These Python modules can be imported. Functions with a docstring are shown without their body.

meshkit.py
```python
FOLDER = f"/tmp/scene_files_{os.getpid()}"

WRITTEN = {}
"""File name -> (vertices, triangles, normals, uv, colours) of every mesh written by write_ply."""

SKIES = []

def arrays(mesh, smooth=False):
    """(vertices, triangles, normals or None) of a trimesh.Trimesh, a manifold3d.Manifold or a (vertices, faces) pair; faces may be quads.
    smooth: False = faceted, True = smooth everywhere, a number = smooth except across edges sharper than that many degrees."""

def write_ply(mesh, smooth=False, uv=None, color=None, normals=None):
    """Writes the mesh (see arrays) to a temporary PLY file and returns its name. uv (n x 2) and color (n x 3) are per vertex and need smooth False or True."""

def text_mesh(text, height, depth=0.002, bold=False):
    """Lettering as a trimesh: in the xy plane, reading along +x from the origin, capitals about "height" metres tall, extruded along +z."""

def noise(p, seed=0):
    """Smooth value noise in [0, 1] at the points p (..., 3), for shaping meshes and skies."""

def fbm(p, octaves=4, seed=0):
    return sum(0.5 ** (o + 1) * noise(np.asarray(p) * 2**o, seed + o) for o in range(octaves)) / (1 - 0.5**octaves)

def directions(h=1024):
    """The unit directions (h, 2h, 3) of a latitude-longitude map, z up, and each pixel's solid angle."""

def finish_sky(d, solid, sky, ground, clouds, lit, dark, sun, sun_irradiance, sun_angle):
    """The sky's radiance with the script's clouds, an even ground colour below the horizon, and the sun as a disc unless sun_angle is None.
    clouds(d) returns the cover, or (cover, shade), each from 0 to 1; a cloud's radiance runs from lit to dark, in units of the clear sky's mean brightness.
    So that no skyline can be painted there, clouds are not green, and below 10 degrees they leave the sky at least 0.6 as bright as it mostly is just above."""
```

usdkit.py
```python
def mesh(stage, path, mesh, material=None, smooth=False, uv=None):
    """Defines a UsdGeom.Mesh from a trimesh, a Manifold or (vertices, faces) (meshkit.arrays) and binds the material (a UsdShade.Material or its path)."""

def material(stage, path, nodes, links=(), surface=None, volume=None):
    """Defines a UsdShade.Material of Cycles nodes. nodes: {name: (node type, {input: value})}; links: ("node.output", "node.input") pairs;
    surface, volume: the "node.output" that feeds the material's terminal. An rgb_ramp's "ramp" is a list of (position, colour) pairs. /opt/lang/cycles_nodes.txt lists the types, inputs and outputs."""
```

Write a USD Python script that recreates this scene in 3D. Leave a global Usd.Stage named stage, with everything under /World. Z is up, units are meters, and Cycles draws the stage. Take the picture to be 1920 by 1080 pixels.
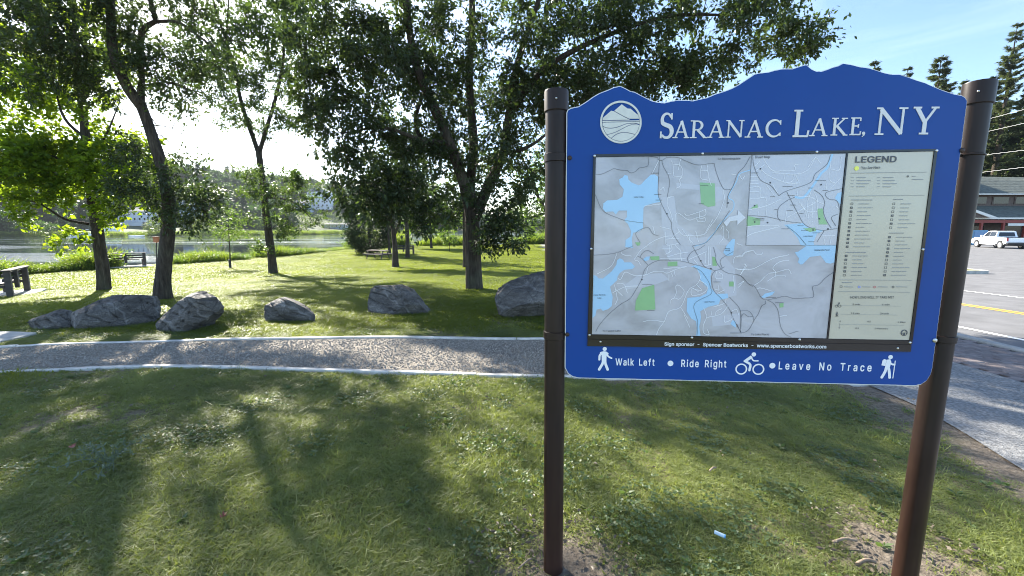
import math, numpy as np, trimesh, shapely, shapely.affinity, usdkit, meshkit
from shapely.geometry import Polygon, LineString, Point, box as sbox
from shapely.ops import unary_union
from scipy.spatial import cKDTree
from pxr import Usd, UsdGeom, UsdLux, UsdShade, Gf, Sdf, Vt

stage = Usd.Stage.CreateInMemory()
UsdGeom.Xform.Define(stage, '/World')
UsdGeom.Scope.Define(stage, '/World/Looks')

# ---------------------------------------------------------------- camera, sky, sun, exposure
F, PITCH, EYE = 790.0, math.radians(8.0), 1.55
EXPOSURE = 1.95
cam = UsdGeom.Camera.Define(stage, '/World/camera')
cam.AddTranslateOp().Set((0, 0, EYE))
cam.AddRotateXOp().Set(90 - math.degrees(PITCH))
cam.CreateHorizontalApertureAttr(36.0)
cam.CreateVerticalApertureAttr(20.25)
cam.CreateFocalLengthAttr(36.0 * F / 1920)
cam.CreateExposureAttr(EXPOSURE)
cam.CreateClippingRangeAttr((0.05, 5000.0))

SUN_AZ, SUN_EL = math.radians(-40.0), math.radians(33.0)
SUN = np.array([math.sin(SUN_AZ) * math.cos(SUN_EL), math.cos(SUN_AZ) * math.cos(SUN_EL), math.sin(SUN_EL)])
sky = usdkit.material(stage, '/World/Looks/sky_air', {
    's': ('sky_texture', {'sky_type': 'single_scattering', 'sun_disc': False, 'sun_elevation': SUN_EL, 'sun_rotation': SUN_AZ,
                          'air_density': 1.0, 'aerosol_density': 1.0, 'ozone_density': 3.0}),
    'tc': ('texture_coordinate', {}), 'mp': ('mapping', {'scale': (1.6, 1.6, 7.0), 'rotation': (0.25, 0.15, 0.6)}),
    'n': ('noise_texture', {'scale': 2.2, 'detail': 6, 'roughness': 0.55, 'distortion': 0.6}),
    'r': ('rgb_ramp', {'ramp': [(0.48, (0, 0, 0)), (0.85, (0.13, 0.13, 0.13))]}),
    'm': ('mix_color', {'blend_type': 'mix', 'b': (8.0, 8.3, 8.8), 'use_clamp': False}),
    'b': ('background_shader', {'strength': 0.085})},
    [('tc.generated', 'mp.vector'), ('mp.vector', 'n.vector'), ('n.fac', 'r.fac'), ('r.color', 'm.fac'), ('s.color', 'm.a'), ('m.result', 'b.color')],
    surface='b.background')
dome = UsdLux.DomeLight.Define(stage, '/World/sky')
dome.CreateIntensityAttr(1.0)
UsdShade.MaterialBindingAPI.Apply(dome.GetPrim()).Bind(sky)
dome.GetPrim().SetCustomDataByKey('kind', 'structure')
dome.GetPrim().SetCustomDataByKey('label', 'pale blue sky with thin white streaks of cloud')
dome.GetPrim().SetCustomDataByKey('category', 'sky')
sun = UsdLux.DistantLight.Define(stage, '/World/sun')
sun.CreateIntensityAttr(1.25)
sun.CreateAngleAttr(0.5)
sun.CreateColorAttr(Gf.Vec3f(1.0, 0.93, 0.82))
sun.CreateNormalizeAttr(True)
_m = Gf.Matrix4d().SetRotate(Gf.Rotation(Gf.Vec3d(0, 0, 1), Gf.Vec3d(*SUN)))
sun.AddTransformOp().Set(_m)

# ---------------------------------------------------------------- helpers
CF = np.array([0, math.cos(PITCH), -math.sin(PITCH)])
CD = np.array([0, -math.sin(PITCH), -math.cos(PITCH)])
CX = np.array([1.0, 0, 0])
EYEP = np.array([0, 0, EYE])


def ray(px, py):
    return CX * (px - 960) / F + CD * (py - 540) / F + CF


def at(px, py, Y):
    """The point at forward distance Y that lies in the direction measured in the photograph."""
    d = ray(px, py)
    return EYEP + d * (Y / d[1])


def smooth(a, b, x):
    t = np.clip((np.asarray(x, float) - a) / (b - a), 0, 1)
    return t * t * (3 - 2 * t)


SHORE = np.array([(-90, -120), (-46, -30), (-34, 8), (-30, 17), (-28.2, 22), (-27.2, 27), (-25, 30.5), (-22.5, 36), (-21.6, 45), (-20.7, 54), (-13, 64), (2, 71), (20, 88), (48, 140), (95, 270), (170, 520), (400, 1200)], float)
FAR = np.array([(-700, -150), (-420, 90), (-214, 176), (-170, 203), (-121, 262), (-100, 311), (-50, 380), (60, 520), (250, 1000), (320, 1300)], float)


def side(poly, x, y):
    """Signed distance to a polyline: positive on its right-hand side."""
    x, y = np.asarray(x, float), np.asarray(y, float)
    best, sign = np.full(x.shape, 1e18), np.ones(x.shape)
    for a, b in zip(poly[:-1], poly[1:]):
        d = b - a
        t = np.clip(((x - a[0]) * d[0] + (y - a[1]) * d[1]) / (d @ d), 0, 1)
        qx, qy = a[0] + t * d[0] - x, a[1] + t * d[1] - y
        dist = qx * qx + qy * qy
        s = np.sign(d[1] * (x - a[0]) - d[0] * (y - a[1]))
        m = dist < best
        best, sign = np.where(m, dist, best), np.where(m, s, sign)
    return np.sqrt(best) * np.where(sign == 0, 1, sign)


WATER_Z = -1.85


def terrain(x, y, fine=True):
    x, y = np.asarray(x, float), np.asarray(y, float)
    r = np.hypot(x, y)
    az = np.degrees(np.arctan2(x, np.maximum(y, 1e-3)))
    amp = 1.0 - 0.5 * smooth(15, 45, az)
    z = -amp * smooth(3, 32, r) * smooth(-12, 2, y)
    lawn = 1 - smooth(2.2, 3.2, x) * (1 - smooth(14, 30, y))
    if fine:
        z = z + lawn * 0.05 * (meshkit.noise(np.stack([x * 0.55, y * 0.55, x * 0], -1), 3) - 0.5) * smooth(2, 7, r)
    d = side(SHORE, x, y)
    z = z - 2.3 * smooth(0.5, -5, d)
    return z


def hit(px, py):
    """Where the direction measured in the photograph meets the ground."""
    d = ray(px, py)
    lo, hi, t = 0.3, 400.0, None
    ts = np.concatenate([np.linspace(0.3, 40, 1500), np.linspace(40.1, 400, 3000)])
    p = EYEP + ts[:, None] * d
    below = np.nonzero(p[:, 2] < terrain(p[:, 0], p[:, 1], False))[0]
    i = below[0] if len(below) else len(ts) - 1
    q = p[i].copy()
    q[2] = float(terrain(q[0], q[1], False))
    return q


used = {}


def numbered(parent, name):
    key = f'{parent}/{name}'
    n = used.get(key, 0)
    used[key] = n + 1
    return key if n == 0 else f'{key}_{n:03d}'


BASE = {}


def tag(prim, label=None, cat=None, group=None, kind=None):
    prim = prim.GetPrim() if hasattr(prim, 'GetPrim') else prim
    for k, v in (('label', label), ('category', cat), ('group', group), ('kind', kind)):
        if v:
            prim.SetCustomDataByKey(k, v)
    return prim


def thing(name, label, cat, loc=(0, 0, 0), rotz=0.0, group=None, kind=None):
    path = numbered('/World', name)
    x = UsdGeom.Xform.Define(stage, path)
    x.AddTranslateOp().Set(tuple(float(c) for c in loc))
    if rotz:
        x.AddRotateZOp().Set(math.degrees(rotz))
    tag(x, label, cat, group, kind)
    BASE[path] = np.asarray(loc, float)
    return path


def part(parent, name, mesh, m, smooth_=False, label=None, kind=None, world=True):
    """A part of a thing; a mesh given in world coordinates is moved to the thing's own."""
    path = numbered(parent, name)
    top = '/'.join(parent.split('/')[:3])
    v, f, n = meshkit.arrays(mesh, smooth_)
    if world and top in BASE:
        v = v - BASE[top]
    g = usdkit.mesh(stage, path, (v, f), MAT[m] if isinstance(m, str) else m)
    if n is not None:
        g.CreateNormalsAttr(Vt.Vec3fArray.FromNumpy(n.astype(np.float32)))
        g.SetNormalsInterpolation('vertex')
    tag(g, label, None, None, kind)
    return path


def solo(name, mesh, m, label=None, cat=None, group=None, kind=None, smooth_=False):
    """A thing that is one mesh, with its origin at its base."""
    v, f, n = meshkit.arrays(mesh, smooth_)
    c = np.array([v[:, 0].mean(), v[:, 1].mean(), v[:, 2].min()]) if kind != 'structure' else np.zeros(3)
    path = numbered('/World', name)
    g = usdkit.mesh(stage, path, (v - c, f), MAT[m] if isinstance(m, str) else m)
    if n is not None:
        g.CreateNormalsAttr(Vt.Vec3fArray.FromNumpy(n.astype(np.float32)))
        g.SetNormalsInterpolation('vertex')
    if kind != 'structure':
        UsdGeom.Xformable(g).AddTranslateOp().Set(tuple(float(k) for k in c))
    tag(g, label, cat, group, kind)
    return path


def copy(src, label, loc, rotz=0.0, group=None, scale=None):
    s = stage.GetPrimAtPath(src)
    path = numbered('/World', s.GetName().rstrip('0123456789').rstrip('_'))
    x = UsdGeom.Xform.Define(stage, path)
    x.GetPrim().GetReferences().AddInternalReference(s.GetPath())
    x.GetPrim().SetInstanceable(True)
    x.ClearXformOpOrder()
    ops = x.GetPrim()
    xf = UsdGeom.Xformable(ops)
    m = Gf.Matrix4d().SetRotate(Gf.Rotation(Gf.Vec3d(0, 0, 1), math.degrees(rotz)))
    if scale:
        m = Gf.Matrix4d().SetScale(Gf.Vec3d(*scale)) * m
    m.SetTranslateOnly(Gf.Vec3d(*[float(c) for c in loc]))
    xf.AddTransformOp(opSuffix='placed').Set(m)
    tag(x, label, s.GetCustomDataByKey('category'), group or s.GetCustomDataByKey('group'))
    return path


def cat(ms):
    ms = [m for m in ms if m is not None]
    if not ms:
        return None
    vs, fs, n = [], [], 0
    for m in ms:
        v, f = (np.asarray(m.vertices), np.asarray(m.faces)) if hasattr(m, 'vertices') else m
        vs.append(v)
        fs.append(np.asarray(f) + n)
        n += len(v)
    return trimesh.Trimesh(np.vstack(vs), np.vstack(fs), process=False)


def bx(cx, cy, cz, sx, sy, sz, bev=0.0, rz=0.0, rx=0.0, ry=0.0):
    """A box about its centre; with bev its edges are chamfered."""
    if bev <= 0:
        m = trimesh.creation.box((sx, sy, sz))
    else:
        pts = []
        h = np.array([sx, sy, sz]) / 2
        for s in np.array(np.meshgrid([-1, 1], [-1, 1], [-1, 1])).T.reshape(-1, 3):
            for k in range(3):
                q = h - bev
                q[k] = h[k]
                pts.append(s * q)
        m = trimesh.convex.convex_hull(np.array(pts))
    T = trimesh.transformations
    M = T.rotation_matrix(rz, (0, 0, 1)) @ T.rotation_matrix(ry, (0, 1, 0)) @ T.rotation_matrix(rx, (1, 0, 0))
    M[:3, 3] = (cx, cy, cz)
    m.apply_transform(M)
    return m


def tube(pts, rad, sides=8, cap=True):
    pts = np.asarray(pts, float)
    n = len(pts)
    rad = np.broadcast_to(np.asarray(rad, float), (n,))
    t = np.gradient(pts, axis=0)
    t /= np.maximum(np.linalg.norm(t, axis=1, keepdims=True), 1e-9)
    ref = np.array([1.0, 0, 0]) if abs(t[:, 0]).mean() < 0.8 else np.array([0, 1.0, 0])
    u = np.cross(t, ref)
    u /= np.maximum(np.linalg.norm(u, axis=1, keepdims=True), 1e-9)
    w = np.cross(t, u)
    a = np.linspace(0, 2 * np.pi, sides, endpoint=False)
    v = (pts[:, None] + rad[:, None, None] * (u[:, None] * np.cos(a)[None, :, None] + w[:, None] * np.sin(a)[None, :, None])).reshape(-1, 3)
    i, j = np.meshgrid(np.arange(n - 1), np.arange(sides), indexing='ij')
    A, B = (i * sides + j).ravel(), (i * sides + (j + 1) % sides).ravel()
    f = np.vstack([np.c_[A, A + sides, B], np.c_[B, A + sides, B + sides]])
    if cap:
        v = np.vstack([v, pts[0], pts[-1]])
        k = np.arange(sides)
        f = np.vstack([f, np.c_[k, (k + 1) % sides, np.full(sides, len(v) - 2)], np.c_[(k + 1) % sides + (n - 1) * sides, k + (n - 1) * sides, np.full(sides, len(v) - 1)]])
    return trimesh.Trimesh(v, f[:, ::-1] if False else f, process=False)


def resample(p, step):
    p = np.asarray(p, float)
    if len(p) > 2:
        # Catmull-Rom through the points
        q = np.vstack([2 * p[0] - p[1], p, 2 * p[-1] - p[-2]])
        out = []
        for k in range(1, len(q) - 2):
            for t in np.linspace(0, 1, 8, endpoint=False):
                a, b, c, d = q[k - 1], q[k], q[k + 1], q[k + 2]
                out.append(0.5 * (2 * b + (c - a) * t + (2 * a - 5 * b + 4 * c - d) * t * t + (3 * b - 3 * c + d - a) * t ** 3))
        p = np.vstack([out, p[-1:]])
    s = np.r_[0, np.cumsum(np.linalg.norm(np.diff(p, axis=0), axis=1))]
    k = max(2, int(s[-1] / step) + 1)
    ss = np.linspace(0, s[-1], k)
    return np.stack([np.interp(ss, s, p[:, j]) for j in range(p.shape[1])], 1)


def prism(poly, z0, z1):
    """A shapely polygon extruded from z0 to z1."""
    ms = []
    for g in getattr(poly, 'geoms', [poly]):
        if g.is_empty or g.geom_type != 'Polygon' or g.area < 1e-9:
            continue
        m = trimesh.creation.extrude_polygon(g, z1 - z0, engine='earcut')
        m.apply_translation((0, 0, z0))
        ms.append(m)
    return cat(ms)


def instancer(path, protos, pos, idx, yaw, scale, tilt=None):
    """protos: [(name, mesh, material)]; pos n x 3; idx n; yaw n; scale n or n x 3."""
    pi = UsdGeom.PointInstancer.Define(stage, path)
    rel = pi.CreatePrototypesRel()
    for nm, mesh, m in protos:
        p = f'{path}/{nm}'
        usdkit.mesh(stage, p, mesh, MAT[m])
        rel.AddTarget(p)
    pos = np.asarray(pos, np.float32)
    pi.CreatePositionsAttr(Vt.Vec3fArray.FromNumpy(pos))
    pi.CreateProtoIndicesAttr(Vt.IntArray.FromNumpy(np.asarray(idx, np.int32)))
    h = np.asarray(yaw) / 2
    q = np.zeros((len(pos), 4), np.float32)
    q[:, 2], q[:, 3] = np.sin(h), np.cos(h)
    pi.CreateOrientationsAttr(Vt.QuathArray([Gf.Quath(float(a[3]), float(a[0]), float(a[1]), float(a[2])) for a in q]))
    s = np.asarray(scale, np.float32)
    if s.ndim == 1:
        s = np.repeat(s[:, None], 3, 1)
    pi.CreateScalesAttr(Vt.Vec3fArray.FromNumpy(np.ascontiguousarray(s)))
    return pi


# ---------------------------------------------------------------- materials
MAT = {}


def look(name, nodes, links, surface='p.BSDF', volume=None):
    MAT[name] = usdkit.material(stage, f'/World/Looks/{name}', nodes, links, surface=surface, volume=volume)


def plain(name, color, rough=0.6, metallic=0.0, coat=0.0, spec=0.5, var=0.12, scale=12.0, bump=0.0, bscale=40.0, dist=0.003):
    c = np.array(color)
    nodes = {'g': ('geometry', {}), 'n': ('noise_texture', {'scale': scale, 'detail': 4}),
             'r': ('rgb_ramp', {'ramp': [(0.3, tuple(c * (1 - var))), (0.7, tuple(np.minimum(c * (1 + var), 1)))]}),
             'p': ('principled_bsdf', {'roughness': rough, 'metallic': metallic, 'coat_weight': coat, 'specular_ior_level': spec})}
    links = [('g.position', 'n.vector'), ('n.fac', 'r.fac'), ('r.color', 'p.base_color')]
    if bump:
        nodes['bn'] = ('noise_texture', {'scale': bscale, 'detail': 5})
        nodes['b'] = ('bump', {'strength': bump, 'distance': dist})
        links += [('g.position', 'bn.vector'), ('bn.fac', 'b.height'), ('b.normal', 'p.normal')]
    look(name, nodes, links)


def leafmat(name, cols, trans, tmix=0.45, rough=0.45, big=0.6):
    """cols: ramp over leaves; trans: colour of light through the leaf."""
    k = len(cols)
    nodes = {'g': ('geometry', {}), 'r': ('rgb_ramp', {'ramp': [(i / (k - 1), c) for i, c in enumerate(cols)]}),
             'n': ('noise_texture', {'scale': big, 'detail': 2}), 'hs': ('rgb_ramp', {'ramp': [(0.3, (0.72, 0.75, 0.7)), (0.7, (1.25, 1.2, 1.1))]}),
             'm': ('mix_color', {'blend_type': 'multiply', 'fac': 1.0, 'use_clamp': False}),
             'tm': ('mix_color', {'blend_type': 'multiply', 'fac': 1.0, 'b': trans, 'use_clamp': False}),
             'p': ('principled_bsdf', {'roughness': rough, 'specular_ior_level': 0.35}), 't': ('translucent_bsdf', {}), 'x': ('mix_closure', {'fac': tmix})}
    look(name, nodes, [('g.random_per_island', 'r.fac'), ('g.position', 'n.vector'), ('n.fac', 'hs.fac'), ('r.color', 'm.a'), ('hs.color', 'm.b'), ('m.result', 'p.base_color'),
                       ('m.result', 'tm.a'), ('tm.result', 't.color'), ('p.BSDF', 'x.closure1'), ('t.BSDF', 'x.closure2')], surface='x.closure')


plain('sign_blue', (0.0005, 0.046, 0.235), 0.45, spec=0.28, var=0.07, scale=2, bump=0.05, bscale=900, dist=0.0004)
plain('sign_core', (0.75, 0.76, 0.76), 0.6, var=0.05)
plain('letter_white', (0.60, 0.60, 0.59), 0.55, var=0.06, scale=25)
plain('emblem_white', (0.58, 0.58, 0.53), 0.6, var=0.08, scale=30)
plain('print_white', (0.74, 0.75, 0.76), 0.5, var=0.03)
plain('black_frame', (0.008, 0.008, 0.009), 0.16, var=0.2)
plain('map_line', (0.85, 0.86, 0.88), 0.4, var=0.02)
plain('map_dark', (0.06, 0.065, 0.075), 0.4, var=0.05)
plain('map_grey', (0.22, 0.23, 0.24), 0.4, var=0.05)
plain('map_water', (0.32, 0.52, 0.70), 0.3, var=0.03, coat=0.6)
plain('map_park', (0.22, 0.42, 0.20), 0.3, var=0.05, coat=0.6)
plain('map_pale', (0.46, 0.465, 0.51), 0.3, var=0.03, coat=0.6)
plain('map_yellow', (0.78, 0.78, 0.12), 0.3, var=0.03)
plain('map_arrow', (0.62, 0.625, 0.66), 0.4, var=0.03)
plain('map_red', (0.55, 0.12, 0.14), 0.4)
plain('map_blue', (0.2, 0.25, 0.7), 0.4)
plain('legend_paper', (0.47, 0.43, 0.335), 0.25, var=0.03, scale=4, coat=0.6)
look('map_paper', {'g': ('geometry', {}), 'mp': ('mapping', {'rotation': (0, 0.5, 0.0), 'scale': (2.0, 1, 3.4)}),
                   'n': ('noise_texture', {'scale': 2.6, 'detail': 7, 'roughness': 0.55, 'distortion': 0.7}),
                   'r': ('rgb_ramp', {'ramp': [(0.3, (0.29, 0.285, 0.295)), (0.47, (0.39, 0.385, 0.41)), (0.6, (0.45, 0.445, 0.475)), (0.75, (0.40, 0.375, 0.37))]}),
                   'p': ('principled_bsdf', {'roughness': 0.28, 'coat_weight': 0.6})},
     [('g.position', 'mp.vector'), ('mp.vector', 'n.vector'), ('n.fac', 'r.fac'), ('r.color', 'p.base_color')])
look('post_brown', {'g': ('geometry', {}), 'mp': ('mapping', {'scale': (1, 1, 0.12)}), 'n': ('noise_texture', {'scale': 45, 'detail': 4}), 'n2': ('noise_texture', {'scale': 3.5, 'detail': 5}),
                    'r': ('rgb_ramp', {'ramp': [(0.35, (0.013, 0.008, 0.007)), (0.7, (0.021, 0.0125, 0.010))]}),
                    'sx': ('separate_xyz', {}), 'zr': ('map_range', {'from_min': 0.85, 'from_max': 0.1, 'to_min': 0.0, 'to_max': 0.5}), 'mm': ('math', {'math_type': 'multiply'}),
                    'm': ('mix_color', {'blend_type': 'mix', 'b': (0.055, 0.018, 0.010)}),
                    'rr': ('map_range', {'from_min': 0.3, 'from_max': 0.7, 'to_min': 0.3, 'to_max': 0.5}),
                    'b': ('bump', {'strength': 0.25, 'distance': 0.002}), 'p': ('principled_bsdf', {'specular_ior_level': 0.28})},
     [('g.position', 'mp.vector'), ('mp.vector', 'n.vector'), ('g.position', 'n2.vector'), ('n.fac', 'r.fac'), ('g.position', 'sx.vector'), ('sx.z', 'zr.value'), ('zr.result', 'mm.value1'), ('n2.fac', 'mm.value2'),
      ('mm.value', 'm.fac'), ('r.color', 'm.a'), ('m.result', 'p.base_color'), ('n2.fac', 'rr.value'), ('rr.result', 'p.roughness'), ('n.fac', 'b.height'), ('b.normal', 'p.normal')])
plain('steel', (0.6, 0.6, 0.6), 0.3, metallic=1.0)
plain('dark_bolt', (0.05, 0.035, 0.03), 0.4, metallic=0.6)
look('bark', {'g': ('geometry', {}), 'mp': ('mapping', {'scale': (1, 1, 0.16)}), 'v': ('voronoi_texture', {'scale': 22, 'feature': 'distance_to_edge'}), 'n': ('noise_texture', {'scale': 16, 'detail': 7, 'roughness': 0.65}),
              'n2': ('noise_texture', {'scale': 2.0, 'detail': 3}),
              'r': ('rgb_ramp', {'ramp': [(0.3, (0.02, 0.015, 0.011)), (0.55, (0.058, 0.046, 0.034)), (0.75, (0.12, 0.10, 0.078))]}),
              'm': ('mix_color', {'blend_type': 'mix', 'b': (0.09, 0.10, 0.06)}), 'rr': ('map_range', {'from_min': 0.5, 'from_max': 0.8, 'to_min': 0, 'to_max': 0.4}),
              'h': ('math', {'math_type': 'add'}), 'b': ('bump', {'strength': 1.0, 'distance': 0.035}), 'p': ('principled_bsdf', {'roughness': 0.9, 'specular_ior_level': 0.2})},
     [('g.position', 'mp.vector'), ('mp.vector', 'v.vector'), ('mp.vector', 'n.vector'), ('g.position', 'n2.vector'), ('n.fac', 'r.fac'), ('r.color', 'm.a'), ('n2.fac', 'rr.value'), ('rr.result', 'm.fac'), ('m.result', 'p.base_color'),
      ('v.distance', 'h.value1'), ('n.fac', 'h.value2'), ('h.value', 'b.height'), ('b.normal', 'p.normal')])
leafmat('leaf_ash', [(0.04, 0.058, 0.03), (0.056, 0.08, 0.04), (0.07, 0.098, 0.046), (0.09, 0.12, 0.042)], (2.2, 2.5, 0.8), 0.36, rough=0.36)
leafmat('leaf_mid', [(0.05, 0.075, 0.034), (0.07, 0.10, 0.04), (0.085, 0.12, 0.045), (0.11, 0.15, 0.045)], (2.4, 2.7, 0.8), 0.42, rough=0.38)
leafmat('leaf_maple', [(0.08, 0.135, 0.02), (0.11, 0.175, 0.025), (0.14, 0.205, 0.03), (0.17, 0.22, 0.035)], (3.8, 3.2, 1.0), 0.58)
leafmat('leaf_light', [(0.07, 0.11, 0.035), (0.09, 0.14, 0.04), (0.12, 0.17, 0.055), (0.13, 0.18, 0.045)], (2.4, 2.6, 0.8), 0.5)
leafmat('leaf_willow', [(0.10, 0.13, 0.06), (0.13, 0.16, 0.07), (0.15, 0.18, 0.085)], (1.8, 1.9, 0.9), 0.4)
leafmat('needle', [(0.03, 0.055, 0.026), (0.042, 0.072, 0.032), (0.056, 0.088, 0.038)], (1.6, 1.8, 0.7), 0.2)
leafmat('needle_pale', [(0.08, 0.105, 0.055), (0.11, 0.125, 0.065), (0.14, 0.14, 0.08)], (1.6, 1.6, 0.8), 0.25)
leafmat('leaf_far', [(0.035, 0.065, 0.022), (0.05, 0.085, 0.028), (0.065, 0.10, 0.035)], (2.0, 2.2, 0.8), 0.35, big=0.08)
leafmat('blade', [(0.18, 0.215, 0.085), (0.225, 0.265, 0.10), (0.27, 0.305, 0.11), (0.32, 0.33, 0.13), (0.38, 0.345, 0.19), (0.45, 0.39, 0.26)], (1.75, 1.75, 0.8), 0.42, big=1.4)
leafmat('blade_far', [(0.115, 0.145, 0.03), (0.145, 0.18, 0.036), (0.175, 0.20, 0.045), (0.21, 0.215, 0.07)], (2.2, 2.2, 0.55), 0.5, big=0.35)
leafmat('reed', [(0.14, 0.19, 0.045), (0.19, 0.23, 0.055), (0.25, 0.26, 0.07), (0.34, 0.29, 0.08)], (2.0, 2.0, 0.6), 0.45)
leafmat('clover', [(0.09, 0.13, 0.06), (0.11, 0.16, 0.07), (0.14, 0.19, 0.085)], (1.8, 2.0, 0.8), 0.35)
leafmat('silver_leaf', [(0.16, 0.20, 0.14), (0.22, 0.26, 0.19), (0.30, 0.33, 0.26)], (1.2, 1.3, 1.0), 0.3)
leafmat('litter', [(0.12, 0.095, 0.07), (0.19, 0.16, 0.125), (0.26, 0.225, 0.18), (0.36, 0.335, 0.29)], (1, 1, 1), 0.1)
plain('red_leaf', (0.20, 0.06, 0.04), 0.6)
plain('stick', (0.22, 0.17, 0.12), 0.85, var=0.3, scale=60)
plain('wrapper', (0.42, 0.55, 0.64), 0.3)
plain('wrapper_blue', (0.12, 0.32, 0.6), 0.3)
look('rock', {'g': ('geometry', {}), 'mp': ('mapping', {'rotation': (0.5, 0.4, 0.3), 'scale': (1, 1, 2.4)}), 'n': ('noise_texture', {'scale': 3.2, 'detail': 9, 'roughness': 0.7}),
              'n2': ('noise_texture', {'scale': 60, 'detail': 4}), 'v': ('voronoi_texture', {'scale': 2.6, 'feature': 'distance_to_edge', 'randomness': 1.0}), 'vr': ('rgb_ramp', {'ramp': [(0.0, (0.35, 0.35, 0.35)), (0.018, (1, 1, 1))]}),
              'r': ('rgb_ramp', {'ramp': [(0.28, (0.034, 0.031, 0.028)), (0.46, (0.078, 0.072, 0.066)), (0.60, (0.13, 0.122, 0.113)), (0.72, (0.27, 0.255, 0.235))]}),
              's': ('rgb_ramp', {'ramp': [(0.35, (0.6, 0.6, 0.6)), (0.7, (1.5, 1.5, 1.48))]}), 'm': ('mix_color', {'blend_type': 'multiply', 'fac': 1.0, 'use_clamp': False}), 'm2': ('mix_color', {'blend_type': 'multiply', 'fac': 1.0, 'use_clamp': False}),
              'w': ('wave_texture', {'scale': 0.8, 'distortion': 7.0, 'detail': 4, 'detail_scale': 1.6, 'bands_direction': 'diagonal'}), 'wr': ('rgb_ramp', {'ramp': [(0.975, (0, 0, 0)), (1.0, (0.28, 0.28, 0.28))]}),
              'mv': ('mix_color', {'blend_type': 'mix', 'b': (0.30, 0.29, 0.28)}),
              'h': ('math', {'math_type': 'multiply_add', 'value2': 0.16}), 'b': ('bump', {'strength': 1.0, 'distance': 0.09}), 'p': ('principled_bsdf', {'roughness': 0.7, 'specular_ior_level': 0.4})},
     [('g.position', 'mp.vector'), ('mp.vector', 'n.vector'), ('g.position', 'n2.vector'), ('g.position', 'v.vector'), ('g.position', 'w.vector'), ('v.distance', 'vr.fac'), ('n.fac', 'r.fac'), ('n2.fac', 's.fac'), ('r.color', 'm.a'), ('s.color', 'm.b'),
      ('m.result', 'm2.a'), ('vr.color', 'm2.b'), ('w.fac', 'wr.fac'), ('wr.color', 'mv.fac'), ('m2.result', 'mv.a'), ('mv.result', 'p.base_color'),
      ('n2.fac', 'h.value1'), ('n.fac', 'h.value3'), ('h.value', 'b.height'), ('b.normal', 'p.normal')])
plain('concrete', (0.42, 0.41, 0.38), 0.85, var=0.15, scale=5, bump=0.4, bscale=120, dist=0.004)
plain('timber_edge', (0.50, 0.48, 0.44), 0.8, var=0.25, scale=8, bump=0.3, bscale=50)
plain('dark_timber', (0.045, 0.037, 0.033), 0.75, var=0.3, scale=9, bump=0.4, bscale=60)
plain('picnic_wood', (0.08, 0.062, 0.05), 0.75, var=0.3, scale=8)
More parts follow.
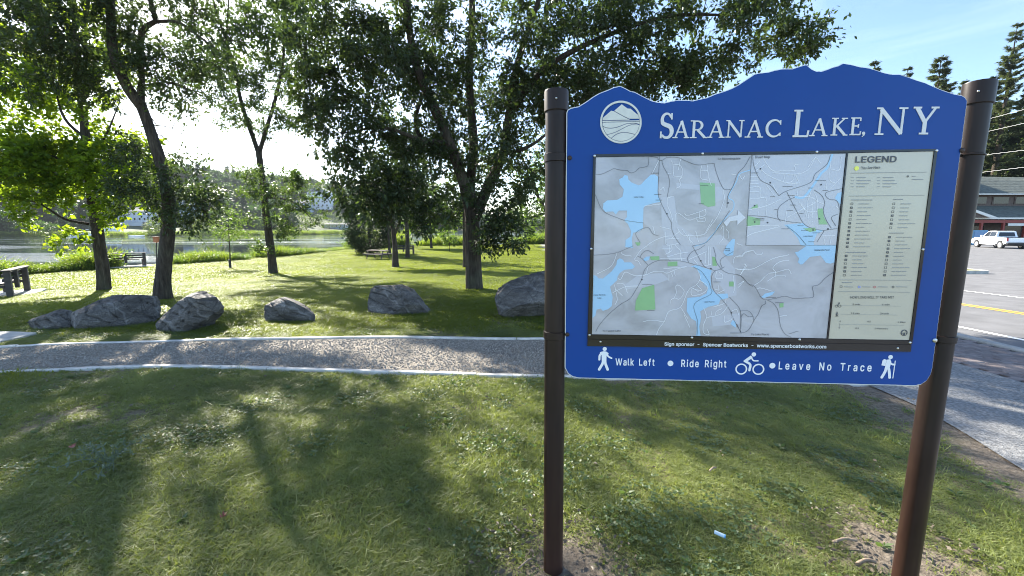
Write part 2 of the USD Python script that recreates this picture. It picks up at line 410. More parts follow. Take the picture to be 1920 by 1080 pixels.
look('gravel', {'g': ('geometry', {}), 'v': ('voronoi_texture', {'scale': 100}), 'n': ('noise_texture', {'scale': 1.6, 'detail': 6, 'roughness': 0.6}), 'n2': ('noise_texture', {'scale': 160, 'detail': 3}),
                'rv': ('rgb_ramp', {'ramp': [(0.0, (0.125, 0.11, 0.093)), (0.5, (0.25, 0.225, 0.19)), (1.0, (0.43, 0.395, 0.34))]}), 'sc': ('separate_color', {}),
                's': ('rgb_ramp', {'ramp': [(0.3, (0.75, 0.75, 0.76)), (0.7, (1.2, 1.18, 1.12))]}), 'm': ('mix_color', {'blend_type': 'multiply', 'fac': 1.0, 'use_clamp': False}),
                'h': ('math', {'math_type': 'add'}), 'b': ('bump', {'strength': 1.0, 'distance': 0.012}), 'p': ('principled_bsdf', {'roughness': 0.9, 'specular_ior_level': 0.25})},
     [('g.position', 'v.vector'), ('g.position', 'n.vector'), ('g.position', 'n2.vector'), ('v.color', 'sc.color'), ('sc.r', 'rv.fac'), ('n.fac', 's.fac'), ('rv.color', 'm.a'), ('s.color', 'm.b'), ('m.result', 'p.base_color'),
      ('v.distance', 'h.value1'), ('n2.fac', 'h.value2'), ('h.value', 'b.height'), ('b.normal', 'p.normal')])
plain('gravel_stone', (0.27, 0.245, 0.21), 0.85, var=0.45, scale=30)
plain('asphalt', (0.135, 0.135, 0.137), 0.9, var=0.22, scale=1.7, bump=0.6, bscale=150, dist=0.005)
plain('walk', (0.22, 0.22, 0.215), 0.92, var=0.45, scale=38, bump=1.0, bscale=90, dist=0.012)
plain('kerb', (0.36, 0.35, 0.32), 0.85, var=0.2, scale=6, bump=0.4, bscale=80)
plain('brick_red', (0.17, 0.135, 0.125), 0.85, var=0.25, scale=14, bump=0.3, bscale=120)
plain('brick_brown', (0.145, 0.118, 0.11), 0.85, var=0.25, scale=14, bump=0.3, bscale=120)
plain('brick_grey', (0.19, 0.16, 0.15), 0.85, var=0.25, scale=14, bump=0.3, bscale=120)
plain('joint_sand', (0.10, 0.09, 0.075), 0.95, var=0.2)
plain('paint_white', (0.72, 0.72, 0.70), 0.7, var=0.12, scale=9)
plain('paint_yellow', (0.62, 0.38, 0.05), 0.7, var=0.12, scale=9)
look('ground', {'g': ('geometry', {}), 'a': ('attribute', {'attribute': 'soil'}), 'n': ('noise_texture', {'scale': 0.35, 'detail': 6, 'roughness': 0.6}), 'n2': ('noise_texture', {'scale': 28, 'detail': 6, 'roughness': 0.7}),
                'r': ('rgb_ramp', {'ramp': [(0.3, (0.13, 0.13, 0.055)), (0.5, (0.18, 0.185, 0.07)), (0.7, (0.24, 0.225, 0.10))]}),
                's': ('rgb_ramp', {'ramp': [(0.3, (0.5, 0.5, 0.5)), (0.7, (1.35, 1.35, 1.3))]}), 'm': ('mix_color', {'blend_type': 'multiply', 'fac': 1.0, 'use_clamp': False}),
                'rs': ('rgb_ramp', {'ramp': [(0.3, (0.09, 0.075, 0.06)), (0.5, (0.165, 0.138, 0.108)), (0.7, (0.27, 0.23, 0.18))]}),
                'mx': ('mix_color', {'blend_type': 'mix'}), 'b': ('bump', {'strength': 0.8, 'distance': 0.03}), 'p': ('principled_bsdf', {'roughness': 0.95, 'specular_ior_level': 0.1})},
     [('g.position', 'n.vector'), ('g.position', 'n2.vector'), ('n.fac', 'r.fac'), ('n2.fac', 's.fac'), ('r.color', 'm.a'), ('s.color', 'm.b'), ('n2.fac', 'rs.fac'), ('m.result', 'mx.a'), ('rs.color', 'mx.b'), ('a.fac', 'mx.fac'),
      ('mx.result', 'p.base_color'), ('n2.fac', 'b.height'), ('b.normal', 'p.normal')])
plain('hill_floor', (0.05, 0.07, 0.025), 0.95, var=0.3, scale=0.05)
look('water', {'g': ('geometry', {}), 'mp': ('mapping', {'scale': (1.0, 1.6, 1), 'rotation': (0, 0, 0.5)}), 'n': ('noise_texture', {'scale': 1.3, 'detail': 5, 'roughness': 0.6}), 'mb': ('mapping', {'scale': (0.010, 0.075, 1), 'rotation': (0, 0, 0.25)}),
               'nb': ('noise_texture', {'scale': 1.0, 'detail': 3}), 'rb': ('map_range', {'from_min': 0.50, 'from_max': 0.60, 'to_min': 0.004, 'to_max': 1.0}),
               'b': ('bump', {'distance': 0.14}), 'p': ('principled_bsdf', {'base_color': (0.012, 0.02, 0.022), 'roughness': 0.05, 'ior': 1.33})},
     [('g.position', 'mp.vector'), ('mp.vector', 'n.vector'), ('g.position', 'mb.vector'), ('mb.vector', 'nb.vector'), ('nb.fac', 'rb.value'), ('rb.result', 'b.strength'), ('n.fac', 'b.height'), ('b.normal', 'p.normal')])
plain('white_wall', (0.50, 0.51, 0.53), 0.7, var=0.05)
plain('blue_wall', (0.26, 0.31, 0.38), 0.7, var=0.05)
plain('grey_roof', (0.13, 0.14, 0.15), 0.85, var=0.2, scale=2)
look('green_roof', {'g': ('geometry', {}), 'w': ('wave_texture', {'scale': 1.1, 'bands_direction': 'z', 'distortion': 0.4, 'detail': 2}), 'n': ('noise_texture', {'scale': 2.5, 'detail': 6}),
                    'r': ('rgb_ramp', {'ramp': [(0.3, (0.085, 0.10, 0.085)), (0.7, (0.15, 0.17, 0.15))]}), 'b': ('bump', {'strength': 0.5, 'distance': 0.03}), 'p': ('principled_bsdf', {'roughness': 0.9})},
     [('g.position', 'w.vector'), ('g.position', 'n.vector'), ('n.fac', 'r.fac'), ('r.color', 'p.base_color'), ('w.fac', 'b.height'), ('b.normal', 'p.normal')])
plain('brown_wall', (0.085, 0.06, 0.05), 0.8, var=0.2, scale=3)
plain('red_trim', (0.22, 0.03, 0.022), 0.6, var=0.1)
plain('fascia_white', (0.62, 0.60, 0.55), 0.6)
plain('dark_glass', (0.015, 0.017, 0.02), 0.08)
plain('truck_white', (0.74, 0.75, 0.76), 0.25, var=0.02, coat=0.8)
plain('tyre', (0.02, 0.02, 0.02), 0.8)
plain('alloy', (0.6, 0.6, 0.62), 0.35, metallic=0.7)
plain('black_trim', (0.025, 0.025, 0.028), 0.5)
plain('lamp_red', (0.4, 0.02, 0.02), 0.25)
plain('machine_blue', (0.10, 0.24, 0.36), 0.4, var=0.3, scale=1.2)
plain('wire', (0.45, 0.45, 0.44), 0.5)
plain('pole_wood', (0.14, 0.11, 0.085), 0.85)
plain('orange_box', (0.42, 0.14, 0.05), 0.6)
plain('tree_tube', (0.02, 0.02, 0.02), 0.6)
plain('boat_white', (0.75, 0.76, 0.78), 0.3)
plain('boat_blue', (0.10, 0.2, 0.35), 0.4)

look('air', {'v': ('principled_volume', {'color': (0.8, 0.9, 1.0), 'density': 0.00006, 'anisotropy': 0.4})}, [], surface=None, volume='v.volume')

# ---------------------------------------------------------------- the setting: ground, water, hills, path, road
rng = np.random.default_rng(7)


def axis(lo, a, b, hi, step, grow=1.16):
    mid = list(np.arange(a, b, step))
    up, s = [b], step
    while up[-1] < hi:
        s *= grow
        up.append(up[-1] + s)
    dn, s = [a], step
    while dn[-1] > lo:
        s *= grow
        dn.append(dn[-1] - s)
    return np.array(sorted(set(np.round(dn[1:] + mid + up, 4))))


def edge(pxs):
    return np.array([hit(*p)[:2] for p in pxs])


near_edge = edge([(-420, 742), (-200, 719), (0, 703), (110, 698.5), (200, 694), (290, 691), (400, 692), (500, 695), (700, 700), (1020, 707), (1300, 713), (1500, 718), (1640, 722)])
far_edge = edge([(-420, 690), (-200, 668), (0, 655), (90, 649), (150, 646), (300, 641), (480, 637.5), (700, 636.5), (1020, 636), (1200, 636), (1330, 638), (1450, 644), (1480, 652)])
near_edge, far_edge = resample(near_edge, 0.2), resample(far_edge, 0.2)
K = 90
resk = lambda p, k: np.stack([np.interp(np.linspace(0, 1, k), np.linspace(0, 1, len(p)), p[:, j]) for j in range(2)], 1)
ne, fe = resk(near_edge, K), resk(far_edge, K)
path_poly = Polygon(np.vstack([ne, fe[::-1]])).buffer(0.0)
WALK_X, BRICK_X, KERB_X = 3.55, 5.25, 6.7


def walk_left(y):
    return WALK_X - 0.25 * smooth(3.6, 2.2, y) + 0.04 * np.sin(y * 2.1)


POSTS = []          # filled by the sign: places of the posts
SIGN_L, SIGN_R = hit(1037, 1068), hit(1699, 1062)
TREES_AT = [hit(195, 545), hit(305, 563), hit(513, 514), hit(890, 543), hit(742, 502), hit(763, 483)]


def soil(x, y):
    x, y = np.asarray(x, float), np.asarray(y, float)
    P = np.stack([x, y, 0 * x], -1)
    n = meshkit.fbm(P * 0.9, 4, 11)
    s = 0.75 * smooth(0.55, 0.70, n)
    n2 = meshkit.fbm(P * 3.1, 3, 5)
    s = np.maximum(s, 0.8 * smooth(0.60, 0.74, n2) * smooth(-3, 1.5, x) * smooth(7, 3, y))
    for q, r0 in ((SIGN_L, 0.30), (SIGN_R, 0.34)):
        d = np.hypot(x - q[0], (y - q[1]))
        s = np.maximum(s, smooth(r0 + 0.12, r0 - 0.12, d + 0.25 * (n2 - 0.5)))
    for q in TREES_AT:
        d = np.hypot(x - q[0], y - q[1])
        s = np.maximum(s, 0.7 * smooth(1.5, 0.5, d + 1.2 * (n - 0.5)))
    e = walk_left(y)
    s = np.maximum(s, smooth(e - 0.75, e - 0.2, x + 0.7 * (n2 - 0.5)) * (y < 9))
    return np.clip(s, 0, 1)


gx = axis(-1500, -11.0, 5.0, 1500, 0.09)
gy = axis(-300, 0.6, 7.5, 1600, 0.09)
X, Y = np.meshgrid(gx, gy, indexing='ij')
Z = terrain(X, Y) - 0.03 * smooth(walk_left(Y) + 0.02, walk_left(Y) + 0.12, X) - 0.30 * smooth(3.9, 5.5, X) * (1 - smooth(60, 110, X))
Z = Z - 0.035 * shapely.contains_xy(path_poly, X, Y)
V = np.stack([X, Y, Z], -1).reshape(-1, 3)
i, j = np.meshgrid(np.arange(len(gx) - 1), np.arange(len(gy) - 1), indexing='ij')
a = (i * len(gy) + j).ravel()
quads = np.c_[a, a + len(gy), a + len(gy) + 1, a + 1]
g = usdkit.mesh(stage, '/World/ground', (V, quads), MAT['ground'], smooth=True)
UsdGeom.PrimvarsAPI(g).CreatePrimvar('soil', Sdf.ValueTypeNames.FloatArray, 'vertex').Set(Vt.FloatArray.FromNumpy(soil(V[:, 0], V[:, 1]).astype(np.float32)))
tag(g, 'mown park lawn with worn bare patches sloping to the lake', 'lawn', kind='structure')

wx, wy = np.linspace(-900, 500, 60), np.linspace(-160, 1400, 60)
solo('water', trimesh.Trimesh(np.array([(-900, -160, WATER_Z), (500, -160, WATER_Z), (500, 1500, WATER_Z), (-900, 1500, WATER_Z)], float), [[0, 1, 2], [0, 2, 3]], process=False), 'water',
     'rippled lake glittering in the sun behind the lawn', 'lake', kind='structure')


def hill_z(x, y):
    x, y = np.asarray(x, float), np.asarray(y, float)
    d = -side(FAR, x, y)
    H = 14 + 34 * smooth(-20, -280, x) + 10 * (meshkit.fbm(np.stack([x * 0.008, y * 0.008, 0 * x], -1), 3, 2) - 0.5)
    return -3.2 + 2.2 * smooth(-3, 4, d) + 0.8 * smooth(4, 25, d) + H * smooth(20, 240, d)


hx, hy = np.linspace(-1000, 340, 120), np.linspace(-160, 1300, 130)
X, Y = np.meshgrid(hx, hy, indexing='ij')
D = -side(FAR, X, Y)
V = np.stack([X, Y, hill_z(X, Y)], -1).reshape(-1, 3)
i, j = np.meshgrid(np.arange(len(hx) - 1), np.arange(len(hy) - 1), indexing='ij')
a = (i * len(hy) + j).ravel()
quads = np.c_[a, a + len(hy), a + len(hy) + 1, a + 1]
keep = D.reshape(-1)[quads].max(1) > -14
solo('hills', (V, quads[keep]), 'hill_floor', 'wooded hillside across the lake', 'hills', kind='structure', smooth_=True)

# gravel path
rows = np.linspace(0, 1, 9)
P2 = ne[:, None] * (1 - rows[None, :, None]) + fe[:, None] * rows[None, :, None]
pz = terrain(P2[..., 0], P2[..., 1]) + 0.004
V = np.concatenate([P2, pz[..., None]], -1).reshape(-1, 3)
i, j = np.meshgrid(np.arange(K - 1), np.arange(8), indexing='ij')
a = (i * 9 + j).ravel()
solo('path', (V, np.c_[a, a + 9, a + 10, a + 1]), 'gravel', 'grey crushed stone path between two timber edgings', 'path', kind='structure', smooth_=True)


def edging(line, label):
    """Timber boards laid end to end along the path."""
    t = thing('timber_edging', label, 'path edging', (line[len(line) // 2][0], line[len(line) // 2][1], 0))
    s = np.r_[0, np.cumsum(np.linalg.norm(np.diff(line, axis=0), axis=1))]
    k, L = 0.0, 2.35
    while k < s[-1] - 0.3:
        e = min(k + L, s[-1])
        ss = np.linspace(k, e - 0.012, 9)
        p = np.stack([np.interp(ss, s, line[:, q]) for q in range(2)], 1)
        d = np.gradient(p, axis=0)
        d /= np.linalg.norm(d, axis=1, keepdims=True)
        nrm = np.stack([-d[:, 1], d[:, 0]], 1) * 0.032
        z = terrain(p[:, 0], p[:, 1]) + 0.026 + rng.uniform(-0.006, 0.006)
        prof = []
        for (o, dz) in ((-1, -0.15), (-1, -0.006), (-0.85, 0), (0.85, 0), (1, -0.006), (1, -0.15)):
            prof.append(np.c_[p + nrm * o, z + dz])
        Vv = np.stack(prof, 1).reshape(-1, 3)
        ii, jj = np.meshgrid(np.arange(8), np.arange(6), indexing='ij')
        A, B = (ii * 6 + jj).ravel(), (ii * 6 + (jj + 1) % 6).ravel()
        f = np.vstack([np.c_[A, A + 6, B + 6], np.c_[A, B + 6, B]])
        caps = []
        for o in (0, 48):
            caps += [[o, o + q, o + q + 1] for q in range(1, 5)]
        part(t, 'board', (Vv, np.vstack([f, caps])), 'timber_edge')
        k = e
    return t


edging(near_edge, 'weathered pale timber edging on the near side of the gravel path')
edging(far_edge, 'weathered pale timber edging on the boulder side of the gravel path')


def strip(x0, x1, ys, dz, name, m, label, cat_, xs=None):
    n = len(ys)
    lx = x0(ys) if callable(x0) else np.full(n, x0)
    rx = x1(ys) if callable(x1) else np.full(n, x1)
    tt = np.linspace(0, 1, 7)
    Xs = lx[:, None] * (1 - tt) + rx[:, None] * tt
    Ys = np.repeat(ys[:, None], 7, 1)
    V = np.stack([Xs, Ys, terrain(Xs, Ys, False) + dz], -1).reshape(-1, 3)
    i, j = np.meshgrid(np.arange(n - 1), np.arange(6), indexing='ij')
    a = (i * 7 + j).ravel()
    return solo(name, (V, np.c_[a, a + 7, a + 8, a + 1][:, ::-1]), m, label, cat_, kind='structure', smooth_=True)


ys = np.concatenate([np.arange(-6, 20, 0.5), np.arange(20, 160, 3.0)])
strip(walk_left, BRICK_X, ys, 0.008, 'sidewalk', 'walk', 'rough grey pavement to the right of the sign', 'pavement')
for nm, x0, x1, yy, dz, m, lb, ct in (
        ('road', KERB_X + 0.16, 15.2, ys, -0.10, 'asphalt', 'sunlit grey road with white and yellow lines', 'road'),
        ('parking_lot', 15.2, 110.0, ys, -0.112, 'asphalt', 'pale asphalt forecourt in front of the brown building', 'parking lot')):
    strip(x0, x1, yy, dz, nm, m, lb, ct)
for x0, w, m, lb in ((7.95, 0.12, 'paint_white', 'white edge line painted on the road'), (10.86, 0.11, 'paint_yellow', 'nearer yellow line painted along the road'),
                     (11.08, 0.11, 'paint_yellow', 'farther yellow line painted along the road'), (14.3, 0.12, 'paint_white', 'white line along the far side of the road')):
    strip(x0, x0 + w, ys, -0.094, 'road_marking', m, lb, 'road marking')
# verge island between the road and the forecourt
isl = thing('verge_island', 'small grassy island with a pale kerb beside the forecourt', 'traffic island', (21.0, 21.2, 0))
# kerb stones
kt = thing('kerb', 'worn pale concrete kerb between brick strip and road', 'kerb', (KERB_X, 6, 0))
y0 = 1.0
while y0 < 40:
    L = 1.85
    yc = y0 + L / 2
    z = float(terrain(KERB_X, yc, False))
    b = bx(KERB_X + 0.08, yc, z - 0.075, 0.16, L - 0.015, 0.19, 0.018)
    b = b.subdivide()
    b.vertices += (meshkit.noise(b.vertices * 6, 4)[:, None] - 0.5) * 0.012
    part(kt, 'kerb_stone', b, 'kerb')
    y0 += L

# brick strip: bed and single pavers
bs = thing('brick_strip', 'band of worn reddish brown pavers between the grey pavement and the kerb', 'brick paving', (6, 5, 0))
tag(stage.GetPrimAtPath(bs), kind='structure')
bedy = np.arange(-6, 42, 0.5)
Vb = np.array([(x, y, float(terrain(x, y, False)) - 0.014) for y in bedy for x in (BRICK_X, KERB_X)])
k = np.arange(len(bedy) - 1) * 2
part(bs, 'sand_bed', (Vb, np.c_[k, k + 1, k + 3, k + 2]), 'joint_sand')


def paver(x, y, n, tilt=0.0):
    z = float(terrain(x, y, False))
    return bx(x, y, z - 0.028 + tilt, 0.197, 0.097, 0.06, 0.006, rz=n)


spots = []
yb = 3.3
row = 0
while yb < 15:
    xb = BRICK_X + (0.1 if row % 2 else 0.0) + 0.1
    while xb < KERB_X - 0.08:
        spots.append((xb, yb))
        xb += 0.2
    yb += 0.1
    row += 1
fovs = [s for s in spots if s[0] / s[1] < 1.32 and s[0] / s[1] > 0.86]
fovs.sort(key=lambda s: np.hypot(*s))
cols = ['brick_red', 'brick_brown', 'brick_grey']
r2 = np.random.default_rng(3)
for s in fovs[:300]:
    part(bs, 'brick', paver(s[0], s[1], r2.normal(0, 0.012), r2.uniform(-0.004, 0.006)), cols[r2.integers(3)])
chosen = set(fovs[:300])
rest = [paver(s[0], s[1], r2.normal(0, 0.012), r2.uniform(-0.004, 0.006)) for s in spots if s not in chosen]
part(bs, 'brick_field', cat(rest), 'brick_brown', kind='stuff')

# island details
for (x, y, sx, sy) in ((21.0, 21.2, 2.0, 0.3),):
    z = float(terrain(x, y, False)) - 0.11
    ring = Polygon([(x - sx, y - sy), (x + sx, y - sy), (x + sx, y + sy), (x - sx, y + sy)]).buffer(0.5)
    part(isl, 'kerb_ring', prism(ring.difference(ring.buffer(-0.18)), z - 0.05, z + 0.13), 'kerb')
    part(isl, 'turf', prism(ring.buffer(-0.18), z - 0.05, z + 0.11), 'ground')
# concrete slab by the path
slab = edge([(-160, 650), (-60, 634), (20, 630.5), (66, 631), (40, 637.5), (0, 645.5), (-160, 662)])
zs = terrain(slab[:, 0], slab[:, 1]).mean()
solo('concrete_slab', prism(Polygon(slab).buffer(0.02), zs - 0.1, zs + 0.055), 'concrete', 'pale concrete slab at the left beside the timber edging', 'slab', kind='structure')

# ---------------------------------------------------------------- the map sign
def homography(pts):
    A = []
    for (x, y), (u, v) in zip([(0, 0), (1, 0), (1, 1), (0, 1)], pts):
        A += [[x, y, 1, 0, 0, 0, -u * x, -u * y, -u], [0, 0, 0, x, y, 1, -v * x, -v * y, -v]]
    H = np.linalg.svd(np.array(A))[2][-1].reshape(3, 3)
    B = np.linalg.inv(np.array([[F, 0, 960], [0, F, 540], [0, 0, 1.0]])) @ H
    return B if B[2, 2] > 0 else -B


B = homography([(1113, 291), (1754, 281), (1706, 658), (1101, 647)])
toW = np.stack([CX, CD, CF], 1)
ua, vb = toW @ B[:, 0], toW @ B[:, 1]
U = ua / np.linalg.norm(ua)
N = np.cross(U, -vb / np.linalg.norm(vb))
N /= np.linalg.norm(N)                      # towards the viewer
VV = np.cross(N, U)
O = toW @ B[:, 2]
foot = hit(1037, 1068)
D_POST = 0.035                              # the posts' axes lie this far behind the panel's face
t0 = (foot - EYEP - 0) @ N
O = O * ((foot - EYEP + N * D_POST) @ N) / (O @ N)
PLANE_O = EYEP + O


def P(px, py, w=0.0):
    """Panel coordinates (u right, v up, metres) of a direction measured in the photograph."""
    d = ray(px, py)
    q = EYEP + d * (((PLANE_O + N * w) - EYEP) @ N) / (d @ N)
    return np.array([(q - PLANE_O) @ U, (q - PLANE_O) @ VV])


PX = np.linalg.norm(P(1300, 500) - P(1310, 500)) / 10     # metres to a pixel of the photograph on the panel
M4 = np.eye(4)
M4[:3, 0], M4[:3, 1], M4[:3, 2], M4[:3, 3] = U, VV, N, PLANE_O


def onpanel(m):
    m = m.copy()
    m.apply_transform(M4)
    return m


def poly(pts):
    p = Polygon([P(*q) for q in pts])
    return p if p.is_valid else p.buffer(0)


def curve(pts, closed=False):
    q = np.array([P(*c) for c in pts])
    return resample(q, 0.004) if len(q) > 2 else q


def stroke(pts, px, smooth_=True, cap=1):
    q = curve(pts) if smooth_ else np.array([P(*c) for c in pts])
    return LineString(q).buffer(px * PX / 2, cap_style=cap, quad_segs=3)


sg = thing('map_sign', 'large blue village map sign with mountain shaped top on two brown posts', 'sign', (SIGN_L + SIGN_R) / 2)

outline_px = [(1059, 690), (1062, 212), (1064, 206), (1070, 202), (1085, 199), (1098, 191), (1112, 181), (1124, 174), (1140, 168), (1151, 163), (1163, 160.5), (1173, 165), (1183, 170.5), (1190, 171.5), (1202, 178), (1222, 188),
              (1234, 191), (1246, 192), (1258, 189), (1270, 187), (1285, 187), (1300, 188), (1312, 185), (1325, 182.5), (1340, 176), (1356, 171), (1372, 165), (1385, 158), (1397, 150), (1406, 144), (1415, 138), (1424, 136), (1440, 134.5),
              (1452, 131), (1468, 128), (1486, 128), (1498, 124), (1512, 120), (1517, 124), (1523, 129), (1531, 132.5), (1540, 133), (1552, 129), (1562, 125), (1572, 122.5), (1581, 117.5), (1596, 120), (1612, 124), (1630, 126.5),
              (1645, 131), (1660, 136), (1674, 138.5), (1688, 138.5), (1702, 143), (1720, 149.5), (1735, 154), (1748, 160), (1770, 169), (1790, 175.5), (1804, 178), (1811, 182), (1815, 189), (1749.5, 690), (1746, 703), (1739, 714), (1728, 721.5), (1715, 724),
              (1420, 717), (1086, 709.5), (1074, 707), (1065, 701)]
outer = poly(outline_px)
face = outer.buffer(-0.0036)
pn = part(sg, 'panel', onpanel(prism(outer, -0.016, -0.0035)), 'sign_core', label='white core of the blue board, showing as a thin edge')
core = onpanel(prism(face, -0.0034, 0.0))
part(sg, 'blue_face', core, 'sign_blue')


# --- lettering of the title: routed serif capitals, each built from strokes
def S_(pts, w, cap=2):
    return LineString(pts).buffer(w / 2, cap_style=cap, join_style=2)


def arc(cx, cy, rx, ry, a0, a1, n=26):
    t = np.radians(np.linspace(a0, a1, n))
    return np.c_[cx + rx * np.cos(t), cy + ry * np.sin(t)]


def vstroke(pts, ws):
    """A stroke whose width varies along its length."""
    pts = np.asarray(pts, float)
    ws = np.interp(np.linspace(0, 1, len(pts)), np.linspace(0, 1, len(ws)), ws)
    return unary_union([LineString(pts[k:k + 2]).buffer((ws[k] + ws[k + 1]) / 4, quad_segs=4) for k in range(len(pts) - 1)])


def serif(x, y, w, h=0.055):
    return sbox(x - w / 2, y, x + w / 2, y + h)


def glyph(c, w):
    """A serif capital of height 1 and width w."""
    T, t, H = 0.135, 0.075, 0.055
    if c == 'A':
        g = [S_([(0.16 * w, 0.02), (0.5 * w, 0.96)], t), S_([(0.49 * w, 0.97), (0.84 * w, 0.02)], T), S_([(0.26 * w, 0.34), (0.72 * w, 0.34)], 0.06), serif(0.15 * w, 0, 0.30 * w), serif(0.84 * w, 0, 0.32 * w)]
    elif c == 'R':
        g = [S_([(0.2 * w, 0.02), (0.2 * w, 0.98)], T), serif(0.2 * w, 0, 0.36 * w), serif(0.12 * w, 1 - H, 0.24 * w),
             vstroke(np.vstack([[(0.2 * w, 0.95), (0.36 * w, 0.955)], arc(0.38 * w, 0.71, 0.27 * w, 0.245, 90, -90), [(0.2 * w, 0.465)]]), [0.07, 0.07, 0.12, 0.14, 0.12, 0.07, 0.06]),
             S_([(0.43 * w, 0.45), (0.84 * w, 0.03)], T), serif(0.88 * w, 0, 0.24 * w)]
    elif c == 'N':
        g = [S_([(0.15 * w, 0.02), (0.15 * w, 0.97)], t), S_([(0.14 * w, 0.95), (0.86 * w, 0.05)], T), S_([(0.86 * w, 0.03), (0.86 * w, 0.98)], t), serif(0.15 * w, 0, 0.28 * w), serif(0.09 * w, 1 - H, 0.18 * w), serif(0.86 * w, 1 - H, 0.28 * w)]
    elif c == 'C':
        g = [vstroke(arc(0.56 * w, 0.5, 0.47 * w, 0.455, 42, 318, 40), [0.08, 0.08, 0.11, 0.145, 0.145, 0.145, 0.11, 0.08, 0.07]), S_([(0.93 * w, 0.70), (0.92 * w, 0.95)], 0.06), S_([(0.95 * w, 0.08), (0.95 * w, 0.26)], 0.05)]
    elif c == 'L':
        g = [S_([(0.3 * w, 0.02), (0.3 * w, 0.98)], T), serif(0.3 * w, 1 - H, 0.5 * w), S_([(0.08 * w, 0.03), (0.95 * w, 0.03)], 0.065), S_([(0.93 * w, 0.02), (0.97 * w, 0.24)], 0.06)]
    elif c == 'K':
        g = [S_([(0.22 * w, 0.02), (0.22 * w, 0.98)], T), serif(0.22 * w, 0, 0.38 * w), serif(0.22 * w, 1 - H, 0.38 * w), S_([(0.26 * w, 0.46), (0.74 * w, 0.96)], t), S_([(0.36 * w, 0.54), (0.84 * w, 0.03)], T), serif(0.76 * w, 1 - H, 0.34 * w), serif(0.87 * w, 0, 0.26 * w)]
    elif c == 'E':
        g = [S_([(0.27 * w, 0.02), (0.27 * w, 0.98)], T), S_([(0.05 * w, 0.035), (0.93 * w, 0.035)], 0.065), S_([(0.05 * w, 0.965), (0.86 * w, 0.965)], 0.065), S_([(0.27 * w, 0.52), (0.72 * w, 0.52)], 0.065),
             S_([(0.93 * w, 0.02), (0.96 * w, 0.22)], 0.06), S_([(0.87 * w, 0.98), (0.87 * w, 0.80)], 0.06), S_([(0.72 * w, 0.42), (0.72 * w, 0.62)], 0.06)]
    elif c == 'Y':
        g = [S_([(0.14 * w, 0.96), (0.5 * w, 0.44)], T), S_([(0.86 * w, 0.96), (0.5 * w, 0.44)], t), S_([(0.5 * w, 0.02), (0.5 * w, 0.5)], T), serif(0.5 * w, 0, 0.36 * w), serif(0.15 * w, 1 - H, 0.32 * w), serif(0.85 * w, 1 - H, 0.30 * w)]
    elif c == 'S':
        up, lo = arc(0.47 * w, 0.735, 0.33 * w, 0.225, 25, 235), arc(0.50 * w, 0.27, 0.38 * w, 0.235, 60, -150)
        pts = resample(np.vstack([up[::3], lo[::3]]), 0.02)
        g = [vstroke(pts, [0.07, 0.07, 0.10, 0.12, 0.15, 0.16, 0.15, 0.12, 0.09, 0.07]), S_([(0.83 * w, 0.74), (0.83 * w, 0.98)], 0.055), S_([(0.10 * w, 0.02), (0.09 * w, 0.27)], 0.06)]
    else:  # comma
        g = [Point(0.5 * w, 0.62).buffer(0.30), vstroke([(0.72 * w, 0.60), (0.66 * w, 0.3), (0.2 * w, -0.05)], [0.3, 0.22, 0.08])]
    return unary_union(g).buffer(0.008).buffer(-0.004)


TITLE = [('S', 1236, 1261.5, 211.5, 260), ('A', 1260.5, 1292, 226, 259), ('R', 1293, 1326, 226, 259), ('A', 1325, 1358, 225.5, 258.6), ('N', 1359.5, 1393, 225.5, 258.2), ('A', 1396, 1430, 225, 258), ('C', 1433.5, 1463, 224, 257.6),
         ('L', 1483, 1515, 206.5, 257), ('A', 1516.5, 1550.5, 221.5, 255.3), ('K', 1555.5, 1588, 221.5, 254.3), ('E', 1591, 1613, 220.5, 253.6), (',', 1614.5, 1621, 246.5, 256),
         ('N', 1638.5, 1696, 202, 253.2), ('Y', 1707, 1754, 200.8, 252)]
for c, x0, x1, yt, yb in TITLE:
    p0, p1, pt = P(x0, yb), P(x1, yb), P(x0, yt)
    h = (pt - p0)[1]
    w = np.linalg.norm(p1 - p0) / h
    g = glyph(c, w)
    ang = math.atan2(p1[1] - p0[1], p1[0] - p0[0])
    ca, sa = math.cos(ang) * h, math.sin(ang) * h
    g = shapely.affinity.affine_transform(g, [ca, -sa, sa, ca, p0[0], p0[1]])
    part(pn, 'letter', onpanel(prism(g, 0.0002, 0.0022)), 'letter_white')

# --- emblem: ring with mountains, lake and fields
e = lambda pts: [(1110 + x / 10.8, 180 + y / 10.8) for x, y in pts]
cx, cy = P(1164, 229.2)
ring = [e([(583 + 420 * math.cos(t), 530 + 432 * math.sin(t))])[0] for t in np.linspace(0, 2 * math.pi, 64, endpoint=False)]
ring_in = [e([(583 + 382 * math.cos(t), 530 + 392 * math.sin(t))])[0] for t in np.linspace(0, 2 * math.pi, 64, endpoint=False)]
disc = poly(e([(585 + 374 * math.cos(t), 530 + 384 * math.sin(t)) for t in np.linspace(0, 2 * math.pi, 64, endpoint=False)]))
em = [poly(ring).difference(poly(ring_in))]
land = poly(e([(150, 505), (385, 302), (440, 310), (600, 172), (720, 258), (780, 262), (900, 365), (1000, 420), (1010, 990), (150, 990)])).intersection(disc)
for ln, w in (([(440, 302), (560, 372), (650, 420), (775, 480)], 1.1), ([(190, 500), (960, 488)], 1.3), ([(770, 474), (970, 472)], 1.8), ([(190, 536), (960, 518)], 1.0), ([(200, 600), (270, 640), (380, 655), (520, 630), (700, 565), (860, 555), (960, 578)], 1.0),
              ([(290, 790), (480, 732), (720, 610), (880, 570), (960, 590)], 0.9), ([(385, 860), (500, 775), (660, 738), (860, 778)], 1.0)):
    land = land.difference(stroke(e(ln), w))
em.append(land)
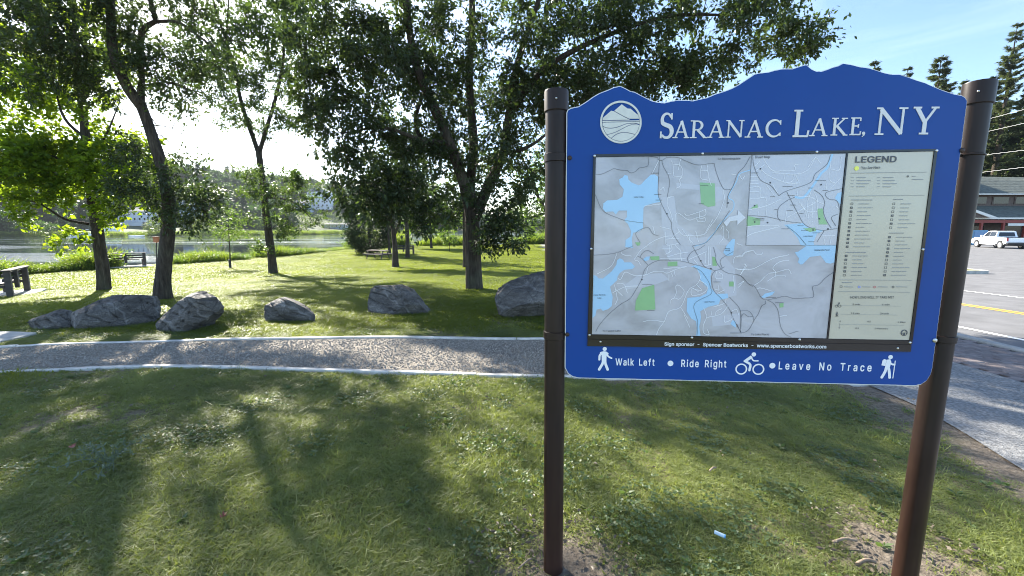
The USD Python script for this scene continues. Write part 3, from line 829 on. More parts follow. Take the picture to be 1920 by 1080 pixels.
sub = unary_union(em)
part(pn, 'emblem', onpanel(prism(sub, 0.0002, 0.0024)), 'emblem_white', label='round white emblem of mountains above water')


# --- lower row of pictograms and words
def word(text, x0, y0, x1, y1, cap, bold=False, gap=0.12, w0=0.0, w1=0.0004, squeeze=None):
    """Sans lettering whose baseline runs from one measured place to another; cap in pixels."""
    p0, p1 = P(x0, y0), P(x1, y1)
    L, ang = np.linalg.norm(p1 - p0), math.atan2(p1[1] - p0[1], p1[0] - p0[0])
    h = cap * PX
    if squeeze is None:
        m = meshkit.text_mesh(text, h, w1 - w0, bold)
        m.apply_scale((L / (m.bounds[1, 0] - m.bounds[0, 0]), 1, 1))
        m.apply_translation((-m.bounds[0, 0], 0, 0))
    else:
        ms, adv = [], []
        for ch in text:
            if ch == ' ':
                ms.append(None)
                adv.append(h * squeeze * 0.55)
                continue
            q = meshkit.text_mesh(ch, h, w1 - w0, bold)
            q.apply_translation((-q.bounds[0, 0], 0, 0))
            q.apply_scale((squeeze, 1, 1))
            ms.append(q)
            adv.append(q.bounds[1, 0])
        g = (L - sum(adv)) / max(len(text) - 1, 1)
        x, out = 0.0, []
        for q, a_ in zip(ms, adv):
            if q is not None:
                q.apply_translation((x, 0, 0))
                out.append(q)
            x += a_ + g
        m = cat(out)
    T = np.eye(4)
    T[:2, :2] = [[math.cos(ang), -math.sin(ang)], [math.sin(ang), math.cos(ang)]]
    T[:2, 3] = p0
    T[2, 3] = w0
    m.apply_transform(T)
    return m


LOW = [('Walk Left', 1154, 684.5, 1227, 685.5, 13.6), ('Ride Right', 1277, 687.5, 1361.5, 688.5, 14), ('Leave No Trace', 1459.5, 692, 1633.5, 696, 14.8)]
for tx, x0, y0, x1, y1, c in LOW:
    part(pn, 'lettering', onpanel(word(tx, x0, y0, x1, y1, c, True, squeeze=0.72, w0=0.0003, w1=0.0008)), 'print_white')
z1 = lambda pts: [(1100 + x / 5.647, 640 + y / 5.647) for x, y in pts]
z2 = lambda pts: [(1360 + x / 5.647, 640 + y / 5.647) for x, y in pts]


def dot(px, py, r):
    c = P(px, py)
    return Point(*c).buffer(r * PX, quad_segs=10)


walker = unary_union([dot(*z1([(191, 80)])[0], 4.1), stroke(z1([(150, 122), (192, 115), (222, 130)]), 4.0, cap=1), poly(z1([(158, 118), (190, 105), (212, 118), (208, 205), (160, 205)])),
                      stroke(z1([(158, 128), (138, 150), (134, 192)]), 4.2), stroke(z1([(205, 125), (228, 158), (262, 178)]), 3.4), stroke(z1([(176, 195), (168, 235), (132, 297)]), 5.2), stroke(z1([(192, 195), (200, 240), (222, 298)]), 5.2)])
cyc = unary_union([dot(*z2([(301, 138)])[0], 4.2)] + [dot(*z2([c])[0], 11.2).difference(dot(*z2([c])[0], 8.6)) for c in ((168, 293), (349, 296))] +
                  [poly(z2([(268, 150), (285, 165), (272, 185), (240, 205), (232, 222), (195, 218), (192, 205), (212, 190)])), stroke(z2([(276, 168), (295, 202), (345, 206)]), 2.6), stroke(z2([(212, 212), (262, 245), (254, 305)]), 4.6)])
hiker = unary_union([dot(*z2([(1748, 166)])[0], 4.1), poly(z2([(1680, 186), (1705, 196), (1692, 262), (1652, 252), (1662, 205)])), poly(z2([(1708, 195), (1745, 188), (1755, 215), (1738, 285), (1690, 280)])),
                     stroke(z2([(1735, 215), (1758, 240), (1790, 246)]), 3.4), stroke(z2([(1706, 268), (1690, 320), (1655, 380)]), 5.0), stroke(z2([(1722, 268), (1734, 320), (1738, 382)]), 5.0), stroke(z2([(1798, 208), (1772, 388)]), 1.6)])
part(pn, 'walker_pictogram', onpanel(prism(walker, 0.0003, 0.0008)), 'print_white')
part(pn, 'cyclist_pictogram', onpanel(prism(cyc, 0.0003, 0.0008)), 'print_white')
part(pn, 'hiker_pictogram', onpanel(prism(hiker, 0.0003, 0.0008)), 'print_white')
for px_, py_ in ((1257, 681.3), (1448, 685.5)):
    part(pn, 'round_mark', onpanel(prism(dot(px_, py_, 5.6), 0.0003, 0.0008)), 'print_white')

# --- map board: black frame, printed sheets, sponsor strip, screws
frame_o = poly([(1113.5, 290.5), (1754.5, 280.5), (1707, 644.5), (1102, 634)])
frame_i = poly([(1116.5, 295), (1748.5, 284), (1702.5, 637.5), (1109, 626.5)])
part(sg, 'map_backing', onpanel(prism(frame_o.buffer(0.002), 0.0004, 0.0040)), 'black_frame')
mb = part(sg, 'map_board', onpanel(prism(frame_i, 0.0042, 0.0050)), 'black_frame')
part(mb, 'frame', onpanel(prism(frame_o.difference(frame_i), 0.0042, 0.0085)), 'black_frame')
part(mb, 'sponsor_strip', onpanel(prism(poly([(1101.5, 635.2), (1706.8, 645.8), (1705.2, 659), (1100.8, 648)]), 0.0004, 0.0060)), 'black_frame')
part(mb, 'sponsor_lettering', onpanel(word('Sign sponsor  -  Spencer Boatworks  -  www.spencerboatworks.com', 1245, 647, 1547, 652.4, 6.4, True, w0=0.0062, w1=0.0066)), 'print_white')
map_q = [(1117, 295.5), (1584, 288.2), (1547.8, 633.6), (1109.5, 626)]
leg_q = [(1588, 288), (1748, 284.5), (1702.3, 636.8), (1551.5, 634.3)]
W0 = 0.0052
part(mb, 'map_sheet', onpanel(prism(poly(map_q), W0, W0 + 0.0004)), 'map_paper', label='grey shaded relief map of the village and its lakes')
part(mb, 'legend_sheet', onpanel(prism(poly(leg_q), W0, W0 + 0.0004)), 'legend_paper', label='pale olive legend printed beside the map')
mapclip = poly(map_q).buffer(-0.001)
Z3 = lambda pts: [(1090 + x / 6, 280 + y / 6) for x, y in pts]
Z4 = lambda pts: [(1380 + x / 6, 280 + y / 6) for x, y in pts]
Z5 = lambda pts: [(1090 + x / 6, 460 + y / 6) for x, y in pts]
Z6 = lambda pts: [(1380 + x / 6, 460 + y / 6) for x, y in pts]
Z7 = lambda pts: [(1540 + x / 2.633, 270 + y / 2.633) for x, y in pts]


def sheet(name, geoms, m, level, clip=mapclip, parent=None, label=None):
    g = unary_union([q.buffer(0) for q in geoms]).intersection(clip)
    w = W0 + 0.0005 + 0.0003 * level
    mesh = prism(g, w, w + 0.0002)
    return part(parent or mb, name, onpanel(mesh), m, label=label)


inset_px = [(1408, 291.5), (1584, 288.7), (1566.5, 459.5), (1397, 460)]
pale = [poly(inset_px), poly(Z3([(890, 540), (1040, 530), (1080, 840), (1300, 1000), (1560, 960), (1700, 1078), (960, 1078), (900, 860)])), poly(Z3([(1060, 380), (1590, 430), (1600, 560), (1500, 600), (1330, 600), (1320, 460), (1070, 440)])),
        poly(Z5([(900, 0), (1500, 0), (1720, 260), (1740, 560), (1640, 580), (1560, 460), (1450, 300), (1180, 240), (1000, 380), (820, 430), (840, 720), (1100, 690), (1330, 380), (980, 160)])), poly(Z5([(1460, 800), (1780, 760), (1770, 880), (1470, 910)])),
        poly(Z5([(640, 330), (900, 310), (980, 380), (830, 440), (640, 470), (480, 500), (490, 440)]))]
sheet('village_tint', pale, 'map_pale', 0)
lake3 = [(485, 290), (520, 300), (525, 340), (560, 375), (640, 408), (670, 395), (710, 350), (775, 290), (820, 285), (858, 310), (855, 500), (890, 590), (800, 610), (720, 635), (695, 660), (690, 820), (690, 890), (640, 925), (580, 940), (565, 1000), (572, 1100),
         (585, 1110), (490, 1100), (495, 1020), (550, 980), (555, 920), (520, 840), (480, 800), (510, 760), (510, 690), (420, 690), (385, 735), (355, 700), (270, 705), (240, 670), (245, 610), (290, 575), (400, 570), (460, 535), (475, 450), (430, 400), (422, 340), (460, 320)]
lakes = [poly(Z3(lake3)), poly(Z3([(1625, 1085), (1690, 1008), (1722, 1008), (1718, 1060), (1700, 1190), (1625, 1200), (1590, 1160)])),
         poly(Z5([(108, 330), (165, 340), (190, 370), (240, 372), (340, 290), (390, 220), (400, 165), (430, 145), (465, 160), (480, 190), (555, 190), (600, 240), (570, 265), (480, 275), (430, 310), (405, 350), (400, 390), (320, 465), (350, 580), (340, 680), (300, 715), (240, 735), (215, 710), (170, 720), (155, 790), (100, 830)])),
         poly(Z5([(690, 160), (720, 130), (770, 122), (755, 165), (715, 178)])),
         poly(Z5([(1225, 235), (1290, 220), (1370, 250), (1460, 280), (1445, 350), (1455, 480), (1510, 545), (1640, 540), (1645, 590), (1555, 610), (1540, 660), (1420, 690), (1330, 740), (1340, 800), (1335, 850), (1320, 910), (1335, 1015), (1285, 1015), (1295, 930), (1285, 850), (1230, 820), (1180, 740), (1185, 590), (1330, 575), (1400, 540), (1420, 480), (1380, 440), (1330, 380), (1330, 320), (1290, 260)])),
         poly(Z5([(1670, 880), (1690, 840), (1725, 850), (1735, 925), (1700, 905)])),
         poly(Z6([(650, 78), (690, 70), (790, 0), (1120, 0), (1095, 190), (1050, 205), (1000, 195), (940, 115), (820, 130), (740, 210), (715, 215), (685, 190), (700, 150)])), poly(Z6([(275, 580), (320, 540), (430, 515), (400, 555), (310, 590)])),
         poly(Z4([(530, 850), (740, 830), (800, 880), (970, 915), (900, 950), (860, 1040), (870, 1090), (1120, 1090), (960, 1130), (720, 1078), (680, 990), (620, 920)])), poly(Z4([(1100, 550), (1130, 495), (1180, 480), (1160, 620)])),
         stroke(Z4([(1075, 40), (1020, 200), (950, 270), (910, 330), (850, 420), (790, 500), (740, 545), (660, 540)]), 4.2), stroke(Z3([(1895, 235), (1770, 280), (1740, 360), (1650, 530), (1700, 580), (1710, 630), (1690, 690), (1600, 790), (1530, 870), (1500, 930), (1430, 1000), (1390, 1050), (1270, 1090)]), 1.6)]
sheet('lake_print', lakes, 'map_water', 1)
parks = [poly(Z3([(1325, 375), (1495, 385), (1500, 635), (1420, 650), (1340, 610)])), poly(Z3([(1850, 790), (1880, 750), (1900, 850), (1855, 865)])), poly(Z5([(600, 730), (610, 620), (680, 480), (815, 440), (828, 720)])), poly(Z5([(765, 125), (870, 120), (875, 165), (780, 165)])),
         poly(Z5([(970, 185), (1075, 180), (1075, 230), (965, 235)])), poly(Z5([(1465, 125), (1495, 130), (1520, 230), (1470, 230)])), poly(Z5([(1655, 405), (1705, 405), (1705, 460), (1655, 460)])), poly(Z6([(480, 650), (525, 645), (525, 690), (480, 700)])),
         poly(Z4([(120, 750), (265, 780), (260, 850), (115, 865)])), poly(Z4([(905, 670), (965, 665), (975, 760), (1020, 845), (920, 845)])), poly(Z4([(740, 890), (880, 880), (890, 920), (820, 930)])), poly(Z4([(150, 670), (230, 615), (240, 660)])), poly(Z3([(600, 1045), (660, 1045), (655, 1078), (625, 1085)]))]
sheet('park_print', parks, 'map_park', 2)
white3 = [[(865, 130), (790, 280)], [(960, 545), (970, 650), (1000, 720), (1025, 820)], [(965, 545), (1030, 530)], [(1010, 130), (1025, 180), (1030, 290), (1060, 305), (1125, 300), (1130, 230), (1100, 180), (1030, 170)], [(1110, 110), (1085, 235)], [(1125, 310), (1095, 350), (1110, 380), (1100, 420), (1060, 440)],
          [(1350, 180), (1335, 240), (1340, 330), (1420, 350)], [(1405, 170), (1430, 340), (1455, 410)], [(1345, 240), (1410, 245)], [(1060, 820), (1055, 740), (1090, 720), (1200, 795), (1290, 770), (1390, 740), (1385, 680)], [(1155, 725), (1190, 745), (1320, 705), (1395, 675)], [(1320, 705), (1325, 780), (1385, 770), (1380, 810), (1310, 815), (1290, 780)],
          [(1590, 460), (1595, 580), (1520, 760), (1440, 870), (1390, 950)], [(1380, 955), (1300, 970), (1140, 965), (1070, 880)], [(740, 1075), (830, 1020), (940, 980), (1010, 975)], [(1000, 900), (880, 870)], [(945, 930), (950, 1070), (1090, 1060)], [(950, 1010), (1090, 1000)], [(1280, 920), (1310, 1040)], [(1560, 900), (1590, 860), (1590, 990), (1540, 1060)],
          [(1620, 900), (1650, 940), (1640, 1010)], [(1130, 900), (1200, 1000), (1260, 1070)], [(1100, 920), (1010, 1000)], [(1200, 960), (1220, 1050)], [(1470, 790), (1380, 950)], [(960, 280), (1005, 275)], [(1770, 290), (1800, 340), (1830, 300)], [(1680, 280), (1730, 285)], [(700, 640), (890, 615)], [(1740, 1060), (1800, 1078)], [(800, 870), (825, 960)], [(885, 460), (920, 430), (925, 470)]]
white5 = [[(175, 320), (310, 250), (360, 190), (400, 80)], [(445, 80), (470, 105), (560, 120)], [(410, 370), (440, 380), (490, 300), (570, 330), (640, 340), (720, 330), (810, 295), (910, 295), (960, 310), (1060, 270), (1180, 235)], [(720, 330), (750, 230)], [(590, 160), (660, 60), (740, 0)], [(600, 165), (640, 180), (660, 220)], [(350, 530), (430, 490), (510, 460), (640, 455)],
          [(370, 440), (400, 600), (375, 665)], [(380, 490), (460, 565)], [(400, 425), (465, 430), (490, 460), (515, 535)], [(920, 260), (1170, 240)], [(840, 1005), (870, 930), (930, 850), (980, 740), (1110, 690), (1200, 500), (1290, 440), (1330, 360), (1300, 280)], [(690, 855), (780, 840), (930, 855)], [(1110, 690), (1190, 820)], [(1150, 780), (1215, 920)],
          [(1000, 650), (1000, 615), (1040, 590), (1100, 600), (1150, 520), (1110, 460), (1060, 450), (1060, 540), (1030, 600)], [(1320, 390), (1400, 440), (1410, 490), (1350, 540), (1240, 560), (1235, 490), (1300, 500), (1350, 510)], [(1290, 440), (1350, 500)], [(1250, 480), (1310, 520)], [(1370, 700), (1400, 800), (1365, 900), (1370, 980), (1430, 1000), (1410, 940)],
          [(1400, 810), (1560, 770), (1640, 680)], [(1480, 690), (1600, 650), (1620, 600)], [(1500, 780), (1510, 740), (1570, 710)], [(1460, 780), (1460, 740)], [(940, 100), (1010, 60), (1010, 0)], [(960, 130), (1100, 90), (1190, 80)], [(880, 145), (1170, 145)], [(1420, 10), (1420, 220)], [(1450, 20), (1450, 220)], [(1380, 230), (1450, 215)], [(1390, 90), (1390, 200)],
          [(1200, 160), (1310, 110), (1400, 70)], [(1510, 290), (1510, 370), (1580, 370)], [(1540, 300), (1580, 330), (1580, 370)], [(1700, 200), (1720, 130), (1810, 110), (1840, 70), (1920, 60)], [(1720, 255), (1800, 275), (1910, 265)], [(1780, 330), (1840, 220), (1820, 210)], [(1700, 340), (1715, 480), (1700, 530)], [(980, 330), (980, 395)], [(1010, 310), (1020, 350)], [(1040, 290), (1050, 340)],
          [(1530, 450), (1540, 500), (1500, 490)], [(1520, 540), (1600, 500)], [(1600, 790), (1605, 860), (1680, 830), (1690, 790)], [(1690, 730), (1740, 720), (1760, 780)], [(1760, 470), (1820, 400), (1760, 440)], [(1100, 20), (1120, 180)], [(1050, 0), (1110, 60)], [(990, 0), (980, 90)], [(1260, 160), (1300, 210)], [(900, 40), (1000, 40)]]
white6 = [[(0, 130), (65, 125), (75, 90), (180, 60), (215, 95), (270, 105), (290, 80)], [(0, 270), (100, 265), (190, 260), (330, 185), (430, 140), (585, 105)], [(35, 335), (105, 240), (90, 215)], [(190, 450), (260, 405), (350, 320), (430, 305), (570, 270), (610, 320)], [(435, 345), (435, 300), (405, 250), (480, 185), (585, 165)], [(345, 400), (435, 345), (530, 335), (545, 350)], [(215, 490), (270, 478), (400, 515)],
          [(480, 795), (560, 785)]]
white4 = [[(300, 110), (400, 240), (540, 240), (650, 240), (650, 180), (690, 170)], [(400, 265), (660, 280), (800, 230), (880, 90)], [(270, 230), (360, 300), (560, 380), (700, 380)], [(200, 250), (320, 170)], [(140, 430), (260, 430), (270, 540), (330, 560), (330, 740)], [(150, 560), (300, 545)], [(140, 480), (250, 480)], [(150, 390), (240, 390)], [(150, 310), (240, 310)], [(150, 350), (240, 350)], [(130, 680), (320, 640), (500, 560)],
          [(680, 460), (690, 530), (830, 540), (910, 590), (980, 620)], [(830, 480), (790, 620), (810, 830)], [(720, 610), (790, 700), (900, 700)], [(560, 770), (650, 720), (900, 590)], [(850, 600), (850, 820)], [(860, 470), (900, 560), (900, 690)], [(1050, 140), (1040, 340), (1100, 380)], [(1060, 230), (1150, 230), (1170, 90)], [(1160, 330), (1050, 440)], [(110, 870), (250, 855), (470, 860)], [(110, 980), (200, 940), (480, 870)],
          [(970, 980), (990, 1070)], [(960, 970), (1100, 970)], [(1040, 980), (1050, 1070)], [(330, 400), (420, 520)], [(400, 400), (460, 500)], [(250, 640), (240, 740)], [(660, 290), (700, 380)], [(540, 290), (520, 370)], [(650, 280), (620, 360), (560, 380)], [(940, 160), (880, 100), (800, 200)], [(1000, 390), (1000, 460)], [(1110, 640), (1160, 680)], [(700, 600), (760, 680), (780, 760)], [(540, 820), (560, 700)], [(260, 130), (200, 200)]]
sheet('minor_road_print', [stroke(Z3(q), 0.62) for q in white3] + [stroke(Z5(q), 0.62) for q in white5] + [stroke(Z6(q), 0.62) for q in white6] + [stroke(Z4(q), 0.62) for q in white4]
      , 'map_line', 3)
sheet('arrow_print', [poly(Z3([(1590, 825), (1650, 765), (1750, 740), (1755, 685), (1838, 770), (1745, 852), (1745, 800), (1665, 810), (1625, 870)]))], 'map_arrow', 5)
dark3 = [[(152, 285), (230, 280), (330, 235), (365, 220), (430, 235), (510, 240), (550, 268), (600, 255), (650, 212), (705, 203), (748, 180), (748, 85)], [(875, 85), (865, 300), (860, 500), (890, 600), (960, 740), (1010, 830), (1010, 890), (1050, 990), (1110, 1075)], [(760, 85), (850, 95), (860, 120), (910, 125), (960, 95), (1080, 95), (1160, 130), (1300, 178), (1470, 160), (1490, 180), (1510, 260), (1560, 390), (1600, 450), (1650, 452), (1690, 435), (1750, 280), (1830, 190), (1890, 85)],
         [(900, 125), (920, 200), (970, 290), (988, 380), (975, 460), (962, 540)], [(1690, 435), (1640, 530), (1630, 660)], [(1660, 690), (1500, 930), (1390, 1050), (1250, 1085)], [(480, 800), (700, 830)], [(150, 500), (240, 690), (400, 770), (480, 800)], [(655, 1045), (610, 940), (740, 880), (800, 950), (860, 970)]]
dark5 = [[(130, 110), (290, 100), (400, 80), (500, 40), (580, 5)], [(160, 965), (210, 880), (320, 760), (440, 660), (540, 600), (590, 530), (670, 390), (700, 290), (750, 225), (830, 180), (910, 165), (1110, 175), (1290, 220), (1370, 240), (1440, 265), (1500, 280), (1560, 265), (1600, 240)], [(660, 130), (680, 90), (740, 55), (810, 95)], [(750, 225), (680, 150), (630, 120)], [(1500, 280), (1460, 350), (1480, 500), (1570, 600), (1660, 720), (1700, 820), (1790, 980)],
         [(1560, 265), (1640, 310), (1780, 340), (1870, 430), (1920, 460)], [(1200, 190), (1190, 140), (1240, 70), (1310, 45), (1380, 0)], [(1245, 10), (1290, 90), (1360, 215), (1400, 250)], [(1480, 20), (1500, 100), (1510, 180), (1560, 260)], [(1700, 70), (1560, 160), (1575, 250)], [(1250, 240), (1340, 290), (1420, 400), (1445, 470), (1450, 545), (1265, 660), (1300, 850), (1295, 1010)], [(1660, 580), (1780, 730), (1785, 980)]]
dark6 = [[(0, 325), (60, 350), (130, 430), (200, 460), (280, 590), (350, 615), (420, 660), (465, 740), (490, 900), (540, 990), (610, 1030)], [(350, 610), (450, 590), (540, 570), (640, 595), (750, 590), (860, 575), (850, 465), (920, 440), (1000, 360), (1085, 300)], [(320, 620), (320, 655), (280, 680), (240, 770), (200, 830), (130, 950), (50, 985)], [(40, 735), (130, 735), (180, 790), (190, 840)], [(0, 880), (50, 985)], [(45, 740), (45, 985)],
         [(590, 990), (690, 960)], [(50, 800), (80, 765), (130, 800), (180, 795)]]
dark4 = [[(180, 70), (190, 180), (260, 340), (380, 410), (470, 520)], [(470, 525), (560, 470), (820, 380), (880, 280), (1010, 170), (1050, 70)], [(560, 480), (620, 600), (700, 750), (745, 830), (820, 880), (960, 910), (1130, 890)], [(120, 745), (340, 760), (560, 810), (720, 830)], [(870, 460), (950, 520), (985, 600), (970, 690), (1000, 790), (1060, 890)], [(1190, 440), (1000, 490), (1030, 560), (1110, 575), (1140, 620), (1150, 680)], [(980, 915), (900, 1040)],
         [(1130, 730), (1060, 770), (1110, 860)], [(560, 860), (680, 960), (780, 1078)], [(650, 540), (560, 580), (470, 660), (460, 760), (490, 810)]]
sq = [(958, 726, Z3), (1643, 605, Z3), (677, 383, Z5), (1337, 173, Z5), (1450, 260, Z5), (1680, 755, Z5), (200, 635, Z4), (345, 825, Z4), (200, 818, Z4), (945, 400, Z4), (375, 378, Z4), (265, 222, Z4), (925, 782, Z4), (855, 908, Z4), (1022, 895, Z4)]
marks = [dot(*zf([(x, y)])[0], 1.5) for x, y, zf in sq]
lbl = [(Z3, 780, 270, 865), (Z3, 815, 507, 895), (Z3, 830, 572, 905), (Z3, 1330, 410, 1420), (Z3, 1315, 614, 1370), (Z5, 680, 435, 795), (Z5, 735, 727, 820), (Z5, 1665, 982, 1775), (Z5, 1480, 410, 1560), (Z6, 330, 582, 440), (Z6, 430, 643, 525), (Z4, 165, 268, 240), (Z4, 515, 420, 630), (Z4, 375, 530, 430), (Z4, 880, 355, 1000), (Z4, 800, 437, 850), (Z4, 960, 465, 1020),
       (Z4, 600, 628, 660), (Z4, 210, 778, 310), (Z4, 180, 795, 310), (Z4, 500, 895, 590), (Z4, 720, 915, 800), (Z4, 850, 940, 930), (Z4, 800, 1040, 870), (Z4, 680, 860, 750), (Z4, 700, 722, 750), (Z4, 560, 690, 630), (Z4, 570, 520, 650), (Z4, 420, 680, 460)]
marks += [stroke(zf([(x0, y), (x1, y)]), 0.75, False, 2) for zf, x0, y, x1 in lbl]
sheet('main_road_print', [stroke(Z3(q), 0.55) for q in dark3] + [stroke(Z5(q), 0.55) for q in dark5] + [stroke(Z6(q), 0.55) for q in dark6] + [stroke(Z4(q), 0.6) for q in dark4] + marks
      + [LineString(list(poly(inset_px).exterior.coords)).buffer(0.25 * PX)], 'map_dark', 4)
wt = W0 + 0.0022
tx = []
for t_, zf, x0, y0, x1, y1, c in (('Lake Colby', Z3, 588, 545, 695, 545, 2.6), ('To Bloomingdale', Z3, 1525, 122, 1780, 116, 3.6), ('Inset Map', Z4, 205, 104, 372, 101, 4.2), ('Lake Flower', Z5, 1375, 640, 1490, 638, 2.5), ('Lake Flower', Z4, 750, 985, 855, 982, 2.4),
                                  ('Lower Saranac', Z5, 135, 563, 270, 560, 2.6), ('Lake', Z5, 180, 596, 222, 595, 2.6), ('McKenzie Pond', Z6, 872, 62, 1036, 58, 2.9), ('To Tupper Lake', Z5, 235, 968, 440, 966, 3.6), ('To Lake Placid', Z6, 160, 1007, 360, 1007, 3.6), ('Moody', Z5, 1608, 42, 1665, 42, 2.2), ('Pond', Z5, 1615, 64, 1660, 64, 2.2)):
    p0, p1 = zf([(x0, y0)])[0], zf([(x1, y1)])[0]
    tx.append(word(t_, *p0, *p1, c, False, w0=wt, w1=wt + 0.0002))
part(mb, 'map_lettering', onpanel(cat(tx)), 'map_dark')
# legend
legclip = poly(leg_q)
tx = []
for t_, x0, y0, x1, y1, c, bd in (('LEGEND', *Z4([(1325, 152)])[0], *Z4([(1787, 147)])[0], 10.6, True), ('You Are Here', *Z4([(1392, 228)])[0], *Z4([(1605, 222)])[0], 5.0, False),
                                  ('HOW LONG WILL IT TAKE ME?', *Z7([(137, 762)])[0], *Z7([(350, 761)])[0], 4.6, False), ('3 min', *Z7([(148, 794)])[0], *Z7([(184, 794)])[0], 3.0, False), ('6 min', *Z7([(292, 795)])[0], *Z7([(330, 795)])[0], 3.0, False),
                                  ('12 min', *Z7([(140, 838)])[0], *Z7([(182, 838)])[0], 3.0, False), ('24 min', *Z7([(284, 839)])[0], *Z7([(326, 839)])[0], 3.0, False), ('0', *Z7([(84, 877)])[0], *Z7([(90, 877)])[0], 2.6, False), ('0.5', *Z7([(220, 878)])[0], *Z7([(237, 878)])[0], 2.6, False),
                                  ('1 Miles', *Z7([(370, 881)])[0], *Z7([(408, 881)])[0], 2.6, False), ('0', *Z7([(80, 909)])[0], *Z7([(86, 909)])[0], 2.6, False), ('0.5', *Z7([(161, 911)])[0], *Z7([(179, 911)])[0], 2.6, False), ('1 Kilometers', *Z7([(256, 912)])[0], *Z7([(322, 913)])[0], 2.6, False)):
    tx.append(word(t_, x0, y0, x1, y1, c, bd, w0=wt, w1=wt + 0.0002))
part(mb, 'legend_lettering', onpanel(cat(tx)), 'map_dark')
gr, dk = [], []
rl = np.random.default_rng(2)
for a_, b_, w in (((140, 145), (512, 140), 0.7), ((130, 258), (502, 254), 0.7), ((85, 670), (440, 672), 0.7), ((78, 727), (432, 731), 0.7), ((92, 796), (385, 799), 0.35), ((90, 840), (370, 843), 0.35), ((85, 890), (400, 893), 0.4), ((85, 883), (84, 903), 0.4)):
    gr.append(stroke(Z7([a_, b_]), w, False, 2))


def rows(xa, ya, xb, yb, n, tx0, wd=(40, 85)):
    for k in range(n):
        t = k / max(n - 1, 1)
        x, y = xa + (xb - xa) * t, ya + (yb - ya) * t
        q = poly(Z7([(x - 5.4, y - 5.4), (x + 6.2, y - 5.4), (x + 5.4, y + 5.4), (x - 6.2, y + 5.4)]))
        dk.append(q.difference(q.buffer(-0.55 * PX)) if rl.random() < 0.45 else q.difference(poly(Z7([(x - 3, y - 2), (x + 3, y - 3), (x + 2, y + 3), (x, y + 3.5)]))))
        L, s = rl.uniform(*wd), x + tx0
        while L > 0:
            w = min(rl.uniform(16, 34), L)
            gr.append(stroke(Z7([(s, y + 0.6), (s + w, y + 0.2)]), 1.15, False, 2))
            s += w + 4
            L -= w + 4


rows(145, 296, 122, 507, 12, 32)
rows(117, 552, 108, 647, 6, 32)
rows(351, 296, 336, 413, 7, 34)
rows(330, 460, 306, 647, 11, 32)
for x0, y, x1 in ((140, 277, 245), (348, 274, 396), (115, 535, 214), (328, 440, 400), (97, 683, 146)):
    gr.append(stroke(Z7([(x0, y), (x1, y)]), 1.3, False, 2))
for k in range(4):
    for x, ln in ((143, 20), (272, 20)):
        gr.append(stroke(Z7([(x - 3 - 0.3 * k, 167 + 15 * k), (x + 12 - 0.3 * k, 167 + 15 * k)]), 0.7, False, 2))
        gr.append(stroke(Z7([(x + 25, 167 + 15 * k), (x + 25 + rl.uniform(30, 70), 167 + 15 * k)]), 1.1, False, 2))
gr.append(stroke(Z7([(440, 161), (458, 161)]), 1.1, False, 2))
gr.append(stroke(Z7([(440, 176), (496, 176)]), 1.1, False, 2))
dk.append(dot(*Z7([(420, 161)])[0], 1.7).difference(dot(*Z7([(420, 161)])[0], 0.9)))
for x in (107, 195, 272, 362):
    gr.append(stroke(Z7([(x, 704), (x + rl.uniform(34, 56), 705)]), 1.1, False, 2))
dk += [dot(*Z7([(92, 703)])[0], 2.3).difference(dot(*Z7([(92, 703)])[0], 1.8)), dot(*Z7([(347, 705)])[0], 2.2).difference(dot(*Z7([(347, 705)])[0], 1.4))]
nz = dot(*Z7([(402, 930)])[0], 6.0)
arrow = unary_union([poly(Z7([(402, 917), (416, 929), (388, 929)])), stroke(Z7([(397, 929), (394, 941)]), 1.8, False, 2), stroke(Z7([(407, 929), (410, 941)]), 1.8, False, 2)])
dk.append(nz.difference(arrow))
bk = [dot(*Z7([c])[0], 2.6).difference(dot(*Z7([c])[0], 2.0)) for c in ((69, 799), (85, 799))] + [stroke(Z7([(72, 797), (78, 790), (84, 786), (79, 784)]), 1.1), dot(*Z7([(83, 783)])[0], 0.9)]
wk = [dot(*Z7([(72, 829)])[0], 1.0), stroke(Z7([(72, 832), (71, 840), (67, 850)]), 1.3), stroke(Z7([(71, 840), (76, 849)]), 1.2), stroke(Z7([(66, 839), (72, 834), (78, 839)]), 0.9)]
dk += bk + wk
sheet('legend_rule', gr, 'map_grey', 4, legclip)
sheet('legend_symbol', dk, 'map_dark', 4, legclip)
sheet('you_are_here_dot', [dot(*Z4([(1343, 217)])[0], 4.0)], 'map_yellow', 4, legclip)
sheet('legend_red_square', [dot(*Z7([(257, 705)])[0], 2.2).difference(dot(*Z7([(257, 705)])[0], 1.4))], 'map_red', 4, legclip)
sheet('legend_blue_square', [dot(*Z7([(181, 705)])[0], 2.2).difference(dot(*Z7([(181, 705)])[0], 1.4))], 'map_blue', 4, legclip)
part(mb, 'divider', onpanel(prism(poly([(1584.6, 288.2), (1587.6, 288.1), (1551.2, 634.5), (1548.2, 634)]), W0 + 0.0004, W0 + 0.003)), 'black_frame')


def dome_at(px_, py_, r, w, m, parent, name):
    c = P(px_, py_)
    s = trimesh.creation.icosphere(2, 1.0)
    s = s.slice_plane((0, 0, 0.0), (0, 0, 1))
    s.apply_scale((r, r, r * 0.55))
    s.apply_translation((c[0], c[1], w))
    part(parent, name, onpanel(s), m, smooth_=True)


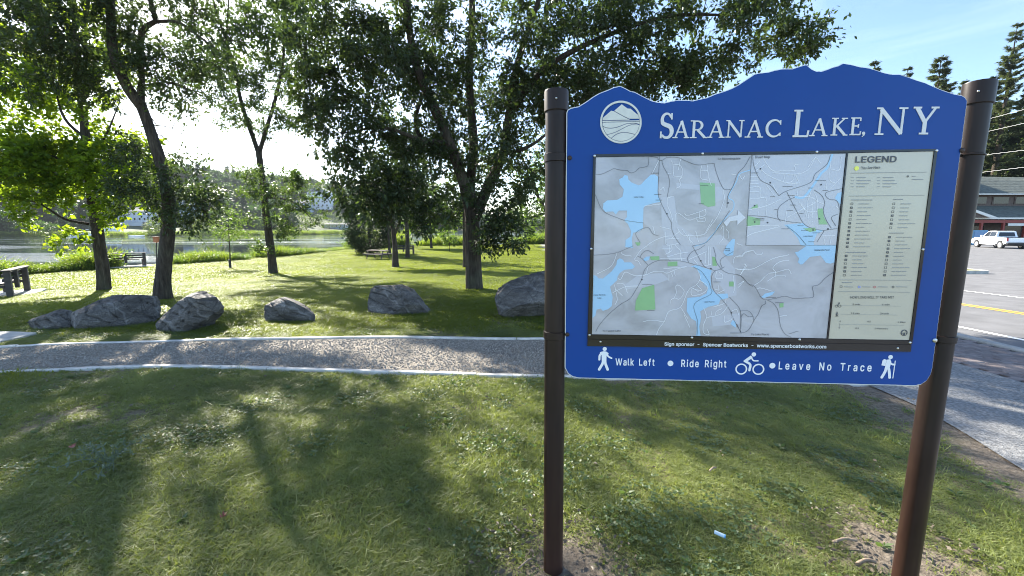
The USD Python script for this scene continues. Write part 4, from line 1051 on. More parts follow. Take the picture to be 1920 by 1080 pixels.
for s_ in ((1114.5, 293), (1316, 288.5), (1529, 285.5), (1752.5, 283), (1108, 466.5), (1727, 467.5), (1105, 627.5), (1296, 632.3), (1497, 635.8), (1703, 641.5)):
    dome_at(*s_, 0.0052, 0.0085, 'steel', mb, 'screw')
for s_ in ((1125.5, 640.2), (1681, 652.3)):
    dome_at(*s_, 0.0045, 0.006, 'steel', mb, 'screw')
for s_, m in (((1068, 296), 'dark_bolt'), ((1803.5, 282), 'dark_bolt'), ((1063.5, 627), 'dark_bolt'), ((1752.5, 638), 'steel')):
    dome_at(*s_, 0.0095, 0.001, m, sg, 'bolt')


# --- posts with caps and clamps
def at_plane(px, py, w):
    u, v = P(px, py, w)
    return PLANE_O + N * w + U * u + VV * v


def post(top, bot, r, bands):
    a_, b_ = at_plane(*top, -D_POST), at_plane(*bot, -D_POST)
    d = (a_ - b_) / np.linalg.norm(a_ - b_)
    k = b_ - d * (b_[2] / d[2] + 0.12 / d[2])
    up = a_ - d * 0.01
    POSTS.append(b_)
    bev = [(0, 1.0), (1.0, 1.0)]
    q = [k + (up - k) * t for t in np.linspace(0, 1, 12)]
    p_ = part(sg, 'post', tube(q, r, 40), 'post_brown', smooth_=35)
    cap = [a_ - d * 0.082, a_ - d * 0.080, a_ - d * 0.004, a_, a_ + d * 0.002]
    part(p_, 'cap', tube(cap, [r + 0.0035, r + 0.005, r + 0.005, r + 0.003, r - 0.008], 40), 'post_brown', smooth_=35)
    rv = a_ - d * 0.042
    tov = EYEP - rv
    tov -= d * (tov @ d)
    tov /= np.linalg.norm(tov)
    s = trimesh.creation.icosphere(2, 0.0042)
    s.apply_translation(rv + tov * (r + 0.005))
    part(p_, 'rivet', s, 'steel', smooth_=True)
    for by, hw in bands:
        c = at_plane(*by, -D_POST)
        t = (c - b_) @ d
        c = b_ + d * t
        part(p_, 'clamp', tube([c - d * hw, c - d * (hw - 0.002), c + d * (hw - 0.002), c + d * hw], [r + 0.001, r + 0.0045, r + 0.0045, r + 0.001], 40), 'post_brown', smooth_=35)
        side_ = 1 if c @ U < (SIGN_L + SIGN_R)[:3] @ U / 2 else -1
        uu = np.array([(c - PLANE_O) @ U, (c - PLANE_O) @ VV])
        x0, x1 = sorted((uu[0], uu[0] + side_ * (r + 0.05)))
        part(p_, 'clamp_plate', onpanel(prism(sbox(x0, uu[1] - hw, x1, uu[1] + hw), -0.022, -0.0165)), 'post_brown')


zc = np.linalg.norm(at_plane(1043, 430, -D_POST) - EYEP)
RP = 39.5 / F * ((at_plane(1043, 430, -D_POST) - EYEP) @ CF) / 2
post((1043.2, 171), (1037, 1068), RP, [((1042, 297), 0.017), ((1040, 627), 0.017)])
post((1837, 155), (1699, 1062), RP * 0.96, [((1812, 292), 0.004), ((1770, 634), 0.014)])

# ---------------------------------------------------------------- trees
def leaves(rng, pos, axis_, size, aspect=0.5, fold=0.25, droop=0.5, jitter=0.7):
    """A folded four-cornered leaf at each place."""
    n = len(pos)
    a = axis_ + rng.normal(0, jitter, (n, 3))
    a[:, 2] -= droop
    a /= np.linalg.norm(a, axis=1, keepdims=True)
    up = np.array([0, 0, 1.0]) + rng.normal(0, 0.6, (n, 3))
    s = np.cross(a, up)
    s /= np.maximum(np.linalg.norm(s, axis=1, keepdims=True), 1e-6)
    nn = np.cross(s, a)
    L = (size * rng.uniform(0.65, 1.25, n))[:, None]
    w = L * aspect / 2
    v = np.stack([pos, pos + a * L * 0.45 + s * w + nn * w * fold, pos + a * L, pos + a * L * 0.45 - s * w + nn * w * fold], 1).reshape(-1, 3)
    k = np.arange(n)[:, None] * 4
    f = np.hstack([k, k + 1, k + 2, k, k + 2, k + 3]).reshape(-1, 3)
    return v, f


def trunk_mesh(line, rads, sides, seed, flare=0.5, rough=0.06):
    p = resample(np.c_[line, rads], 0.16)
    m = tube(p[:, :3], p[:, 3], sides)
    v = np.asarray(m.vertices).copy()
    n = len(p)
    c = np.vstack([np.repeat(p[:, :3], sides, 0), p[:1, :3], p[-1:, :3]])
    rr = np.r_[np.repeat(p[:, 3], sides), 0, 0]
    d = v - c
    nz = meshkit.fbm(v * np.array([5, 5, 1.3]), 3, seed) - 0.5
    low = np.r_[np.repeat(np.exp(-np.maximum(p[:, 2] - p[0, 2] - 0.1, 0) / 0.28), sides), 0, 0] if flare else 0
    ang = np.arctan2(d[:, 1], d[:, 0])
    root = flare * low * (0.55 + 0.45 * np.cos(ang * 4 + seed)) if flare else 0
    m.vertices = v + d * (nz[:, None] * rough * 6 * 0.5 + np.asarray(root).reshape(-1, 1) if flare else nz[:, None] * rough * 3)
    return m


def tree(name, label, cat_, limbs, blobs, leaf, size, per, seed, aspect=0.5, group=None, gap=0.42, sides=14, twig=0.5, droop=0.45, big_above=8.0, bark='bark', spread=0.16, rbase=0.008):
    """limbs: [(points, radii)], the first one the trunk; blobs: [(centre, radii, clusters)]."""
    rng = np.random.default_rng(seed)
    base = np.array(limbs[0][0][0], float)
    t = thing(name, label, cat_, base, group=group)
    part(t, 'trunk', cat([trunk_mesh(np.array(l, float), r, sides if k == 0 else max(8, sides - 4), seed + k, 0.34 if k == 0 else 0) for k, (l, r) in enumerate(limbs)]), bark, smooth_=True)
    sk, sr = [], []
    for l, r in limbs:
        q = resample(np.c_[np.array(l, float), r], 0.25)
        keep = q[:, 2] > base[2] + 1.0
        sk.append(q[keep, :3])
        sr.append(q[keep, 3])
    sk, sr = np.vstack(sk), np.concatenate(sr)
    cl = []
    for c, r, n in blobs:
        q = rng.normal(0, 1, (n * 3, 3))
        q /= np.linalg.norm(q, axis=1, keepdims=True)
        q *= rng.uniform(0.15, 1, (len(q), 1)) ** 0.5
        q = np.asarray(c) + q * np.asarray(r)
        q = q[meshkit.noise(q * 0.9 + 7.3, seed) > gap - 0.12 * 0][:n]
        cl.append(q)
    cl = np.vstack(cl)
    cl = cl[cl[:, 2] > terrain(cl[:, 0], cl[:, 1], False) + 0.5]
    d0, _ = cKDTree(sk).query(cl)
    order = np.argsort(d0)
    nodes, nr, pend = list(sk), list(sr), []
    arr = np.zeros((len(sk) + len(cl) * 4, 3))
    arr[:len(sk)] = sk
    rad = np.zeros(len(arr))
    rad[:len(sk)] = np.maximum(sr * 0.45, 0.012)
    pen = np.zeros(len(arr))
    m = len(sk)
    tubes = []
    out = np.zeros((len(cl), 3))
    for k in order:
        c = cl[k]
        d = np.linalg.norm(arr[:m] - c, axis=1) + pen[:m] * 0.35 + np.maximum(arr[:m, 2] - c[2], 0) * 0.5
        b = int(np.argmin(d))
        L = np.linalg.norm(arr[b] - c)
        r0 = min(rad[b] * 0.8, rbase + 0.010 * L)
        mid = [arr[b] * (1 - s) + c * s + np.array([0, 0, 0.10 * L * math.sin(math.pi * s)]) + rng.normal(0, 0.05 * L, 3) * math.sin(math.pi * s) for s in (0.33, 0.66)]
        pts = np.array([arr[b], *mid, c])
        tubes.append(tube(pts, np.linspace(r0, 0.004, 4), 5, False))
        out[k] = (c - arr[b]) / max(L, 1e-6)
        for s, q in enumerate(pts[1:]):
            arr[m] = q
            rad[m] = max(r0 * (1 - 0.3 * (s + 1)), 0.005)
            pen[m] = pen[b] + L * (s + 1) / 3
            m += 1
    # twigs and leaves
    n = len(cl)
    nt = max(4, per // 12)
    td = out[:, None] * 0.5 + rng.normal(0, 0.75, (n, nt, 3))
    td[..., 2] *= 0.75
    td /= np.linalg.norm(td, axis=2, keepdims=True)
    tl = twig * rng.uniform(0.5, 1.2, (n, nt, 1))
    tw = []
    a = cl[:, None] + 0 * td
    b = cl[:, None] + td * tl
    A, Bq = a.reshape(-1, 3), b.reshape(-1, 3)
    sidev = np.cross(Bq - A, rng.normal(0, 1, A.shape))
    sidev /= np.maximum(np.linalg.norm(sidev, axis=1, keepdims=True), 1e-6)
    tv = np.stack([A - sidev * 0.004, A + sidev * 0.004, Bq], 1).reshape(-1, 3)
    kk = np.arange(len(A))[:, None] * 3
    part(t, 'branches', cat(tubes + [(tv, np.hstack([kk, kk + 1, kk + 2]))]), bark)
    pl = max(3, per // nt)
    s = rng.uniform(0.15, 1.05, (n, nt, pl, 1))
    pos = (a[:, :, None] + (b - a)[:, :, None] * s + rng.normal(0, spread * 0.35, (n, nt, pl, 3))).reshape(-1, 3)
    ax = np.repeat(td.reshape(-1, 3), pl, 0)
    hi = pos[:, 2] > big_above
    drop = hi & (rng.random(len(pos)) > 0.4)
    pos, ax, hi = pos[~drop], ax[~drop], hi[~drop]
    lv, lf = leaves(rng, pos, ax, np.where(hi, size * 1.6, size), aspect, droop=droop)
    part(t, 'crown', (lv, lf), leaf)
    return t


def blob(px, py, Y, rpx, n, ry=None, dz=1.0):
    """A foliage mass: centre direction and radius measured in the photograph, at distance Y."""
    c = at(px, py, Y)
    k = np.linalg.norm(c - EYEP) * 0 + Y * 1.02 / F
    return (c, (rpx * k, (ry if ry else rpx * k * 0.9), rpx * k * dz), n)


def limb(pts, r0, r1, p=1.0):
    pts = np.array(pts, float)
    s = np.r_[0, np.cumsum(np.linalg.norm(np.diff(pts, axis=0), axis=1))]
    return pts, r0 + (r1 - r0) * (s / s[-1]) ** p


def root(px, py):
    q = hit(px, py)
    q[2] = float(terrain(q[0], q[1])) - 0.12
    return q


# the big ash behind the boulders
b4 = root(890, 543)
Y4 = b4[1]
J = at(884, 395, Y4)
limbs4 = [limb([b4, at(888, 500, Y4), J, at(878, 360, Y4)], 0.245, 0.20),
          limb([at(886, 420, Y4), at(868, 340, Y4 - 0.2), at(842, 265, Y4 - 0.5), at(815, 205, Y4 - 0.6), at(780, 120, Y4 - 0.8), at(760, 0, Y4 - 1), at(745, -160, Y4 - 1.2), at(740, -300, Y4 - 1)], 0.17, 0.03),
          limb([at(880, 400, Y4), at(882, 340, Y4 + 0.3), at(888, 270, Y4 + 0.5), at(880, 150, Y4 + 0.8), at(885, 0, Y4 + 0.8), at(870, -250, Y4 + 0.8), at(875, -420, Y4 + 0.6)], 0.16, 0.03),
          limb([at(890, 410, Y4), at(915, 350, Y4 + 0.1), at(942, 290, Y4 + 0.3), at(955, 210, Y4 + 0.2), at(970, 120, Y4), at(1010, 0, Y4), at(1060, -160, Y4 - 0.3)], 0.17, 0.03),
          limb([at(955, 215, Y4 + 0.2), at(1020, 130, Y4 - 0.3), at(1130, 70, Y4 - 0.8), at(1260, 30, Y4 - 1.2), at(1400, 30, Y4 - 1.5)], 0.10, 0.02),
          limb([at(843, 268, Y4 - 0.5), at(790, 262, Y4 - 0.9), at(720, 240, Y4 - 1.4), at(640, 250, Y4 - 1.6)], 0.08, 0.015),
          limb([at(845, 275, Y4 - 0.5), at(800, 268, Y4 - 0.3), at(778, 230, Y4 - 0.2), at(795, 170, Y4), at(815, 60, Y4)], 0.07, 0.015),
          limb([at(942, 290, Y4 + 0.3), at(1000, 270, Y4 - 0.5), at(1080, 200, Y4 - 1)], 0.07, 0.015)]
B4 = [blob(1030, 130, Y4 - 0.2, 80, 30), blob(990, 180, Y4 + 0.3, 60, 18), blob(700, 150, Y4 - 0.9, 120, 62), blob(620, 90, Y4 - 1.2, 95, 44), blob(800, 60, Y4 - 0.3, 120, 62), blob(900, 130, Y4 + 0.6, 120, 51), blob(1000, 60, Y4 + 0.1, 110, 51), blob(1100, 80, Y4 - 0.6, 110, 55), blob(1210, 70, Y4 - 0.8, 100, 51),
      blob(1320, 60, Y4 - 1.2, 95, 46), blob(1430, 30, Y4 - 1.4, 75, 30), blob(1505, 50, Y4 - 1.4, 42, 10), blob(1500, 100, Y4 - 1.4, 26, 4), blob(690, 320, Y4 - 1.2, 85, 35), blob(780, 330, Y4 - 0.6, 80, 32), blob(640, 240, Y4 - 1.6, 75, 34), blob(590, 175, Y4 - 1.3, 55, 18), blob(870, 320, Y4 - 0.8, 75, 23),
      blob(960, 330, Y4 - 0.3, 60, 23), blob(1010, 230, Y4 + 0.1, 100, 46), blob(945, 425, Y4 - 0.7, 50, 23, 0.5), blob(912, 455, Y4 - 0.6, 22, 5, 0.4), blob(820, 400, Y4 - 0.5, 50, 12), blob(735, 385, Y4 - 0.9, 55, 13), blob(1130, 170, Y4 - 0.8, 80, 32), blob(770, 210, Y4, 110, 50), blob(880, 230, Y4 + 0.8, 110, 50),
      blob(1240, 150, Y4 - 0.9, 62, 21), blob(1340, 130, Y4 - 1.2, 55, 16), blob(680, -60, Y4 - 0.6, 140, 15), blob(860, -120, Y4, 170, 20), blob(1040, -110, Y4, 160, 20), blob(1230, -60, Y4 - 0.8, 130, 13), blob(760, -300, Y4, 190, 15), blob(980, -320, Y4, 200, 15), blob(900, -480, Y4, 170, 10), blob(1380, -60, Y4 - 1.3, 80, 6)]
tree('ash_tree', 'big dark green ash with a thick forked trunk, left of the rounded boulder', 'tree', limbs4, B4, 'leaf_ash', 0.125, 92, 41, aspect=0.5, group=None, twig=0.42, gap=0.33)

# the leaning ash at the left, behind the boulders
b2 = root(305, 563)
Y2 = b2[1]
limbs2 = [limb([b2, at(306, 520, Y2), at(314, 440, Y2), at(316, 370, Y2), at(300, 300, Y2), at(280, 240, Y2), at(264, 196, Y2)], 0.185, 0.11),
          limb([at(266, 200, Y2), at(240, 165, Y2), at(215, 110, Y2 - 0.1), at(209, 60, Y2 - 0.1), at(205, -20, Y2 - 0.2), at(190, -160, Y2 - 0.2)], 0.13, 0.05),
          limb([at(264, 205, Y2), at(265, 140, Y2 + 0.2), at(264, 70, Y2 + 0.2), at(276, 48, Y2 + 0.2), at(292, 40, Y2 + 0.2), at(284, 10, Y2 + 0.2), at(275, -60, Y2 + 0.2), at(280, -180, Y2)], 0.085, 0.035),
          limb([at(292, 40, Y2 + 0.2), at(335, 42, Y2), at(375, 70, Y2 - 0.2), at(410, 95, Y2 - 0.5)], 0.045, 0.012),
          limb([at(272, 160, Y2 + 0.2), at(310, 155, Y2), at(345, 165, Y2 - 0.3), at(360, 190, Y2 - 0.5)], 0.03, 0.008),
          limb([at(316, 400, Y2), at(350, 385, Y2 - 0.4), at(385, 395, Y2 - 0.8)], 0.03, 0.01)]
_r = np.random.default_rng(12)
for (sx_, sy_) in ((292, 42), (330, 43), (370, 66), (264, 100), (265, 140), (300, 156), (340, 163), (272, 215), (285, 250), (296, 282), (300, 300), (264, 170), (395, 85), (350, 52), (290, 235), (315, 158)):
    x_, y_, ln = sx_, sy_, [at(sx_, sy_, Y2 + 0.1)]
    dx, dy = _r.uniform(9, 20), _r.uniform(-9, 6)
    for q_ in range(5):
        x_, y_ = x_ + dx, y_ + dy
        dx, dy = dx * 0.86 + _r.normal(0, 2), dy + _r.uniform(1, 6)
        ln.append(at(x_, y_, Y2 + 0.1 - 0.1 * q_))
    limbs2.append(limb(ln, 0.014, 0.004))
B2 = [blob(130, 40, Y2 - 0.6, 95, 59), blob(60, 70, Y2 - 0.4, 90, 49), blob(150, 130, Y2, 70, 35), blob(310, 100, Y2 - 0.3, 60, 20), blob(350, 30, Y2 - 0.2, 70, 24), blob(290, 150, Y2 - 0.2, 45, 16), blob(400, 110, Y2 - 0.5, 45, 11), blob(230, 20, Y2, 60, 27), blob(320, 170, Y2 - 0.3, 50, 14), blob(390, 390, Y2 - 0.8, 28, 11, 0.4),
      blob(345, 340, Y2 - 0.5, 42, 16, 0.5), blob(270, 370, Y2 - 0.5, 50, 19, 0.6), blob(250, 300, Y2, 40, 11), blob(200, -110, Y2, 150, 29), blob(360, -110, Y2, 110, 18), blob(260, -260, Y2, 140, 20), blob(60, -60, Y2, 100, 16), blob(370, 410, Y2 - 0.7, 26, 8, 0.3)]
tree('ash_tree', 'leaning ash with a bare forked trunk, rising behind the two left boulders', 'tree', limbs2, B2, 'leaf_ash', 0.115, 80, 22, aspect=0.42, twig=0.42, gap=0.3)

# the maple at the far left
b1 = root(195, 545)
Y1 = b1[1]
limbs1 = [limb([b1, at(192, 500, Y1), at(182, 430, Y1), at(172, 360, Y1), at(164, 300, Y1), at(158, 230, Y1), at(150, 150, Y1), at(140, 40, Y1), at(135, -80, Y1), at(130, -200, Y1)], 0.20, 0.03),
          limb([at(172, 350, Y1), at(150, 320, Y1 - 0.3), at(90, 290, Y1 - 0.8), at(20, 280, Y1 - 1.2)], 0.06, 0.012), limb([at(166, 420, Y1), at(120, 410, Y1 - 0.6), at(70, 380, Y1 - 1.2), at(10, 370, Y1 - 1.5)], 0.05, 0.01),
          limb([at(160, 300, Y1), at(195, 260, Y1 - 0.3), at(225, 190, Y1 - 0.5)], 0.06, 0.012), limb([at(180, 380, Y1), at(215, 350, Y1 - 0.4), at(250, 340, Y1 - 0.7)], 0.04, 0.01), limb([at(160, 260, Y1), at(120, 220, Y1 - 0.4), at(100, 150, Y1 - 0.6)], 0.06, 0.012)]
B1 = [blob(60, 312, Y1 - 1.0, 80, 33, 1.3), blob(10, 290, Y1 - 1.2, 70, 24), blob(120, 290, Y1 - 0.6, 60, 21), blob(200, 318, Y1 - 0.5, 55, 18), blob(245, 350, Y1 - 0.9, 48, 15, 0.7), blob(130, 420, Y1 - 1.0, 34, 6, 0.5), blob(210, 405, Y1 - 0.8, 26, 4, 0.4), blob(60, 375, Y1 - 1.4, 45, 9, 0.5), blob(-60, 310, Y1 - 1.2, 90, 28),
      blob(90, 220, Y1 - 0.2, 75, 17), blob(150, 190, Y1, 70, 21), blob(215, 240, Y1 - 0.2, 55, 9), blob(40, 150, Y1, 75, 18), blob(170, 90, Y1, 70, 17), blob(80, 70, Y1, 80, 17), blob(120, -60, Y1, 120, 8), blob(120, -190, Y1, 100, 5), blob(-60, 180, Y1, 90, 26), blob(-60, 20, Y1, 110, 31), blob(260, 300, Y1 + 0.2, 45, 9)]
tree('maple_tree', 'bright green maple with low sunlit branches, nearest the left bench', 'tree', limbs1, B1, 'leaf_maple', 0.15, 84, 13, aspect=0.8, twig=0.45, droop=0.25, gap=0.3, spread=0.2)

# the slender ash in the middle of the lawn
b3 = root(513, 514)
Y3 = b3[1]
limbs3 = [limb([b3, at(508, 470, Y3), at(500, 410, Y3), at(492, 340, Y3), at(485, 284, Y3)], 0.225, 0.14),
          limb([at(486, 290, Y3), at(470, 245, Y3), at(452, 190, Y3), at(435, 110, Y3), at(405, 20, Y3), at(390, -60, Y3)], 0.12, 0.03),
          limb([at(485, 290, Y3), at(500, 240, Y3), at(515, 190, Y3), at(530, 120, Y3), at(535, 40, Y3), at(540, -60, Y3)], 0.11, 0.03),
          limb([at(445, 155, Y3), at(425, 90, Y3 + 0.3), at(428, 10, Y3 + 0.5), at(430, -80, Y3 + 0.5)], 0.06, 0.02),
          limb([at(496, 370, Y3), at(540, 375, Y3 - 0.8), at(575, 400, Y3 - 1.4), at(590, 425, Y3 - 1.6)], 0.05, 0.012)]
B3 = [blob(478, 345, Y3 - 0.8, 40, 20), blob(530, 355, Y3 - 1.0, 44, 21), blob(570, 405, Y3 - 1.5, 32, 12), blob(460, 395, Y3 - 0.8, 24, 8), blob(525, 430, Y3 - 0.9, 26, 9), blob(560, 345, Y3 - 0.7, 32, 11), blob(500, 460, Y3 - 0.4, 16, 4, 0.4), blob(470, 225, Y3, 44, 22), blob(420, 170, Y3, 50, 37), blob(510, 170, Y3, 48, 34), blob(400, 80, Y3, 55, 41),
      blob(470, 110, Y3, 60, 51), blob(540, 100, Y3, 52, 44), blob(560, 30, Y3, 55, 44), blob(430, 10, Y3, 60, 48), blob(360, 130, Y3, 40, 17), blob(500, 20, Y3, 55, 44), blob(555, 220, Y3, 40, 20), blob(440, -90, Y3, 90, 18), blob(550, -80, Y3, 80, 13), blob(480, -180, Y3, 80, 10)]
tree('ash_tree', 'slender light green ash with a V fork, alone in the middle of the lawn', 'tree', limbs3, B3, 'leaf_mid', 0.145, 92, 33, aspect=0.45, twig=0.5, gap=0.3, big_above=10)

# smaller trees farther back
def small_tree(name, label, base, w_px, axis_pts, blobs, leaf, size, per, seed, **kw):
    b = root(*base)
    Yb = b[1]
    r = w_px * Yb / F / 2
    l = [limb([b] + [at(x, y, Yb) for x, y in axis_pts[0]], r, r * 0.35)] + [limb([at(x, y, Yb) for x, y in ln], r * 0.55, r * 0.12) for ln in axis_pts[1:]]
    return tree(name, label, 'tree', l, [blob(x, y, Yb + dy, rp, n) for x, y, rp, n, dy in blobs], leaf, size, per, seed, sides=10, big_above=14, **kw)


small_tree('lawn_tree', 'lawn tree forking low above the grass, right of the nearer picnic table', (742, 502), 13, [[(740, 460), (737, 430), (734, 395)], [(739, 440), (750, 415), (752, 380)], [(737, 430), (720, 380), (715, 330)]],
           [(720, 360, 40, 22, 0), (760, 350, 40, 20, 0), (740, 310, 50, 26, 0), (700, 390, 22, 7, -1), (745, 250, 60, 14, 1)], 'leaf_ash', 0.3, 60, 51, twig=0.9, gap=0.3)
small_tree('lawn_tree', 'straight trunked lawn tree behind the forked one', (764, 484), 8.5, [[(764, 450), (762, 410), (760, 360), (760, 280)]], [(765, 380, 30, 14, 0), (770, 330, 45, 22, 0), (765, 280, 50, 12, 2)], 'leaf_ash', 0.36, 56, 52, twig=1.0, gap=0.3)
small_tree('lawn_tree', 'thin lawn tree at the edge of the evergreen bush', (731, 478), 5.5, [[(729, 450), (727, 410), (724, 360)]], [(722, 370, 30, 12, 0), (715, 320, 40, 16, 1)], 'leaf_ash', 0.36, 50, 53, twig=1.0, gap=0.3)
small_tree('lawn_tree', 'rounded light green tree with a dark trunk by the far water', (809, 466), 5.0, [[(808, 446), (807, 430), (806, 390)], [(807, 436), (794, 420), (782, 402)], [(807, 436), (822, 420), (836, 405)]],
           [(790, 405, 24, 18, 0), (825, 405, 26, 20, 0), (808, 380, 34, 26, 0), (775, 410, 16, 8, 0), (845, 412, 14, 7, 0)], 'leaf_light', 0.5, 60, 54, twig=1.3, gap=0.25)
small_tree('lawn_tree', 'dark lawn tree half hidden behind the big ash trunk', (872, 503), 8, [[(871, 450), (870, 400), (872, 330)]], [(860, 380, 35, 14, 0), (885, 330, 50, 22, 0)], 'leaf_ash', 0.3, 56, 55, twig=0.9, gap=0.3)
small_tree('lawn_tree', 'light green tree leaning over the far lawn beside the left sign post', (1042, 462), 9, [[(1035, 420), (1018, 385), (1005, 360), (992, 310)], [(1018, 385), (1030, 330), (1030, 280)], [(1022, 400), (985, 412), (968, 425)]],
           [(985, 390, 30, 26, 0), (1005, 350, 36, 26, 0), (965, 400, 20, 12, 0), (1015, 410, 26, 16, 0), (1040, 330, 50, 30, 0), (1000, 300, 40, 18, 0)], 'leaf_light', 0.34, 60, 56, twig=1.0, gap=0.28)
small_tree('sapling', 'young staked sapling with a black trunk guard on the lawn by the water', (432, 503), 2.6, [[(431, 470), (429, 440), (428, 415)]], [(428, 425, 24, 24, 0), (415, 440, 15, 10, 0), (445, 432, 18, 12, 0), (430, 405, 14, 9, 0)], 'leaf_light', 0.14, 24, 57, twig=0.5, gap=0.2)
small_tree('sapling', 'tiny sapling on the far lawn between the dark trunk and the shrubs', (843, 472), 1.5, [[(842, 450), (841, 436)]], [(838, 440, 12, 10, 0), (850, 452, 9, 6, 0)], 'leaf_light', 0.25, 36, 58, twig=0.6, gap=0.2)
small_tree('sapling', 'pale sapling on the far lawn just right of the farther picnic table', (987, 462), 1.6, [[(986, 440), (985, 425)]], [(985, 430, 13, 12, 0), (993, 440, 8, 6, 0)], 'leaf_light', 0.3, 36, 59, twig=0.7, gap=0.2)
q = root(432, 503)
gd = solo('trunk_guard', tube([q + (0, 0, 0.05), q + (0, 0, 0.7)], 0.075, 12), 'tree_tube', 'black plastic guard tube round the foot of the staked sapling', 'trunk guard', smooth_=40)

# evergreen bush by the nearer picnic table
bb = root(694, 476)
tb = thing('evergreen_bush', 'broad dark evergreen bush behind the nearer picnic table', 'bush', bb)
part(tb, 'trunk', tube([bb, bb + (0, 0, 2.5), bb + (0.1, 0, 4.6)], [0.2, 0.12, 0.03], 8), 'bark', smooth_=True)
rb = np.random.default_rng(8)
kpx = bb[1] / F
prof = [(345, 4), (370, 20), (395, 34), (420, 42), (440, 42), (455, 36), (470, 18)]
pp, dd = [], []
for _ in range(900):
    y = rb.uniform(345, 472)
    w = np.interp(y, [p[0] for p in prof], [p[1] for p in prof]) * kpx
    an, rr = rb.uniform(0, 2 * math.pi), w * rb.uniform(0.35, 1.0) ** 0.5 * rb.uniform(0.85, 1.1)
    c = at(692, y, bb[1])
    pp.append(c + (rr * math.cos(an), rr * math.sin(an), 0))
    dd.append((math.cos(an), math.sin(an), 0.5))
pp, dd = np.repeat(pp, 26, 0), np.repeat(dd, 26, 0)
part(tb, 'crown', leaves(rb, pp + rb.normal(0, 0.16, pp.shape), dd, 0.26, 0.35, droop=0.0), 'needle')


# ---------------------------------------------------------------- spruces behind the road
def spruce(name, label, base, h, w, leaf, seed, sparse=1.0, lean=0.0, group=None):
    rng = np.random.default_rng(seed)
    base = np.asarray(base, float)
    t = thing(name, label, 'tree', base, group=group)
    top = base + (lean, 0, h)
    part(t, 'trunk', tube([base - (0, 0, 0.3), base + (top - base) * 0.5, top], [0.014 * h + 0.08, 0.009 * h + 0.04, 0.02], 9), 'bark', smooth_=True)
    br, P_, A_ = [], [], []
    z = 0.10 * h
    while z < h - 0.15:
        f = 1 - z / h
        L0 = w * (f ** 0.8) * (0.92 if f < 0.85 else 0.6)
        for k in range(int(6 + 4 * f)):
            if rng.random() > sparse:
                continue
            an = rng.uniform(0, 2 * math.pi)
            L = L0 * rng.uniform(0.65, 1.12) + 0.15
            o = base + (top - base) * (z / h) + (0, 0, rng.uniform(-0.15, 0.15))
            dirn = np.array([math.cos(an), math.sin(an), 0])
            sag = -0.22 * f * L
            pts = np.array([o + dirn * L * s + np.array([0, 0, sag * math.sin(s * 2.2) + (0.12 + 0.5 * (1 - f)) * L * s ** 2]) for s in (0, 0.35, 0.7, 1.0)])
            br.append(tube(pts, np.linspace(0.012 * L + 0.012, 0.006, 4), 4, False))
            n = int(78 * L) + 14
            s = rng.uniform(0.18, 1, n)
            c = np.stack([np.interp(s, (0, 0.35, 0.7, 1.0), pts[:, j]) for j in range(3)], 1)
            sd = np.cross(dirn, (0, 0, 1))
            lat = rng.choice([-1, 1], n)[:, None] * sd * rng.uniform(0.4, 1, (n, 1)) + dirn * 0.8
            P_.append(c)
            A_.append(lat)
        z += max(0.28, 0.032 * h) * rng.uniform(0.8, 1.2)
    part(t, 'branches', cat(br), 'bark')
    P_, A_ = np.vstack(P_), np.vstack(A_)
    v, f = leaves(rng, P_ + rng.normal(0, 0.05, P_.shape), A_, 0.6 if h > 12 else 0.45, 0.24, droop=0.22, jitter=0.3)
    part(t, 'crown', (v, f), leaf)
    return t


def spruce_at(name, label, px, py_top, Y, w, leaf, seed, **kw):
    tp = at(px, py_top, Y)
    z0 = float(terrain(tp[0], tp[1], False))
    return spruce(name, label, (tp[0], tp[1], z0), tp[2] - z0, w, leaf, seed, **kw)


spruce_at('spruce_tree', 'tall sparse brownish spruce at the right edge, above the brown building', 1908, 45, 74, 7.0, 'needle_pale', 61, sparse=0.85)
spruce_at('spruce_tree', 'pale green spruce whose pointed top stands above the right end of the sign', 1766, 104, 66, 5.8, 'needle_pale', 62)
spruce_at('spruce_tree', 'small spruce tip showing over the middle of the sign top', 1641, 111, 74, 4.0, 'needle_pale', 63)
spruce_at('spruce_tree', 'spruce tip barely showing above the sign, left of the pointed one', 1702, 128, 80, 4.2, 'needle_pale', 64)
spruce_at('spruce_tree', 'spruce between the pointed one and the sparse one, behind the right post', 1812, 150, 82, 5.6, 'needle_pale', 65)
spruce_at('spruce_tree', 'dark spruce behind the roof at the right edge', 1868, 140, 84, 7.6, 'needle', 66)
spruce_at('spruce_tree', 'dark spruce beyond the right edge of the brown building', 1965, 80, 80, 8.0, 'needle', 67)
# leafy trees behind the building
for k, (px, py, Yk, wb) in enumerate(((1850, 222, 88, 6.5), (1908, 195, 92, 7.5), (1800, 260, 90, 6.0), (1960, 240, 90, 6.0), (1730, 230, 92, 7.0))):
    c = at(px, py, Yk)
    z0 = float(terrain(c[0], c[1], False))
    hb = c[2] - z0
    lb = ('leafy tree behind the roof just right of the sign post', 'leafy tree with a dark trunk behind the roof at the right edge', 'leafy tree behind the sign, nearest its right end', 'leafy tree beyond the right edge behind the building', 'wide leafy tree hidden behind the sign')[k]
    tree('broadleaf_tree', lb, 'tree', [limb([(c[0], c[1], z0 - 0.2), (c[0], c[1], z0 + hb * 0.5), (c[0] + 0.3, c[1], z0 + hb * 0.95)], 0.5, 0.1)],
         [((c[0], c[1], z0 + hb * 0.62), (wb, wb, hb * 0.40), 150), ((c[0] - 1, c[1] - 1, z0 + hb * 0.35), (wb * 0.9, wb * 0.8, hb * 0.22), 60)], 'leaf_mid', 0.6, 56, 70 + k, sides=8, twig=1.4, gap=0.3, big_above=99)

